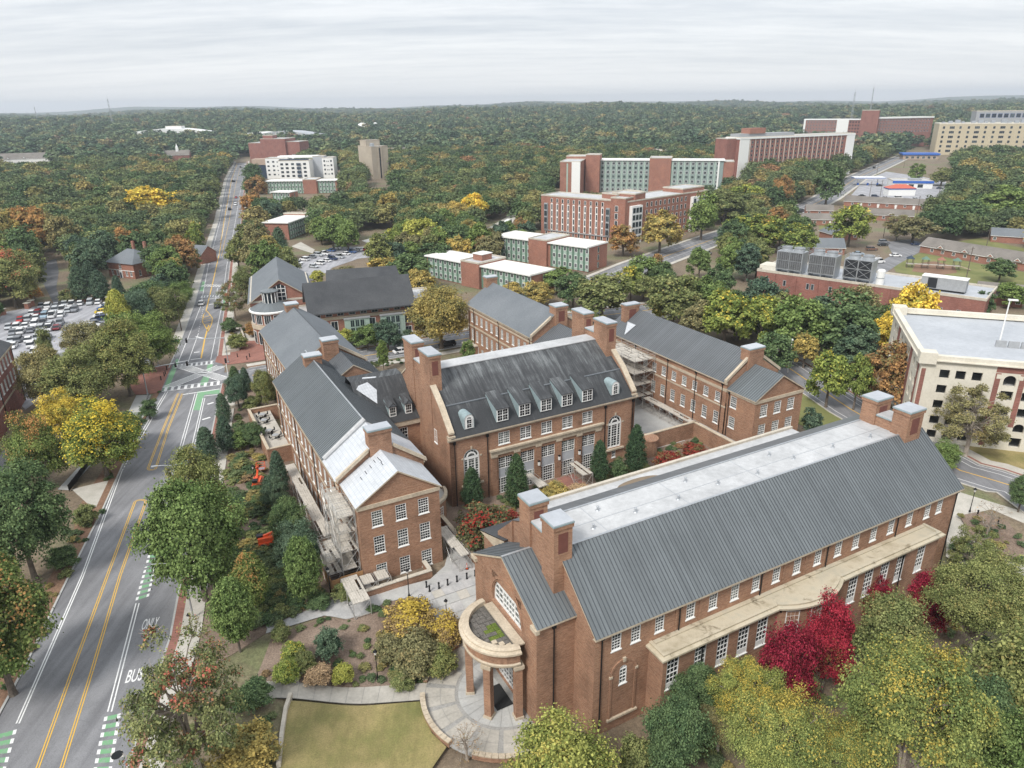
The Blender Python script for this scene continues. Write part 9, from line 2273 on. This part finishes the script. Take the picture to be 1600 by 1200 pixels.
fp_ = [(-74.7,127.5),(-81.5,148.3)]; t_ = thing('mesh_fence', 'dark handrail fence along the path below the left brick plaza', 'fence', (*fp_[0], 0))
for (p_, d) in along(fp_, 2): mb = MB(); mb.tube((p_.x, p_.y, 0),(p_.x, p_.y, 1.1),.04,.04, 'black', 5); mb.build('fence_post', t_)
mb = MB(); mb.tube((*fp_[0], 1.1),(*fp_[1], 1.1),.05,.05, 'black', 5); mb.tube((*fp_[0], .6),(*fp_[1], .6),.04,.04, 'black', 5); mb.build('rail', t_)
for pts, lab in (([(-60.6,139.7),(-57.4,142.3),(-53.4,145.8)], 'low pale retaining wall between the shrubs and the west hall'),([(-64.4,150.0),(-61.5,153.0),(-57.1,154.5)], 'low pale wall curving from the junction to the west hall'),([(-75.4,177.3),(-72.7,179.2),(-73.7,187.5),(-78.8,198.6)], 'curved pale kerb wall round the shrub bed at the junction'),([(-89.7,154.5),(-93.9,167.3)], 'short pale wall at the end of the left brick plaza')):
 t_ = thing('retaining_wall', lab, 'wall', (*pts[0], 0)); a_, c_ = offs(pts, -.22), offs(pts, .22)
 for i in range(len(pts)-1): mb = MB(); mb.hexa([(*a_[i], -.1),(*c_[i], -.1),(*c_[i+1], -.1),(*a_[i+1], -.1),(*a_[i], .75),(*c_[i], .75),(*c_[i+1], .75),(*a_[i+1], .75)], 'coping'); mb.build('wall_block', t_)
for (x, y), lab in zip([(-157.8,225.7),(-158.5,228.9),(-143.9,233.8),(-134.6,232.5),(-161.0,218.3)], ('left of the driveway, nearer', 'left of the driveway, farther', 'behind the pale saloon of the back row', 'at the right corner of the car park', 'at the left edge of the picture')):
 t_ = thing('gate_pier', 'brick pier with a pale cap '+lab, 'pier', (x, y, 0)); mb = MB(); mb.box((0,0,.9),(1.3,1.3,1.8), 'brick_dorm'); put('pier', mb.mesh('pier'), t_); mb = MB(); mb.box((0,0,1.9),(1.7,1.7,.2), 'stone_white'); put('pier_cap', mb.mesh('pier_cap'), t_)
wp = [(-146.0,232.3),(-144.4,234.7),(-136.6,237.7),(-132.8,234.1)]; t_ = thing('low_wall', 'low brick wall behind the back row of the left car park', 'wall', (*wp[0], 0)); a_, c_ = offs(wp, -.2), offs(wp, .2)
for i in range(3): mb = MB(); mb.hexa([(*c_[i], 0),(*a_[i], 0),(*a_[i+1], 0),(*c_[i+1], 0),(*c_[i], 1),(*a_[i], 1),(*a_[i+1], 1),(*c_[i+1], 1)][::1], 'brick_dorm'); mb.build('wall', t_)
# ============================================================= works: scaffolds, lifts, fence
plk = MB(); plk.box((0,0,0),(2.4,.29,.06), 'plank'); pme = plk.mesh('plank')
def scaffold(label, s0, s1, t0, t1, levels, ns=1, ntt=3, rail=True, brace=True, base=-.1):
 t_ = thing('scaffold', label, 'scaffold', P3((s0+s1)/2,(t0+t1)/2,0)); mb = MB(); top = levels[-1]+(1.1 if rail else 0)
 S_, T_ = lin(s0, s1, ns+1), lin(t0, t1, ntt+1)
 for s in S_:
  for t in T_: mb.tube(P3(s, t, base), P3(s, t, top),.045,.045, 'alu', 5)
 zl = sorted(set(levels+([levels[-1]+.55, levels[-1]+1.1] if rail else [])+[l-2.0 for l in levels if l > 2.2]))
 for z in zl:
  for s in (s0, s1): mb.tube(P3(s, t0, z), P3(s, t1, z),.035,.035, 'alu', 4)
  for t in T_: mb.tube(P3(s0, t, z), P3(s1, t, z),.035,.035, 'alu', 4)
 if brace:
  prev = base
  for l in levels:
   for i in range(ntt):
    a, b_ = (T_[i], T_[i+1]) if i % 2 else (T_[i+1], T_[i]); mb.tube(P3(s0, a, prev), P3(s0, b_, l),.03,.03, 'alu', 4)
   mb.tube(P3(s0, t0, prev), P3(s1, t0, l),.03,.03, 'alu', 4); prev = l
 tag(mb.build('scaffold_tube', t_), kind='stuff')
 rs_ = random.Random(int(s0*10))
 for l in levels:
  k = t0+.6
  nrow = max(1, int((s1-s0)/.31))
  t = t0
  while t < t1-.5:
   ln = min(2.4, t1-t)
   for j in range(nrow):
    if rs_.random() < .10: continue
    o = put('plank', pme, t_, Vector(P3(s0+.18+j*.31, t+ln/2, l+.05+rs_.uniform(0,.05)))-rootloc(t_), R(118)+rs_.uniform(-.02,.02)); o.scale = (ln/2.4*.99,1,1)
   t += 2.4
 return t_
scaffold('scaffold tower of pale tubes at the near corner of the west hall', 16.9,19.2,80.2,88.6, [2.6,5.4,8.2,10.6], 1,4)
scaffold('scaffold stair bay set out in the shrubs west of the west hall', 14.9,16.9,80.5,85.2, [2.4,4.6], 1,2)
scaffold('long covered scaffold walkway along the west side of the west hall', 16.2,17.8,88.7,113.5, [3.1], 1,9, False)
scaffold('low scaffold canopy at the foot of the west hall corner', 16.1,18.3,73.2,79.0, [2.3], 1,2, False)
scaffold('small scaffold deck on the planter wall, left one of two', 18.5,20.3,76.9,78.9, [1.9], 1,1, False); scaffold('small scaffold deck on the planter wall, right one of two', 20.5,22.3,76.9,78.9, [1.9], 1,1, False)
scaffold('tall dense scaffold in the corner between the centre and east halls', 85.8,90.9,108,119.5, [3,5.6,8.2,10.9], 2,5)
scaffold('long scaffold walkway along the court side of the east hall', 88.4,90.2,83,108, [2.5], 1,9, False)
scaffold('scaffold canopy over the left door of the centre hall', 50.6,52.4,86.4,91.2, [2.6], 1,2, False); scaffold('scaffold canopy over the right door of the centre hall', 58.9,60.9,86.2,91.2, [2.6], 1,2, False)
scaffold('pale covered ramp canopy along the garden wall', 31.6,33.4,75.6,83.6, [2.5], 1,3, False)
ft = thing('plywood_fence', 'brown plywood site fence at the foot of the scaffold tower', 'fence', P3(16,79,0))
for i, (a0, a1, b0, b1) in enumerate(((15.0,16.1,79.0,79.06),(16.15,19.2,79.2,79.26),(14.9,14.96,79.0,82),(14.9,14.96,82.05,85))):
 mb = MB(); CF.box(mb, a0, a1, b0, b1,-.1,2.5, 'plywood'); mb.build('plywood_panel', ft)
def boom_lift(x, y, a, label):
 t_ = thing('boom_lift', label, 'boom lift', (x, y, gz(x, y)+.02), a)
 mb = MB(); mb.box((0,0,.75),(3.2,1.6,.55), 'orange'); put('chassis', mb.mesh('chassis'), t_)
 for sx in (-1.1,1.1):
  for sy in (-.85,.85): o = put('wheel', CARS['suv'][2], t_, (sx, sy, .45)); o.scale = (1.3,1.4,1.3)
 mb = MB(); mb.box((-.5,0,1.35),(2.2,1.3,.7), 'orange'); mb.box((-1.3,.2,1.8),(.9,.8,.35), 'black'); put('turret', mb.mesh('turret'), t_)
 mb = MB(); mb.tube((-1.0,0,1.7),(2.4,.1,2.6),.22,.18, 'orange', 4); mb.tube((2.4,.1,2.6),(.6,.2,3.1),.16,.14, 'orange', 4); mb.tube((.6,.2,3.1),(3.9,.2,1.7),.12,.1, 'black', 4); put('boom', mb.mesh('boom'), t_)
 mb = MB()
 for px in (3.8,4.8):
  for py in (-.6,.8): mb.tube((px, py, 1.1),(px, py, 2.2),.035,.035, 'orange', 4)
 for z in (1.15,1.7,2.2):
  for a0, a1 in (((3.8,-.6),(4.8,-.6)),((4.8,-.6),(4.8,.8)),((4.8,.8),(3.8,.8)),((3.8,.8),(3.8,-.6))): mb.tube((*a0, z),(*a1, z),.035,.035, 'orange', 4)
 mb.box((4.3,.1,1.1),(1.0,1.4,.05), 'grey_metal'); put('basket', mb.mesh('basket'), t_)
bl_ = [(-35.9,88.8),(-43.4,106.4)]
boom_lift(*bl_[0], R(20), 'orange boom lift parked in the shrubs below the scaffold'); boom_lift(*bl_[1], R(100), 'orange boom lift half hidden by the bushes below the patio')
def patio_set(s, t, label):
 z = 2.22; t_ = thing('patio_table', 'grey patio table '+label, 'table', P3(s, t, z),0, 'patio tables'); mb = MB(); mb.lathe((0,0,0), [(.3,0),(.05,.06),(.05,.68)], 'black', 8); put('table_leg', mb.mesh('table_leg'), t_); mb = MB(); mb.lathe((0,0,.70), [(.62,0),(.62,.04),(0,.04)], 'grey_wall', 14); put('table_top', mb.mesh('table_top'), t_)
 for k in range(4):
  a = R(20+90*k); c = thing('patio_chair', 'black chair on the %s side of the patio table ' % ('right', 'far', 'left', 'near')[k]+label, 'chair', P3(s+1.0*math.cos(a), t+1.0*math.sin(a), z), R(28)+a, 'chairs at the patio table '+label); put('seat', SEAT, c); put('backrest', BACK, c)
  for lx in (-.18,.18):
   for ly in (-.18,.18): put('leg', LEG, c, (lx, ly, 0))
mb = MB(); mb.box((0,0,.44),(.44,.44,.05), 'black'); SEAT = mb.mesh('seat'); mb = MB(); mb.box((.21,0,.72),(.04,.44,.5), 'black'); BACK = mb.mesh('backrest'); mb = MB(); mb.tube((0,0,0),(0,0,.42),.02,.02, 'black', 4); LEG = mb.mesh('leg')
for s, t, lab in ((16.9,138.6, 'farthest along the patio'),(16.7,135.6, 'second along the patio'),(16.6,130.2, 'third along the patio'),(17.3,127.4, 'nearest on the patio')): patio_set(s, t, lab)
px_, py_ = [(161.0,265.2)][0]; t_ = thing('playset', 'wooden playset with coloured roofs and a pale slide on the playground', 'playset', (px_, py_, 0), R(-20))
for i, c in enumerate(('navy', 'green_panel', 'brick_dorm', 'green_panel')):
 x = -9+i*5.2; mb = MB()
 for dx in (-1,1):
  for dy in (-1,1): mb.tube((x+dx, dy, 0),(x+dx, dy, 3.6),.10,.10, 'bark', 5)
 put('tower_post', mb.mesh('tower_post'), t_); mb = MB(); mb.box((x, 0,1.5),(2.3,2.3,.15), 'plank'); put('deck', mb.mesh('deck'), t_)
 mb = MB(); q = [(x-1.4,-1.4,3.5),(x+1.4,-1.4,3.5),(x+1.4,1.4,3.5),(x-1.4,1.4,3.5)]
 for k in range(4): mb.poly([q[k], q[(k+1) % 4], (x, 0,4.7)], c)
 put('tower_roof', mb.mesh('tower_roof'), t_)
 if i < 3: mb = MB(); mb.box((x+2.6,0,1.5),(3,1,.15), 'plank'); put('bridge', mb.mesh('bridge'), t_)
mb = MB(); mb.hexa([(7.8,-.5,1.4),(11.5,-.5,.2),(11.5,.5,.2),(7.8,.5,1.4),(7.8,-.5,1.6),(11.5,-.5,.4),(11.5,.5,.4),(7.8,.5,1.6)], 'tan'); put('slide', mb.mesh('slide'), t_)
x, y = [(-23.2,372.9)][0]; t_ = thing('garden_canopy', 'small red canopy roof under the trees by the curved path', 'canopy', (x, y, 0)); mb = MB()
for dx in (-2,2):
 for dy in (-2,2): mb.tube((dx, dy, 0),(dx, dy, 2.6),.06,.06, 'grey_metal', 4)
put('canopy_frame', mb.mesh('canopy_frame'), t_); mb = MB(); q = [(-2.4,-2.4,2.6),(2.4,-2.4,2.6),(2.4,2.4,2.6),(-2.4,2.4,2.6)]
for k in range(4): mb.poly([q[k], q[(k+1) % 4], (0,0,3.9)], 'red_roof')
put('canopy_top', mb.mesh('canopy_top'), t_)
# ------------------------------------------------------------- air
hm_ = bpy.data.materials.new('haze'); hm_.use_nodes = True; t = hm_.node_tree; t.nodes.clear()
ho = t.nodes.new('ShaderNodeOutputMaterial'); pv = t.nodes.new('ShaderNodeVolumePrincipled'); t.links.new(pv.outputs[0], ho.inputs['Volume'])
pv.inputs['Color'].default_value = (.82,.90,1.0,1); pv.inputs['Density'].default_value = HAZE_D = 1.45e-4; pv.inputs['Anisotropy'].default_value = .2
mb = MB(); mb.hexa([(-9400,-9400,-4),(9400,-9400,-4),(9400,9400,-4),(-9400,9400,-4),(-9400,-9400,150),(9400,-9400,150),(9400,9400,150),(-9400,9400,150)], hm_)
hz_ = tag(mb.build('haze', None, (0,0,0)), kind='stuff')
